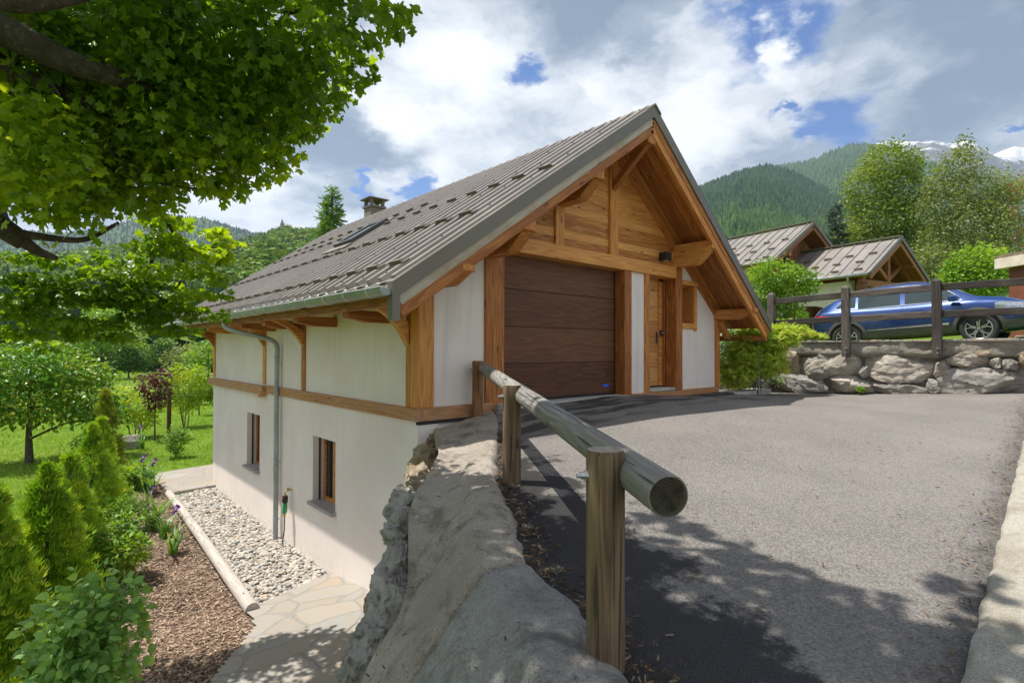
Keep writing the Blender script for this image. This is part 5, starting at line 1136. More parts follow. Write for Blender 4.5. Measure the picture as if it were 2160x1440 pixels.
nc = 2*sec_n-2; I = np.arange(len(V)).reshape(-1, nc); Fq = [(int(I[i, k]), int(I[i+1, k]), int(I[i+1, (k+1) % nc]), int(I[i, (k+1) % nc])) for i in range(len(xs_c)-1) for k in range(nc)]
Fq += [tuple(int(q) for q in I[0]), tuple(int(q) for q in I[-1][::-1])]
m_, n, b, out = newmat('car_paint_blue'); PAINT = m_; co = ocoord(n); dust = n.noise(co, 2.2, 6, 0.6); spd = n.n('ShaderNodeSeparateXYZ'); n.set(spd.inputs[0], co)
c = n.mix(n.math('MULTIPLY', n.maprange(dust, 0.4, 0.7, 0.05, 0.3), n.maprange(spd.outputs[2], 1.3, 0.3, 0.3, 1.0)), (0.003, 0.036, 0.18), (0.09, 0.12, 0.19))
n.set(b.inputs['Base Color'], c); b.inputs['Metallic'].default_value = 0.35; b.inputs['Roughness'].default_value = 0.3; b.inputs['Coat Weight'].default_value = 1.0; b.inputs['Coat Roughness'].default_value = 0.06
CLAD = simple('grey_cladding', (0.085, 0.082, 0.078), 0.65, 0, 0.15, 4); TYRE = simple('tyre_rubber', (0.03, 0.03, 0.031), 0.8, 0, 0.2, 20, 0.4, 60); CHROME = simple('chrome', (0.75, 0.75, 0.76), 0.12, 1.0, 0.02); ALLOY = simple('alloy', (0.55, 0.54, 0.53), 0.3, 0.8, 0.06)
REDL = simple('red_lens', (0.55, 0.012, 0.02), 0.12, 0, 0.1, coat=1.0); LENS = simple('clear_lens', (0.35, 0.38, 0.42), 0.08, 0.5, 0.3, 18, coat=1.0); WELL = simple('wheel_well', (0.008, 0.008, 0.008), 0.9)
m_, n, b, out = newmat('car_glass'); CGL = m_; b.inputs['Base Color'].default_value = (0.028, 0.045, 0.048, 1); b.inputs['Roughness'].default_value = 0.03; b.inputs['Specular IOR Level'].default_value = 0.9
CARL = (13.02, -2.43, 0.80)
mb = MB(); mb.poly(V, Fq); body = mb.build('body', PAINT, None, smooth=True, auto=50)
car_parts = [(body, None)]
def cpatch(nm, x0, x1, zlo, zhi, mat, off=0.006, nx=18, nz=8, par=None):
    for sgn in (-1, 1):
        m = MB(); vs = []
        for i in range(nx+1):
            x = x0+(x1-x0)*i/nx; a, b_ = zlo(x), max(zhi(x), zlo(x)+1e-4)
            for k in range(nz+1):
                z = a+(b_-a)*k/nz; vs.append((x, sgn*(side_y(x, z)+off), z))
        m.poly(vs, [(i*(nz+1)+k, (i+1)*(nz+1)+k, (i+1)*(nz+1)+k+1, i*(nz+1)+k+1) for i in range(nx) for k in range(nz)])
        car_parts.append((m.build(nm, mat, None, smooth=True), par))
belt = lambda x: 1.06-0.012*(x+.5)+(0.05*max(0, -x-.95))
def rooflow(x):
    zt = smooth1(3, x); return zt-0.115*min(1, (zt-1.0)/.45)
cpatch('side_window', -1.02, -0.12, belt, lambda x: min(rooflow(x), belt(x)+0.06+max(0, (x+1.30))*1.1), CGL)
cpatch('side_window', -0.02, 1.02, belt, lambda x: min(rooflow(x), belt(x)+max(0.0, (1.06-x))*0.86), CGL)
cpatch('quarter_window', -1.52, -1.08, lambda x: belt(x)+0.03, lambda x: min(rooflow(x), belt(x)+0.05+max(0, x+1.55)*0.75), CGL)
cpatch('window_trim', -1.58, 1.06, lambda x: belt(x)-0.026, lambda x: belt(x)-0.004, CHROME, 0.009, 24, 1)
cpatch('window_trim', -1.50, 1.0, lambda x: min(rooflow(x), belt(x)+max(0.02, (1.06-x))*0.86, belt(x)+0.07+max(0, (x+1.55))*0.8)+0.004, lambda x: min(rooflow(x), belt(x)+max(0.02, (1.06-x))*0.86, belt(x)+0.07+max(0, (x+1.55))*0.8)+0.026, CHROME, 0.009, 24, 1)
cpatch('sill_cladding', -0.96, 0.92, lambda x: .25, lambda x: .45, CLAD, 0.012)
cpatch('sill_strip', -0.85, 0.80, lambda x: .475, lambda x: .505+0.012*(x+.85), CHROME, 0.016, 14, 2)
cpatch('rear_bumper', -2.10, -1.70, lambda x: .30, lambda x: .56, CLAD, 0.01)
cpatch('front_bumper', 1.72, 2.14, lambda x: .32, lambda x: .50, CLAD, 0.01)
cpatch('tail_light', -2.13, -1.66, lambda x: .82+0.16*(x+2.13), lambda x: .985-0.14*max(0, x+1.95), REDL, 0.012)
cpatch('headlight', 1.62, 2.16, lambda x: .74-0.10*(x-1.62)+0.06*max(0, 1.9-x), lambda x: .90-0.18*max(0, x-1.75)-0.18*max(0, 1.75-x), LENS, 0.012)
for xs_ in (-0.07, -1.08, 1.02):
    cpatch('door_gap', xs_-.005, xs_+.005, lambda x: .30, lambda x: belt(x)-0.03, BLACK, 0.004, 1, 10)
cpatch('door_gap', -1.05, 1.0, lambda x: .452, lambda x: .462, BLACK, 0.013, 20, 1)
for xs_ in (-0.70, 0.24):
    cpatch('door_handle', xs_-.12, xs_+.10, lambda x: .862, lambda x: .895, PAINT, 0.03, 6, 2)
for sgn in (-1, 1):
    m = MB(); m.tube(catm([(-1.45, sgn*.585, 1.44), (-.9, sgn*.60, 1.565), (0, sgn*.61, 1.60), (.45, sgn*.60, 1.55)], 5), 0.012, 6); o = m.build('roof_rail', DGREY, None, smooth=True); car_parts.append((o, None))
    m = MB(); m.obox((0.93, sgn*1.0, 1.06), (0.09, 0.02*sgn, 0), (0, 0.09, 0), (0, 0, .07)); o = m.build('wing_mirror', PAINT, None, bevel=0.03); car_parts.append((o, None))
    for wx in (-1.31, 1.31):
        m = MB(); vs = []; nA = 40
        for rr, of in ((0.395, 0.010), (0.395, -0.02), (0.455, -0.02), (0.465, 0.018)):
            pass
        ring = []
        for i in range(nA+1):
            a = -0.25+(math.pi+0.5)*i/nA
            for rr, of in ((0.395, 0.02), (0.47, 0.012)):
                x, z = wx+rr*math.cos(a), .345+rr*math.sin(a); z = max(z, .25); ring.append((x, sgn*(side_y(x, z)+of), z))
        m.poly(ring, [(i*2, i*2+1, i*2+3, i*2+2) for i in range(nA)]); o = m.build('wheel_arch', CLAD, None, smooth=True); car_parts.append((o, None))
        m = MB(); wv = [(wx, sgn*(side_y(wx, .5)+0.006), .40)]
        for i in range(nA+1):
            a = -0.35+(math.pi+0.7)*i/nA; x, z = wx+.398*math.cos(a), .345+.398*math.sin(a); z = max(z, .245); wv.append((x, sgn*(side_y(x, z)+0.006), z))
        m.poly(wv, [(0, i+1, i+2) for i in range(nA)]); o = m.build('wheel_well', WELL, None); car_parts.append((o, None))
        # wheel: tyre with rim
        yo = sgn*0.93; n_ = 40; prof = [(.235, .02), (.25, .005), (.30, -.004), (.333, .012), (.345, .04), (.345, .19), (.30, .215), (.2, .2)]
        m = MB(); vs = [(wx+r*math.cos(2*math.pi*k/n_), yo-sgn*d, .345+r*math.sin(2*math.pi*k/n_)) for r, d in prof for k in range(n_)]
        m.poly(vs, [(j*n_+k, j*n_+(k+1) % n_, (j+1)*n_+(k+1) % n_, (j+1)*n_+k) for j in range(len(prof)-1) for k in range(n_)])
        ty = m.build('wheel', TYRE, None, smooth=True, auto=50); car_parts.append((ty, None))
        m = MB(); m.poly([(wx+.236*math.cos(2*math.pi*k/n_), yo-sgn*.035, .345+.236*math.sin(2*math.pi*k/n_)) for k in range(n_)], [tuple(range(n_))]); o = m.build('rim_back', BLACK, None); car_parts.append((o, ty))
        m = MB()
        for k in range(5):
            a = math.pi/2+2*math.pi*k/5
            for da, db in ((-0.10, -0.30), (0.10, 0.30)):
                p0 = np.array([wx+.05*math.cos(a+da*3), yo-sgn*.02, .345+.05*math.sin(a+da*3)]); p1 = np.array([wx+.15*math.cos(a+da*1.1), yo-sgn*.012, .345+.15*math.sin(a+da*1.1)]); p2 = np.array([wx+.232*math.cos(a+db), yo-sgn*.012, .345+.232*math.sin(a+db)])
                m.bar(p0, p1, .022, .02, (0, 1, 0)); m.bar(p1, p2, .02, .018, (0, 1, 0))
        m.tube([(wx+.232*math.cos(t), yo-sgn*.014, .345+.232*math.sin(t)) for t in np.linspace(0, 2*math.pi, 41)], 0.010, 6, False); m.tube([(wx, yo-sgn*.03, .345), (wx, yo-sgn*.008, .345)], .035, 14); o = m.build('rim', ALLOY, None, smooth=True, auto=40); car_parts.append((o, ty))
car.rotation_euler = (0, R(-4.0), R(-90)); car.location = CARL
for o, p in car_parts:
    o.parent = p if p else car                       # parts are modelled in the car's own frame

# ------------------------------------------------------------------ plants
LEAF6 = (np.array([(0.42, 0, 0.02), (0, 0, 0), (.28, .21, .05), (.68, .19, .02), (1, 0, -.08), (.68, -.19, .02), (.28, -.21, .05)]), np.array([(0, 1, 2), (0, 2, 3), (0, 3, 4), (0, 4, 5), (0, 5, 6), (0, 6, 1)]))
LEAFW = (np.array([(0.40, 0, 0.03), (0, 0, 0), (.15, .30, .07), (.55, .33, .03), (1, 0, -.10), (.55, -.33, .03), (.15, -.30, .07)]), LEAF6[1])
RHOMB = (np.array([(0, 0, 0), (.5, .30, .06), (1, 0, -.06), (.5, -.30, .06)]), np.array([(0, 1, 2), (0, 2, 3)]))
_o = [(0, 0, 0), (-.06, .30, -.05), (.13, .40, -.06), (.22, .24, .0), (.47, .55, -.10), (.62, .50, -.10), (.60, .26, -.01), (.80, .20, -.05), (1.0, 0, -.14)]
_mo = _o+[(x, -y, z) for x, y, z in _o[-2:0:-1]]
MAPLE = (np.array([(.33, 0, .03)]+_mo), np.array([(0, i, i % len(_mo)+1) for i in range(1, len(_mo)+1)]))
SPRAY = (np.array([(0, 0, 0), (.45, .10, .02), (1, .02, 0), (.45, -.08, .02), (.1, .02, 0), (.30, .30, .03), (.80, .38, 0), (.42, .16, .0), (.1, -.02, 0), (.42, -.16, .0), (.80, -.40, 0), (.30, -.30, .03)]), np.array([(0, 1, 2), (0, 2, 3), (4, 5, 6), (4, 6, 7), (8, 9, 10), (8, 10, 11)]))
TUFT = (np.array([(0, -.05, 0), (0, .05, 0), (1, .03, .06), (1, -.03, .06), (0.1, 0, -.04), (.2, 0, .05), (.9, .25, .1), (.8, .28, .0), (.8, -.25, .1), (.9, -.28, 0)]), np.array([(0, 1, 2), (0, 2, 3), (4, 5, 6), (4, 6, 7), (4, 5, 8), (4, 8, 9)]))
def leaves(name, pos, tmpl, smin, smax, mat, parent, up=0.6, droop=0.25, out=None, loc=None, clump=True, asp=None, r=None):
    r = r or rng; n = len(pos); a = r.uniform(0, 2*math.pi, n); f = np.stack([np.cos(a), np.sin(a), r.normal(-droop, .35, n)], 1)
    if out is not None: f = f*0.8+unit(out)*0.7
    nrm = r.normal(0, .55, (n, 3))+np.array([0, 0, up*1.6]); fr = frames(unit(f), nrm); s = r.uniform(smin, smax, n)
    if asp is not None: s = np.stack([s, s*asp, s], 1)
    V, F = scatter(tmpl[0], tmpl[1], pos, fr, s)
    rd_ = r.random(n)
    if clump: 
        k = unit(r.normal(size=(3, 3)))*2.2/ (np.ptp(pos, axis=0).max()+1e-6)*3.0; rd_ = np.clip(rd_*0.6+0.2+0.28*np.sin(pos@k[0]+1)*np.sin(pos@k[1])+0.1*np.sin(pos@k[2]*2.3), 0, 1)
    return npmesh(name, V, F, mat, parent, rnd=np.repeat(rd_, len(tmpl[1])), loc=loc)
def blobs(bl, n, r=None, fill=0.55):
    """points in a union of ellipsoids, denser towards each skin"""
    r = r or rng; bl = [(np.array(c, float), np.array(d, float)) for c, d in bl]; wts = np.array([np.prod(d)**(2/3) for c, d in bl]); k = r.choice(len(bl), n, p=wts/wts.sum())
    d = unit(r.normal(size=(n, 3))); rad = np.where(r.random(n) < fill, r.uniform(.75, 1.0, n), r.uniform(.2, .9, n)**0.6); j = 1+0.18*r.normal(size=n)
    C = np.array([bl[i][0] for i in k]); S = np.array([bl[i][1] for i in k]); return C+d*S*(rad*j)[:, None], d
def limb(m, pts, r0, r1, n=8, sub=5):
    p = catm(pts, sub); m.tube(p, list(np.linspace(r0, r1, len(p))), n)
def broadleaf(name, label, base, height, crown, trunk_r, nleaf, tmpl, smin, smax, lmat, bmat, cat='tree', group=None, seed=1, stems=1, up=0.5, droop=0.25, lean=(0, 0), twigs=True):
    """crown: list of (dx, dy, dz, rx, ry, rz) about the base"""
    r = np.random.default_rng(seed); base = np.array(base, float); root = empty(name, base, label, cat, group)
    bl = [((base[0]+c[0], base[1]+c[1], base[2]+c[2]), c[3:]) for c in crown]
    m = MB()
    top = base+np.array([lean[0], lean[1], height*0.82])
    for s in range(stems):
        o_ = np.array([r.normal(0, .12), r.normal(0, .12), 0]) if stems > 1 else np.zeros(3); t_ = top+(np.array([r.normal(0, .35), r.normal(0, .35), r.normal(0, .2)]) if stems > 1 else 0)
        limb(m, [base+o_*0.5-np.array([0, 0, .1]), base+o_+(t_-base)*0.35+np.array([r.normal(0, .04*height*.3), r.normal(0, .04*height*.3), 0]), t_], trunk_r/math.sqrt(stems), trunk_r*0.15/math.sqrt(stems), 8)
    if twigs:
        for c, d in bl:
            c = np.array(c); st = base+(top-base)*np.clip((c[2]-base[2])/height*0.65, 0.15, 0.8); limb(m, [st, (st+c)/2+np.array([0, 0, .05*height*r.random()]), c+r.normal(0, .2, 3)*np.array(d)], trunk_r*.35, trunk_r*.06, 6, 4)
    m.build('trunk', bmat, root, smooth=True)
    pos, d = blobs(bl, nleaf, r); leaves('crown', pos, tmpl, smin, smax, lmat, root, up, droop, d, r=r, loc=base)
    return root

# --- the big maple whose branches hang into the picture
mp = empty('maple_tree', (-5.6, -0.6, -2.7), 'big maple whose lichened limbs and leaves hang over the top left of the photo', 'tree')
B_UP = [(60, 110, 190, 4.7), (250, 90, 170, 4.7), (300, 30, 110, 3.9), (450, 90, 170, 4.2), (610, 70, 120, 4.0), (745, 35, 85, 3.6), (835, 45, 38, 3.4), (545, 200, 120, 4.4), (670, 170, 85, 4.4), (400, 250, 150, 4.5), (180, 310, 150, 4.6), (40, 320, 140, 3.7), (560, 290, 75, 4.8), (430, 360, 75, 5.0), (300, 380, 90, 4.7), (120, 410, 95, 4.5), (640, 255, 45, 4.7), (500, 375, 45, 5.0), (760, 150, 35, 4.2), (560, 352, 38, 5.0)]
B_LO = [(330, 520, 80, 5.2), (400, 555, 85, 5.6), (470, 590, 32, 5.8), (455, 520, 48, 5.8), (250, 590, 100, 5.6), (120, 615, 105, 5.4), (30, 640, 80, 5.2), (190, 660, 80, 5.6), (320, 640, 80, 5.8), (410, 640, 50, 6.0), (80, 690, 62, 5.6), (470, 660, 22, 6.0), (230, 700, 40, 5.8)]
def pixblob(lst, flat=0.8):
    out_ = []
    for px, py, r_, d in lst:
        k = d/FPX*r_; out_.append((at(px, py, d=d), (k, k, k*flat)))
    return out_
upb = pixblob(B_UP); lob = []
_rl = np.random.default_rng(8)
for c_, d_ in pixblob([(a_, b_, r_, d_*1.1) for a_, b_, r_, d_ in B_LO], 0.75):          # drooping sprays: thin layers with air between them
    for k in range(4): lob.append((c_+np.array([_rl.normal(0, .22)*d_[0], _rl.normal(0, .35)*d_[0], d_[2]*(-.8+.5*k)+_rl.normal(0, .05)]), (d_[0]*_rl.uniform(.5, .8), d_[1]*_rl.uniform(.5, .9), d_[2]*.12)))
back = [(at(px, py, d=d), (d/FPX*r_,)*3) for px, py, r_, d in ((-150, 120, 190, 4.4), (-130, 300, 130, 4.3), (80, 120, 190, 4.5), (300, 150, 200, 4.6), (480, 150, 150, 4.9), (140, 330, 140, 4.5), (300, 330, 100, 4.8))]
over = [((-2.6, -2.75, 5.2), (.66, .8, .5)), ((-3.3, -1.7, 5.6), (.8, .8, .5)), ((-3.3, -3.6, 5.4), (.9, .9, .6)), ((-2.6, -3.7, 5.5), (.55, .6, .5)), ((-4.2, -2.6, 5.8), (1.2, 1.2, .7)), ((-3.8, -4.8, 5.6), (1.0, .9, .6)), ((-2.9, -4.7, 5.3), (.6, .7, .5)), ((-5.0, -0.5, 6.3), (1.6, 1.6, .9)), ((-4.2, -0.9, 6.0), (1.1, 1.0, .8)), ((-3.9, -1.9, 4.5), (.45, .6, .35)), ((-4.5, -1.2, 4.5), (.7, .8, .5)), ((-4.6, -2.4, 4.6), (.7, .7, .5)), ((-6.6, -2.2, 5.0), (1.4, 1.4, 1.2)),  # unseen upper crown; its lowest clumps are added to shade the visible leaves
        ((-2.05, -2.1, 5.2), (.22, .2, .15)), ((-1.75, -3.45, 5.6), (.18, .15, .12)), ((-2.45, -4.2, 5.6), (.4, .3, .3))]
r1 = np.random.default_rng(11)
P_, D_ = blobs(upb, 12500, r1, 0.4); P2, D2 = blobs(lob, 5000, r1, 0.4); P3_, D3 = blobs(back, 5000, r1, 0.4); P4, D4 = blobs(over, 8500, r1, 0.4)
leaves('crown', np.concatenate([P_, P2, P3_]), MAPLE, 0.048, 0.098, L_MAPLE, mp, 0.45, 0.35, np.concatenate([D_, D2, D3]), r=r1)
leaves('crown', P4, MAPLE, 0.10, 0.17, L_MAPLE, mp, 0.7, 0.2, D4, r=r1)
tw = MB(); A = lambda px, py, d: at(px, py, d=d)
limb(tw, [(-5.7, -0.6, -3.0), (-5.6, -0.6, -1.0), (-5.5, -0.7, 0.8), (-5.3, -0.4, 2.2), (-5.2, 0.2, 4.2), (-5.0, 0.6, 6.0)], 0.34, 0.12, 14)
limb(tw, [(-5.4, -0.6, 1.6), A(-160, 0, 4.4), A(0, 62, 3.9), A(130, 125, 3.95), A(230, 160, 4.0), A(330, 195, 4.3), A(430, 215, 4.6)], 0.16, 0.025, 12)
limb(tw, [(-5.4, -0.5, 1.2), A(-150, 80, 5.0), A(40, 160, 4.2), A(150, 205, 4.3), A(235, 240, 4.4), A(330, 300, 4.8)], 0.10, 0.02, 10)
limb(tw, [(-5.3, -0.5, 2.2), A(-120, -60, 3.2), A(0, 2, 3.1), A(100, 2, 3.2), A(180, -12, 3.3)], 0.075, 0.04, 10)
limb(tw, [(-5.45, -0.6, 0.9), A(-90, 430, 4.6), A(0, 478, 4.5), A(50, 510, 4.55)], 0.12, 0.075, 12); limb(tw, [A(30, 495, 4.52), A(80, 530, 4.6), A(122, 545, 4.7)], 0.062, 0.02, 10); limb(tw, [A(30, 490, 4.5), A(90, 500, 4.6), A(180, 505, 4.9), A(250, 470, 5.1)], 0.04, 0.015, 8)
limb(tw, [A(235, 240, 5.2), A(310, 330, 5.5), A(320, 440, 5.9), A(326, 520, 6.3), A(318, 560, 6.5)], 0.05, 0.02, 8); limb(tw, [A(310, 400, 5.7), A(360, 480, 5.9), A(384, 540, 6.2), A(378, 600, 6.5), A(330, 640, 6.6)], 0.025, 0.01, 7)
limb(tw, [A(318, 560, 6.5), A(255, 590, 6.4), A(190, 618, 6.3), A(110, 626, 6.2), A(30, 650, 6.1)], 0.038, 0.008, 7); limb(tw, [A(380, 520, 6.3), A(430, 540, 6.7), A(470, 560, 7.0)], 0.015, 0.006, 6)
rt = np.random.default_rng(5)
for px, py, d, px2, py2 in ((330, 195, 4.7, 300, 60), (330, 195, 4.7, 560, 200), (430, 215, 4.8, 640, 195), (430, 215, 4.8, 560, 310), (230, 160, 4.5, 320, 10), (320, 12, 4.4, 600, 30), (430, 215, 4.8, 480, 360), (560, 200, 4.5, 700, 120), (600, 30, 4.0, 800, 30), (250, 250, 5.0, 420, 330), (150, 205, 5.0, 80, 420), (50, 100, 4.3, 20, 200), (90, 110, 4.3, 130, 200), (250, 250, 4.4, 300, 400), (300, 380, 4.7, 420, 400)):
    mid_ = ((px+px2)/2+rt.normal(0, 25), (py+py2)/2+rt.normal(0, 20)); limb(tw, [A(px, py, d), A(*mid_, d-0.05), A(px2, py2, d-0.05)], 0.02, 0.005, 6)
for px, py, px2, py2 in ((45, 90, 15, 150), (15, 150, 8, 250), (60, 100, 100, 170), (100, 170, 130, 215), (80, 95, 120, 150), (110, 190, 118, 240), (5, 80, 22, 140)): limb(tw, [A(px, py, 4.0), A((px+px2)/2+6, (py+py2)/2, 4.0), A(px2, py2, 4.0)], 0.010, 0.005, 6)
for a_, b_ in (((-5.2, 0.2, 4.2), (-3.0, -2.4, 5.4)), ((-5.2, 0.1, 3.8), (-2.0, -2.6, 5.2)), ((-5.1, 0.4, 5.0), (-3.6, .4, 6.0)), ((-5.3, -0.3, 2.8), (-3.4, -4.2, 5.4)), ((-5.2, 0.2, 4.6), (-6.4, -1.6, 5.0))): limb(tw, [a_, (np.array(a_)+np.array(b_))/2+np.array([0, 0, .3]), b_], 0.09, 0.02, 8)
tw.build('trunk', BARK, mp, smooth=True)

# --- thuja row
def thuja(label, x, y, h, rad, mat, seed, n=2600, group='thujas along the flower bed'):
    """pointed column built of many upright flattened sprays that stand out from the outline in tufts"""
    r = np.random.default_rng(seed); z0 = float(zlow(x, y)); root = empty('thuja', (x, y, z0), label, 'thuja', group); m = MB(); m.tube([(x, y, z0-.05), (x, y, z0+h*.9)], [0.035, 0.008], 7); m.build('trunk', TWIG, root)
    nc_ = 150; tc = r.random(nc_)**1.15*.98; ac = r.uniform(0, 6.283, nc_)+tc*3; pc = rad*np.clip((1-tc)**0.88*np.minimum(1, tc*5+.55), .03, 2)*r.uniform(.72, 1.12, nc_)
    C = np.stack([x+pc*np.cos(ac), y+pc*np.sin(ac), z0+.04+tc*h*.97], 1); k = r.integers(0, nc_, n); od = np.stack([np.cos(ac[k]), np.sin(ac[k]), np.zeros(n)], 1); u_ = r.random(n)
    sp_ = (.05+.16*rad)*(1.15-tc[k]); pos = C[k]-od*(u_*pc[k]*.55)[:, None]+r.normal(0, 1, (n, 3))*np.stack([sp_, sp_, sp_*1.3], 1)*.55
    pos[:, 2] = np.maximum(pos[:, 2], z0+.03); f = unit(od*r.uniform(.15, .95, n)[:, None]+np.array([0, 0, 1.0])+r.normal(0, .28, (n, 3))); tang = np.stack([-np.sin(ac[k]), np.cos(ac[k]), np.zeros(n)], 1); nrm = od*r.normal(.2, .7, n)[:, None]+tang*r.normal(0, .9, n)[:, None]+r.normal(0, .2, (n, 3))
    V, F = scatter(SPRAY[0], SPRAY[1], pos, frames(f, nrm), r.uniform(.07, .15, n)); cv = r.random(nc_); npmesh('foliage', V, F, mat, root, rnd=np.repeat(np.clip(.12+.55*cv[k]+.22*r.normal(size=n), 0, 1), 6), loc=(x, y, z0)); return root
thuja('broad dark green thuja nearest the camera with pointed top beside the lilac', -3.50, 2.35, 2.32, .66, L_THUJA, 1, 8500)
thuja('thuja cut by the left edge of the photo', -3.95, 1.75, 2.2, .64, L_THUJA, 2, 7000)
thuja('slim thuja half hidden behind the broad dark green one', -3.20, 4.7, 2.1, .52, L_THUJA, 3, 5000)
thuja('middle thuja with a bushy base behind the green shrub', -2.75, 7.9, 2.15, .66, L_THUJA, 4, 5500)
thuja('thuja standing close behind the bushy middle one', -2.45, 9.6, 2.1, .55, L_THUJA, 6, 4000)
thuja('tallest golden thuja at the far end of the row before the boulder', -2.15, 12.3, 2.62, .62, L_THUJAG, 5, 6000)
thuja('low golden thuja in front of the tallest golden one', -2.45, 11.2, 1.75, .45, L_THUJAG, 7, 3200)

# --- shrubs of the bed
def shrub(name, label, x, y, h, rad, n, tmpl, s0, s1, mat, seed, z0=None, cat='shrub', stems=7, up=0.5, blobsn=7, group=None, droop=0.2):
    r = np.random.default_rng(seed); z0 = float(zlow(x, y)) if z0 is None else z0; root = empty(name, (x, y, z0), label, cat, group); bl = []; m = MB()
    for k in range(blobsn):
        a = 6.283*k/blobsn+r.uniform(-.4, .4); q = rad*r.uniform(.35, .7); hh = h*r.uniform(.45, .82); bl.append(((x+q*math.cos(a), y+q*math.sin(a), z0+hh), (rad*.45, rad*.45, h*.25)))
    bl.append(((x, y, z0+h*.78), (rad*.5, rad*.5, h*.24))); bl.append(((x, y, z0+h*.4), (rad*.75, rad*.75, h*.36)))
    for c, d in bl[:stems]: limb(m, [(x+r.normal(0, .04), y+r.normal(0, .04), z0-.05), ((x+c[0])/2, (y+c[1])/2, z0+h*.4), (c[0], c[1], c[2]+.1*h)], 0.016*max(1, h*.6), 0.004, 6, 4)
    m.build('stems', TWIG, root, smooth=True); pos, d = blobs(bl, n, r); pos[:, 2] = np.maximum(pos[:, 2], z0+0.03); leaves('foliage', pos, tmpl, s0, s1, mat, root, up, droop, d, r=r, loc=(x, y, z0)); return root
shrub('lilac_bush', 'large-leaved lilac bush at the bottom left corner', -3.33, -0.62, 1.62, .44, 2300, LEAFW, .05, .10, L_LILAC, 21, blobsn=11, up=0.3, droop=0.4)
shrub('leafy_shrub', 'mid green leafy shrub between the broad thuja and the irises', -2.62, 4.55, 0.95, .50, 2200, LEAF6, .06, .11, L_SHRUB, 22, up=.8)
shrub('leafy_shrub', 'loose yellowish shrub behind the mid green leafy shrub', -2.25, 7.2, 0.75, .42, 900, LEAF6, .05, .085, L_SHRUB, 23)
shrub('peony_plant', 'pale green broad-leaved plant beside the purple irises at the far end of the bed', -1.75, 11.2, 0.62, .62, 900, LEAF6, .10, .18, L_SHRUB, 24, cat='plant', up=.9)
shrub('low_plant', 'low bushy plant at the near corner of the stone terrace', -2.1, 9.4, 0.4, .34, 420, LEAF6, .06, .10, L_SHRUB, 27, cat='plant', up=.9)

# --- irises
def iris(label, x, y, h, n, flowers, seed, group='irises in the mulch bed'):
    h *= 1.45; n = int(n*1.2)
    r = np.random.default_rng(seed); z0 = float(zlow(x, y))+0.02; root = empty('iris', (x, y, z0), label, 'iris', group); V, F = [], []
    for k in range(n):
        a = r.uniform(0, 6.283); b0 = np.array([x+r.normal(0, .05), y+r.normal(0, .05), z0]); L = h*r.uniform(.6, 1.05); sp = r.uniform(.2, .95); w_ = r.uniform(.018, .030); side = np.array([-math.sin(a), math.cos(a), 0]); o_ = len(V)
        for i in range(7):
            t = i/6; c = b0+np.array([math.cos(a), math.sin(a), 0])*L*sp*t*t+np.array([0, 0, L*(t-0.25*sp*t*t)]); ww = w_*(1-t**2.5)+0.001; V += [c-side*ww, c+side*ww]
        F += [(o_+2*i, o_+2*i+1, o_+2*i+3, o_+2*i+2) for i in range(6)]
    npmesh('leaves', V, F, L_IRIS, root, rnd=np.repeat(r.random(n), 6), loc=(x, y, z0))
    for fx, fy, fz in flowers:
        f0 = np.array([fx, fy, fz]); m = MB(); limb(m, [(x, y, z0), ((x+fx)/2, (y+fy)/2, (z0+fz)/2), f0], .007, .005, 6, 4); st = m.build('stem', L_IRIS, root, smooth=True)
        PV, PF = [], []; r_f = 0.085
        for k in range(6):
            a = 2*math.pi*k/6; upf = 1 if k % 2 else -1; o_ = len(PV); dv_ = np.array([math.cos(a), math.sin(a), 0]); sd_ = np.array([-math.sin(a), math.cos(a), 0])
            for i in range(5):
                t = i/4; c = f0+dv_*r_f*math.sin(t*2.2)+np.array([0, 0, upf*r_f*t*(1.25 if upf > 0 else 1.0)+0.01]); ww = .048*math.sin(math.pi*(0.12+0.80*t)); PV += [c-sd_*ww, c, c+sd_*ww+np.array([0, 0, .006])]
            PF += [(o_+3*i+j, o_+3*i+j+1, o_+3*i+j+4, o_+3*i+j+3) for i in range(4) for j in range(2)]
        npmesh('flower', PV, PF, L_PETAL, root, rnd=np.repeat(r.random(6), 8), smooth=True)
def zb_at(px, py): 
    p = at(px, py, z=-2.9); return p
def ir(label, px, py, h, n, fl, seed):
    p = zb_at(px, py); iris(label, p[0], p[1], h, n, [tuple(at(a, b_, y=p[1]+dy)) for a, b_, dy in fl], seed)
ir('large iris clump with one low purple flower nearest the pebble edging log', 322, 1118, .62, 30, [(371, 1077, .25)], 31)
ir('smaller iris clump just in front of the large one', 347, 1135, .42, 18, [], 32)
ir('lone bright iris fan nearest the camera', 366, 1170, .44, 14, [], 33)
ir('iris clump with one purple flower beside the terrace corner', 322, 1040, .5, 18, [(323, 1033, -.3)], 34)
ir('narrow iris clump with two purple flowers behind the terrace corner clump', 305, 1035, .62, 18, [(302, 968, 0), (325, 976, .1)], 35)
ir('far iris with one purple flower beside the pale boulder', 300, 945, .5, 14, [(296, 902, 0)], 36)

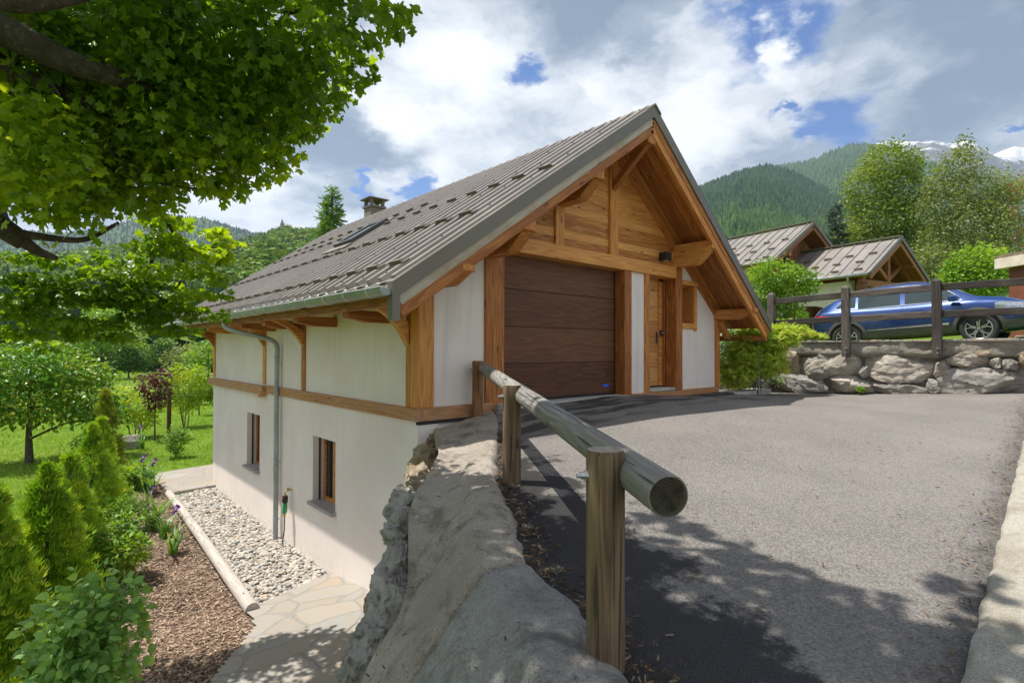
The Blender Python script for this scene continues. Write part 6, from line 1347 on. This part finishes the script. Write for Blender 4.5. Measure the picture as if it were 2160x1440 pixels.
# --- garden beyond
bp = at(273, 945, z=-2.95); boulder('pale rounded boulder on the lawn beside the golden thuja', bp+np.array([0, 0, .12]), (.36, .34, .40), 301, ROCKB, rough=.05)
wp = at(356, 915, z=-2.95); dw = float(np.dot(wp-CAM, FW)); hp = (915-818)/FPX*dw
beam('wooden_post', wp-np.array([0, 0, .1]), wp+np.array([0, 0, hp]), .15, .15, POSTR, None, (0, 1, 0)); wpost = bpy.context.scene.objects['wooden_post']; tag(wpost, 'brown square wooden post with wire standing on the lawn', 'post')
m = MB()
for zz_ in (.86, .88): m.tube([wp+np.array([.085*math.cos(t), .085*math.sin(t), hp*zz_]) for t in np.linspace(0, 6.283, 9)], .006, 5, False)
m.tube([wp+np.array([0.09, 0, hp*.87]), wp+np.array([1.2, .3, hp*.8])], .004, 4); m.build('wire', STEEL, wpost)
def base(px, py): return at(px, py, z=-2.98)
b1 = base(392, 905); broadleaf('young_maple', 'bright lime green multi-stemmed young tree right of the wooden post', b1, 2.9, [(0, 0, 1.9, .75, .75, .8), (.35, .1, 2.5, .5, .5, .45), (-.4, 0, 2.55, .45, .45, .42), (0, 0, 1.2, .55, .55, .45), (.5, 0, 1.7, .4, .4, .5)], .06, 2400, LEAF6, .09, .16, L_LIME, TWIG, seed=41, stems=4)
b1 = base(372, 968); shrub('round_shrub', 'small round bright shrub at the foot of the wooden post', b1[0], b1[1], .95, .42, 1300, LEAF6, .06, .10, L_SHRUB, 42, cat='shrub')
b1 = base(326, 930); broadleaf('purple_tree', 'small purple-leaved tree on a thin trunk', b1, 2.75, [(0, 0, 2.0, .5, .5, .5), (.25, .1, 2.5, .35, .35, .4), (-.3, 0, 2.35, .35, .35, .35), (0, 0, 1.55, .35, .35, .3)], .045, 1000, LEAF6, .10, .17, L_PURPLE, TWIG, seed=43)
b1 = base(283, 925); broadleaf('lime_bush', 'lime green bush behind the pale boulder', b1, 2.2, [(0, 0, 1.3, .7, .7, .6), (-.4, .2, 1.8, .5, .5, .4), (.3, -.1, .8, .55, .55, .4), (.75, 0, 1.25, .35, .35, .2)], .05, 1700, LEAF6, .10, .17, L_LIME, TWIG, seed=44, stems=3, cat='shrub')
b1 = base(420, 880); broadleaf('staked_sapling', 'slender staked sapling at the corner of the chalet', b1, 3.1, [(0, 0, 2.3, .45, .45, .6), (.2, 0, 1.7, .3, .3, .4)], .05, 700, LEAF6, .10, .16, L_SHRUB, TWIG, seed=45)
b1 = base(62, 978); broadleaf('cherry_tree', 'dark glossy cherry tree with short forked trunk at the left edge', b1, 4.0, [(0, 0, 2.1, 1.5, 1.5, .9), (1.3, 0, 2.0, 1.1, 1.1, .8), (-1.2, 0, 2.3, 1.2, 1.2, 1.0), (.6, .4, 3.0, 1.2, 1.2, .75), (-.4, -.3, 3.2, 1.3, 1.3, .75), (1.9, -.2, 1.5, .7, .7, .55), (-2.3, .3, 2.6, 1.0, 1.0, .8), (1.6, .2, 2.8, .7, .7, .5)], .13, 8800, LEAF6, .12, .21, L_CHERRY, BARK, seed=46, up=.55, droop=.45)
b1 = base(40, 1000); shrub('low_shrub', 'low bush in the shade of the cherry tree', b1[0]+1.9, b1[1]+1.5, .7, .7, 700, LEAF6, .09, .15, L_SHRUB, 47)
for i, (px, py, h_, sp_, mt, lb) in enumerate(((272, 800, 4.0, 2.2, L_DARK, 'small spreading tree alone in the meadow'), (345, 790, 5.2, 2.6, L_DARK, 'dark rounded tree before the forest edge'), (215, 800, 9.0, 4.6, L_SHRUB, 'broad green tree at the meadow edge behind the cherry tree'), (310, 785, 4.0, 3.0, L_BIRCHG, 'grey-green bush along the forest edge'), (400, 792, 4.4, 3.6, L_BIRCHG, 'grey-green thicket beside the chalet corner'), (440, 800, 4.6, 3.0, L_SHRUB, 'green bush next to the chalet corner in the meadow'), (425, 858, 1.7, .9, L_LIME, 'fresh green bush on the bank by the chalet corner'), (355, 860, 1.3, .8, L_DARK, 'small dark bush on the lawn beyond the purple tree'))):
    b1 = base(px, py); kx = sp_; broadleaf('meadow_tree', lb, b1, h_, [(0, 0, h_*.62, kx*.7, kx*.7, h_*.33), (kx*.5, 0, h_*.5, kx*.5, kx*.5, h_*.25), (-kx*.5, 0, h_*.5, kx*.5, kx*.5, h_*.28), (0, kx*.2, h_*.82, kx*.45, kx*.45, h_*.18)], .03*h_, 1700, RHOMB, .10*h_**.5, .22*h_**.5, mt, TWIG, group='trees and bushes of the meadow', seed=60+i)
m = MB(); q = base(362, 832); m.box(q[0]-.5, q[0]+.5, q[1]-.5, q[1]+.5, q[2]-.1, q[2]+1.9); m.box(q[0]-.54, q[0]+.54, q[1]-.54, q[1]+.54, q[2]+1.9, q[2]+2.0)
tag(m.build('garden_bin', simple('dark_green_box', (0.03, 0.06, 0.05), .6), bevel=.03), 'dark green box half hidden behind the lime green young tree', 'box')

# --- behind and right of the chalet
def conifer(name, label, base_, h, rad, mat, seed, n=60, droop=0.35, tl=.35, group=None, dens=26):
    r = np.random.default_rng(seed); base_ = np.array(base_, float); root = empty(name, base_, label, 'conifer', group); m = MB(); m.tube([base_, base_+np.array([0, 0, h*.98])], [.018*h, .004*h], 8); PO_, FO_ = [], []
    for k in range(n):
        t = (k+r.random())/n; z = h*(.10+.88*t); L = rad*(1-t)**.8*r.uniform(.65, 1.15)+.03*h*(1-t); a = r.uniform(0, 6.283); d = np.array([math.cos(a), math.sin(a), 0]); p0 = base_+np.array([0, 0, z]); p1 = p0+d*L*.6+np.array([0, 0, -droop*L*.35]); p2 = p0+d*L+np.array([0, 0, -droop*L*.3+.06*L]); limb(m, [p0, p1, p2], .006*h*(1-t)+.01, .004, 5, 3)
        for q in range(max(4, int(dens*L/rad))):
            u_ = r.uniform(.15, 1.0); c = p0+(p2-p0)*u_+np.array([0, 0, -droop*L*.25*math.sin(u_*3.14)]); PO_.append(c+r.normal(0, .035*rad, 3)); s_ = r.choice((-1, 1)); FO_.append(d*.6+np.array([-d[1], d[0], 0])*s_*r.uniform(.1, 1)+np.array([0, 0, r.normal(-.05, .4)]))
    m.build('trunk', BARK, root, smooth=True); PO_, FO_ = np.array(PO_), np.array(FO_); V, F = scatter(TUFT[0], TUFT[1], PO_, frames(unit(FO_), r.normal(0, .5, (len(PO_), 3))+np.array([0, 0, 1.])), r.uniform(tl*.6, tl*1.2, len(PO_))); npmesh('foliage', V, F, mat, root, rnd=np.repeat(np.clip(r.normal(.5, .25, len(PO_)), 0, 1), 6), loc=base_); return root
q = at(700, 560, d=34); conifer('larch_tree', 'feathery bright green larch behind the roof left of the chimney', (q[0], q[1], -3.0), at(702, 388, d=34)[2]+3.0, 2.9, L_LARCHT, 71, 230, .3, .5, dens=60)
q = at(668, 560, d=38); conifer('larch_tree', 'shorter larch at the left foot of the feathery larch', (q[0], q[1], -3.0), at(672, 470, d=38)[2]+3.0, 1.6, L_LARCHT, 72, 130, .3, .42, dens=30)
q = at(1765, 560, d=38); conifer('spruce_tree', 'dark blue-green spruce behind the neighbour chalet roof', (q[0], q[1], 1.5), at(1768, 425, d=38)[2]-1.5, 2.0, L_SPRUCE, 73, 130, .5, .5, dens=34)
def tree_px(name, label, blist, d, nleaf, tmpl, s0, s1, lm, bm_, seed, zb, cat='tree', group=None, up=.4, droop=.35, tr=.16, stems=1, flat=1.0):
    c0 = at(np.mean([b_[0] for b_ in blist]), 600, d=d); base_ = np.array([c0[0], c0[1], zb]); cr = []
    for px, py, rx, ry in blist:
        p = at(px, py, d=d+((px*7+py*3) % 5-2)*0.3*rx*d/FPX/2); cr.append((*(p-base_), rx*d/FPX, rx*d/FPX, ry*d/FPX))
    hh = max(c[2]+c[5] for c in cr); return broadleaf(name, label, base_, hh, cr, tr, nleaf, tmpl, s0, s1, lm, bm_, cat, group, seed, stems, up, droop)
tree_px('birch_tree', 'dense light green birch right of the dark spruce', [(1870, 340, 52, 38), (1830, 400, 50, 50), (1905, 410, 48, 50), (1860, 470, 72, 52), (1810, 500, 42, 36), (1915, 505, 52, 42), (1860, 535, 72, 30), (1925, 350, 22, 30)], 40, 17000, RHOMB, .15, .29, L_BIRCH, BIRCHB, 81, 1.5, tr=.16, stems=2)
tree_px('birch_tree', 'loose drooping grey-green birch filling the right edge', [(2020, 350, 44, 34), (2035, 310, 16, 30), (2070, 400, 60, 44), (1990, 430, 48, 48), (2110, 430, 46, 50), (2045, 480, 76, 56), (1985, 510, 50, 40), (2125, 490, 48, 40), (2150, 400, 24, 30), (2060, 540, 80, 30), (1975, 395, 26, 34)], 36, 18000, RHOMB, .12, .24, L_BIRCHG, BIRCHB, 82, 1.5, droop=.7, tr=.15, stems=2)
tree_px('hedge_bush', 'grey-green bush between the carport roof and the round bright bush', [(1965, 555, 42, 36), (1945, 590, 40, 24), (2000, 580, 30, 26)], 30, 2600, RHOMB, .14, .26, L_BIRCHG, TWIG, 83, 1.2, 'shrub', tr=.06, stems=3)
tree_px('round_bush', 'bright green round bush behind the fence at the right', [(2060, 560, 52, 42), (2020, 585, 36, 28), (2105, 570, 36, 40), (2060, 600, 66, 24)], 22, 6500, RHOMB, .10, .18, L_SHRUB, TWIG, 84, 1.1, 'shrub', tr=.05, stems=4, up=.7)
tree_px('tall_shrub', 'leafy shrub with yellow tips beside the right end of the chalet roof', [(1630, 580, 52, 34), (1600, 610, 44, 44), (1665, 610, 44, 40), (1690, 590, 32, 24), (1640, 640, 44, 34), (1712, 605, 16, 14)], 15.5, 5200, LEAF6, .07, .13, L_SHRUB, TWIG, 85, .9, 'shrub', tr=.05, stems=5, up=.5)
tree_px('heather_bush', 'spreading yellow-green evergreen bush hanging over the wall by the chalet corner', [(1580, 735, 44, 32), (1625, 715, 42, 24), (1560, 775, 38, 26), (1610, 760, 44, 28), (1655, 705, 32, 16), (1550, 800, 24, 14), (1590, 705, 34, 22)], 12.3, 5200, SPRAY, .10, .20, L_HEATH, TWIG, 86, -.2, 'shrub', tr=.03, stems=6, up=.6)
tree_px('dark_shrub', 'dark green shrub against the side of the chalet under the roof end', [(1560, 715, 38, 22), (1545, 745, 26, 30), (1590, 690, 34, 16), (1540, 785, 20, 24)], 13.6, 2600, LEAF6, .06, .11, L_DARK, TWIG, 87, -.2, 'shrub', tr=.04, stems=4)
tree_px('low_heather', 'low yellow-green cushion plant on the upper lawn behind the leftmost fence post', [(1690, 706, 26, 12), (1660, 690, 30, 14), (1722, 712, 18, 8)], 14.2, 2200, SPRAY, .08, .15, L_HEATH, TWIG, 88, .8, 'plant', tr=.02, stems=4)
tree_px('rust_tree', 'rust-leaved tree at the right edge before the mountains', [(2150, 390, 20, 26), (2140, 440, 18, 26), (2156, 500, 18, 30)], 32, 170, RHOMB, .10, .2, L_RUST, TWIG, 89, 1.3, tr=.06)
tree_px('small_cypress', 'bright narrow conifer bush below the balcony rail', [(1688, 668, 10, 16), (1690, 690, 12, 12)], 22, 700, SPRAY, .10, .2, L_SHRUB, TWIG, 90, 1.0, 'shrub', tr=.03)
# weeds at the foot of the wall
for i, (px, py, s_, lb) in enumerate(((1816, 823, .12, 'tiny weed at the foot of the wall below the lens-shaped boulder'), (1640, 805, .28, 'leafy weed between two grey boulders near the rain chain'))):
    p = at(px, py, x=WX-.12); shrub('weed', lb, p[0], p[1], s_, s_*.8, 160, LEAF6, .03, .06, L_SHRUB, 95+i, z0=p[2]-s_*.4, cat='weed', stems=3)
# bed seedlings
for k in range(0): pass

# grass
ng = 60000; gx = rng.uniform(-16, 4, ng); gy = 6+rng.random(ng)**1.4*30; keep_ = ~((gx > -1.4) & (gy < 13.4)) & ~in_bed(np.stack([gx, gy], 1)); gx, gy = gx[keep_], gy[keep_]
def blades(name, label, gx, gy, zf, s0, s1):
    n_ = len(gx); a = rng.uniform(0, 6.283, n_); TVb = np.array([(0, -.09, 0), (0, .09, 0), (1, 0, 0)]); f = np.stack([rng.normal(0, .45, n_), rng.normal(0, .45, n_), np.ones(n_)], 1); nr = np.stack([np.cos(a), np.sin(a), np.zeros(n_)], 1); V, F = scatter(TVb, np.array([(0, 1, 2)]), np.stack([gx, gy, zf(gx, gy)-0.02], 1), frames(unit(f), nr), rng.uniform(s0, s1, n_)); tag(npmesh(name, V, F, L_GRASS, rnd=rng.random(n_)), label, 'grass', kind='stuff')
blades('grass', 'short sunlit grass of the garden lawn', gx, gy, zlow, .07, .15)
mx_ = rng.uniform(-60, 12, 26000); my_ = 30+rng.random(26000)**1.3*75; blades('meadow_grass', 'tall meadow grass before the forest edge', mx_, my_, zground, .25, .55)
ux = rng.uniform(10.3, 20, 16000); uy = rng.uniform(-7, 3, 16000); blades('upper_grass', 'grass of the upper lawn around the parked car', ux, uy, zup, .05, .11)

# ------------------------------------------------------------------ hills, forests and mountains
def ridge(name, sil, d0, z0, dc, mat, power=1.2, rough=0.0, nj=40, step=12, seed=1, dback=1.25):
    """heightfield whose crest follows sil [(px, py)], crest at depth dc, foot at depth d0 and height z0"""
    pxs = np.arange(sil[0][0], sil[-1][0]+step, step); pys = np.interp(pxs, [s[0] for s in sil], [s[1] for s in sil]); V = []
    dcs = dc(pxs) if callable(dc) else np.full(len(pxs), float(dc)); ts = np.concatenate([np.linspace(0, 1, nj), [1.12, dback]])
    for px, py, D_ in zip(pxs, pys, dcs):
        pc = at(px, py, d=D_); dirh = (pc-CAM)[:2]/D_; zc = pc[2]
        for t in ts:
            d = d0+(D_-d0)*t; s = min(t, 1.0)**power; z = z0+(zc-z0)*s
            if rough and 0 < t < 1.0: z += rough*(zc-z0)*math.sin(math.pi*t)*mnoise.fractal(Vector((px*.008, t*3.0, seed)), 1, 2, 5)
            if t > 1: z = zc-(t-1)*(zc-z0)*1.2
            V.append((CAM[0]+dirh[0]*d, CAM[1]+dirh[1]*d, z))
    n2 = len(ts); V = np.array(V); I = np.arange(len(V)).reshape(-1, n2); F = np.stack([I[:-1, :-1], I[1:, :-1], I[1:, 1:], I[:-1, 1:]], -1).reshape(-1, 4); o = npmesh(name, V, F, mat, smooth=True); tag(o, kind='structure')
    G = V.reshape(len(pxs), n2, 3)[:, :nj]
    def sample(u, t):
        a = np.clip(u, 0, .9999)*(G.shape[0]-1); b_ = np.clip(t, 0, .9999)*(nj-1); i = a.astype(int); j = b_.astype(int); fa, fb = (a-i)[:, None], (b_-j)[:, None]
        return G[i, j]*(1-fa)*(1-fb)+G[i+1, j]*fa*(1-fb)+G[i, j+1]*(1-fa)*fb+G[i+1, j+1]*fa*fb
    return sample
HILLM = simple('forest_floor', (0.06, 0.10, 0.02), .95, 0, .35, .02, spec=.1); 
m_, n, b, out = newmat('scree_and_snow'); SNOWM = m_; co = ocoord(n); spz = n.n('ShaderNodeSeparateXYZ'); n.set(spz.inputs[0], co); f = n.noise(n.mapping(co, (1, 1, 1.4)), .006, 9, .65); g = n.noise(co, .02, 8, .65, .6)
rk = n.mix(n.maprange(g, .35, .7), (0.06, 0.068, 0.07), (0.20, 0.19, 0.18)); sn = n.maprange(n.math('ADD', n.math('MULTIPLY_ADD', g, .35, f), n.math('MULTIPLY', n.math('SUBTRACT', spz.outputs[2], 1330), .0009)), .69, .76, 0, .9)
c = n.mix(sn, rk, (0.82, 0.84, 0.86)); n.set(b.inputs['Base Color'], c); b.inputs['Roughness'].default_value = .9; bump(n, b, g, 1.0, 25)
def cone_tree(tiers=3, sides=6):
    V, F = [], []
    for k in range(tiers):
        z0, z1, r = k/tiers*.8, min(1, (k+1.7)/tiers*.8+.05), .26*(1-k/tiers*.75); o_ = len(V); V += [(r*(1+.25*(-1)**i)*math.cos(6.283*i/sides), r*(1+.25*(-1)**i)*math.sin(6.283*i/sides), z0) for i in range(sides)]+[(0, 0, z1 if k < tiers-1 else 1)]; F += [(o_+i, o_+(i+1) % sides, o_+sides) for i in range(sides)]
    return np.array(V), np.array(F)
CONE = cone_tree()
def blob_tree(seed, n=46):
    r = np.random.default_rng(seed); d = unit(r.normal(size=(n, 3))); p = d*np.array([.40, .40, .46])*r.uniform(.75, 1.1, n)[:, None]+np.array([0, 0, .52]); a = r.uniform(0, 6.28, n); fr = frames(unit(np.stack([np.cos(a), np.sin(a), r.normal(0, .4, n)], 1)), d+r.normal(0, .3, (n, 3))); T = (RHOMB[0]-np.array([.5, 0, 0]))*np.array([1, 1.3, 1]); return scatter(T, RHOMB[1], p, fr, r.uniform(.22, .40, n))
BLOBT = [blob_tree(k) for k in range(4)]
def forest(name, label, P, h, tmpl, mat, seed, wid=1.0, clump=.004):
    r = np.random.default_rng(seed); n_ = len(P); a = r.uniform(0, 6.283, n_); fr = np.stack([np.stack([np.cos(a), np.sin(a), np.zeros(n_)], 1), np.stack([-np.sin(a), np.cos(a), np.zeros(n_)], 1), np.tile([0, 0, 1.], (n_, 1))], 1); s = np.stack([h*wid*r.uniform(.8, 1.25, n_), h*wid*r.uniform(.8, 1.25, n_), h], 1)
    V, F = scatter(tmpl[0], tmpl[1], P, fr, s); rd_ = np.clip(r.normal(.5, .22, n_)+.22*np.sin(P[:, 0]*clump*3+P[:, 2]*clump*5)*np.sin(P[:, 1]*clump*2.3+1), 0, 1); k = len(tmpl[1])//n_ if False else len(tmpl[1]); rr = np.repeat(rd_, k)+np.random.default_rng(seed+1).normal(0, .12, n_*k); return tag(npmesh(name, V, F, mat, rnd=np.clip(rr, 0, 1)), label, 'forest', kind='stuff')
rf_ = np.random.default_rng(77)
# left wooded hill with the chapel
LH = [(-900, 470), (-500, 500), (-100, 535), (60, 548), (200, 530), (330, 512), (430, 522), (500, 516), (540, 503), (575, 490), (597, 484), (640, 490), (690, 492), (740, 484), (800, 488), (900, 500), (1100, 560), (1400, 640), (1560, 690)]
s1_ = ridge('wooded_hill', LH, 88, -3.2, lambda p: np.interp(p, [-900, 0, 300, 600, 1500], [700, 700, 650, 620, 500]), HILLM, 1.15, .10, 40, 14, 3)
nL = 15000; u_ = np.clip((rf_.uniform(-250, 900, nL)+900)/(1560+900), 0, 1); t_ = rf_.random(nL)**1.9; Pl = s1_(u_, t_); kind_ = rf_.random(nL)+.35*np.sin(Pl[:, 0]*.021)*np.sin(Pl[:, 1]*.015); dist = np.linalg.norm(Pl[:, :2]-CAM[:2], axis=1)
hh = rf_.uniform(5.5, 10, nL)*np.interp(dist, [90, 300, 600], [.75, .85, .72])
con = (kind_ > .82) | ((t_ < .22) & (kind_ > .30))
forest('conifer_wood', 'dark conifers of the wooded hill behind the chalet', Pl[con], hh[con]*1.35, CONE, L_WOODC, 1)
for k in range(4):
    sel = (~con) & (np.arange(nL) % 4 == k); forest('broadleaf_wood', 'bright broadleaf wood covering the hill behind the chalet', Pl[sel], hh[sel]*.9, BLOBT[k], L_WOODB, 10+k, 1.25)
cq = at(597, 484, d=612); chp = empty('hilltop_chapel', cq, 'tiny stone chapel with pointed spire on the wooded hilltop', 'chapel'); m = MB(); cz = cq[2]-1; m.box(cq[0]+.5, cq[0]+9, cq[1]-4, cq[1]+3, cz, cz+4.2); m.prism([(cq[0]+.2, cq[1]-4.4, cz+4.2), (cq[0]+.2, cq[1]+3.4, cz+4.2), (cq[0]+.2, cq[1]-.5, cz+8)], (9.2, 0, 0)); m.build('nave', ROCKB, chp); m = MB(); m.box(cq[0]-3, cq[0]+.4, cq[1]-2.2, cq[1]+1.2, cz, cz+6.5); m.poly([(cq[0]-3.2, cq[1]-2.4, cz+6.5), (cq[0]+.6, cq[1]-2.4, cz+6.5), (cq[0]+.6, cq[1]+1.4, cz+6.5), (cq[0]-3.2, cq[1]+1.4, cz+6.5), (cq[0]-1.3, cq[1]-.5, cz+13)], [(0, 1, 4), (1, 2, 4), (2, 3, 4), (3, 0, 4), (0, 3, 2, 1)]); m.build('bell_tower', ROCKG, chp)
# far blue mountains at the left
LM = [(-1200, 380), (-700, 420), (-300, 450), (-60, 468), (60, 488), (150, 492), (260, 470), (330, 452), (385, 458), (430, 460), (470, 472), (520, 488), (600, 505), (760, 560), (900, 640)]
s2_ = ridge('left_mountain', LM, 900, -40, 2300, HILLM, 1.1, .08, 24, 16, 5); n2_ = 5000; P2_ = s2_(np.clip((rf_.uniform(-200, 620, n2_)+1200)/2100, 0, 1), .35+.65*rf_.random(n2_)**.7); forest('left_mountain_forest', 'blue-green forest of the far left mountain', P2_, rf_.uniform(9, 14, n2_), CONE, L_WOODC, 21, 1.2, .001)
# right: forested spur, higher ridge, snowy massif
RM1 = [(1050, 640), (1250, 520), (1400, 430), (1475, 401), (1520, 383), (1560, 367), (1585, 362), (1612, 355), (1640, 358), (1680, 372), (1730, 398), (1790, 430), (1860, 470), (1950, 520), (2100, 580), (2300, 640)]
s3_ = ridge('forested_spur', RM1, 160, 2, 1500, HILLM, 1.25, .06, 40, 12, 7)
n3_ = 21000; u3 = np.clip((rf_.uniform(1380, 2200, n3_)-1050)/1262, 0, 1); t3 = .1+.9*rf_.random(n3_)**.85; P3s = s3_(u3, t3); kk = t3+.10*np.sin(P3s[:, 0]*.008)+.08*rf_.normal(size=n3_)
dk = kk > .58; forest('cloud_shade_forest', 'conifer forest on the upper part of the right spur with cloud shade painted into its colour', P3s[dk], rf_.uniform(11, 19, dk.sum()), CONE, L_WOODC, 31, 1.15, .002); forest('larch_forest', 'lighter larch forest on the lower part of the right spur', P3s[~dk], rf_.uniform(9, 17, (~dk).sum())*np.interp(t3[~dk], [0, .6], [.6, 1]), CONE, L_WOODL, 32, 1.2, .002)  # cloud shade put into the colour: darker trees on the upper spur
RM2 = [(1380, 520), (1480, 440), (1600, 368), (1640, 356), (1660, 351), (1700, 345), (1725, 335), (1760, 320), (1790, 307), (1806, 304), (1830, 306), (1850, 312), (1900, 330), (1980, 350), (2100, 380), (2400, 430)]
s4_ = ridge('high_ridge', RM2, 900, 60, 2600, HILLM, 1.1, .06, 40, 12, 9); n4_ = 12000; t4 = .3+.70*rf_.random(n4_)**.8; P4s = s4_(np.clip((rf_.uniform(1560, 2200, n4_)-1380)/1030, 0, 1), t4); kp_ = rf_.random(n4_) < np.interp(P4s[:, 2], [700, 860, 940], [1, .75, .3]); forest('ridge_forest', 'sunlit larch forest on the high ridge', P4s[kp_], rf_.uniform(16, 27, kp_.sum()), CONE, L_WOODL, 41, 1.15, .001)
RM3 = [(1600, 420), (1700, 380), (1780, 340), (1830, 306), (1875, 298), (1930, 299), (1962, 296), (1985, 300), (2010, 304), (2035, 297), (2052, 299), (2075, 312), (2100, 330), (2120, 338), (2170, 352), (2300, 370), (2600, 400)]
ridge('snowy_massif', RM3, 2000, 200, 3700, SNOWM, 1.0, .16, 90, 4, 11)
RM4 = [(1990, 420), (2060, 350), (2100, 324), (2125, 314), (2140, 309), (2160, 312), (2200, 300), (2400, 330)]
ridge('far_snow_peak', RM4, 3000, 300, 4200, SNOWM, .9, .2, 50, 5, 13)

# ------------------------------------------------------------------ the air of the valley
m_ = bpy.data.materials.new('valley_haze'); m_.use_nodes = True; t_ = m_.node_tree; t_.nodes.clear(); ho = t_.nodes.new('ShaderNodeOutputMaterial'); hv = t_.nodes.new('ShaderNodeVolumePrincipled')
hv.inputs['Color'].default_value = (0.60, 0.78, 1.0, 1); hv.inputs['Density'].default_value = 0.00011; hv.inputs['Anisotropy'].default_value = 0.2
t_.links.new(hv.outputs[0], ho.inputs['Volume'])
m = MB(); m.box(-5800, 7200, -3200, 7200, -420, 1700); hz_ = m.build('haze', m_); tag(hz_, kind='stuff')
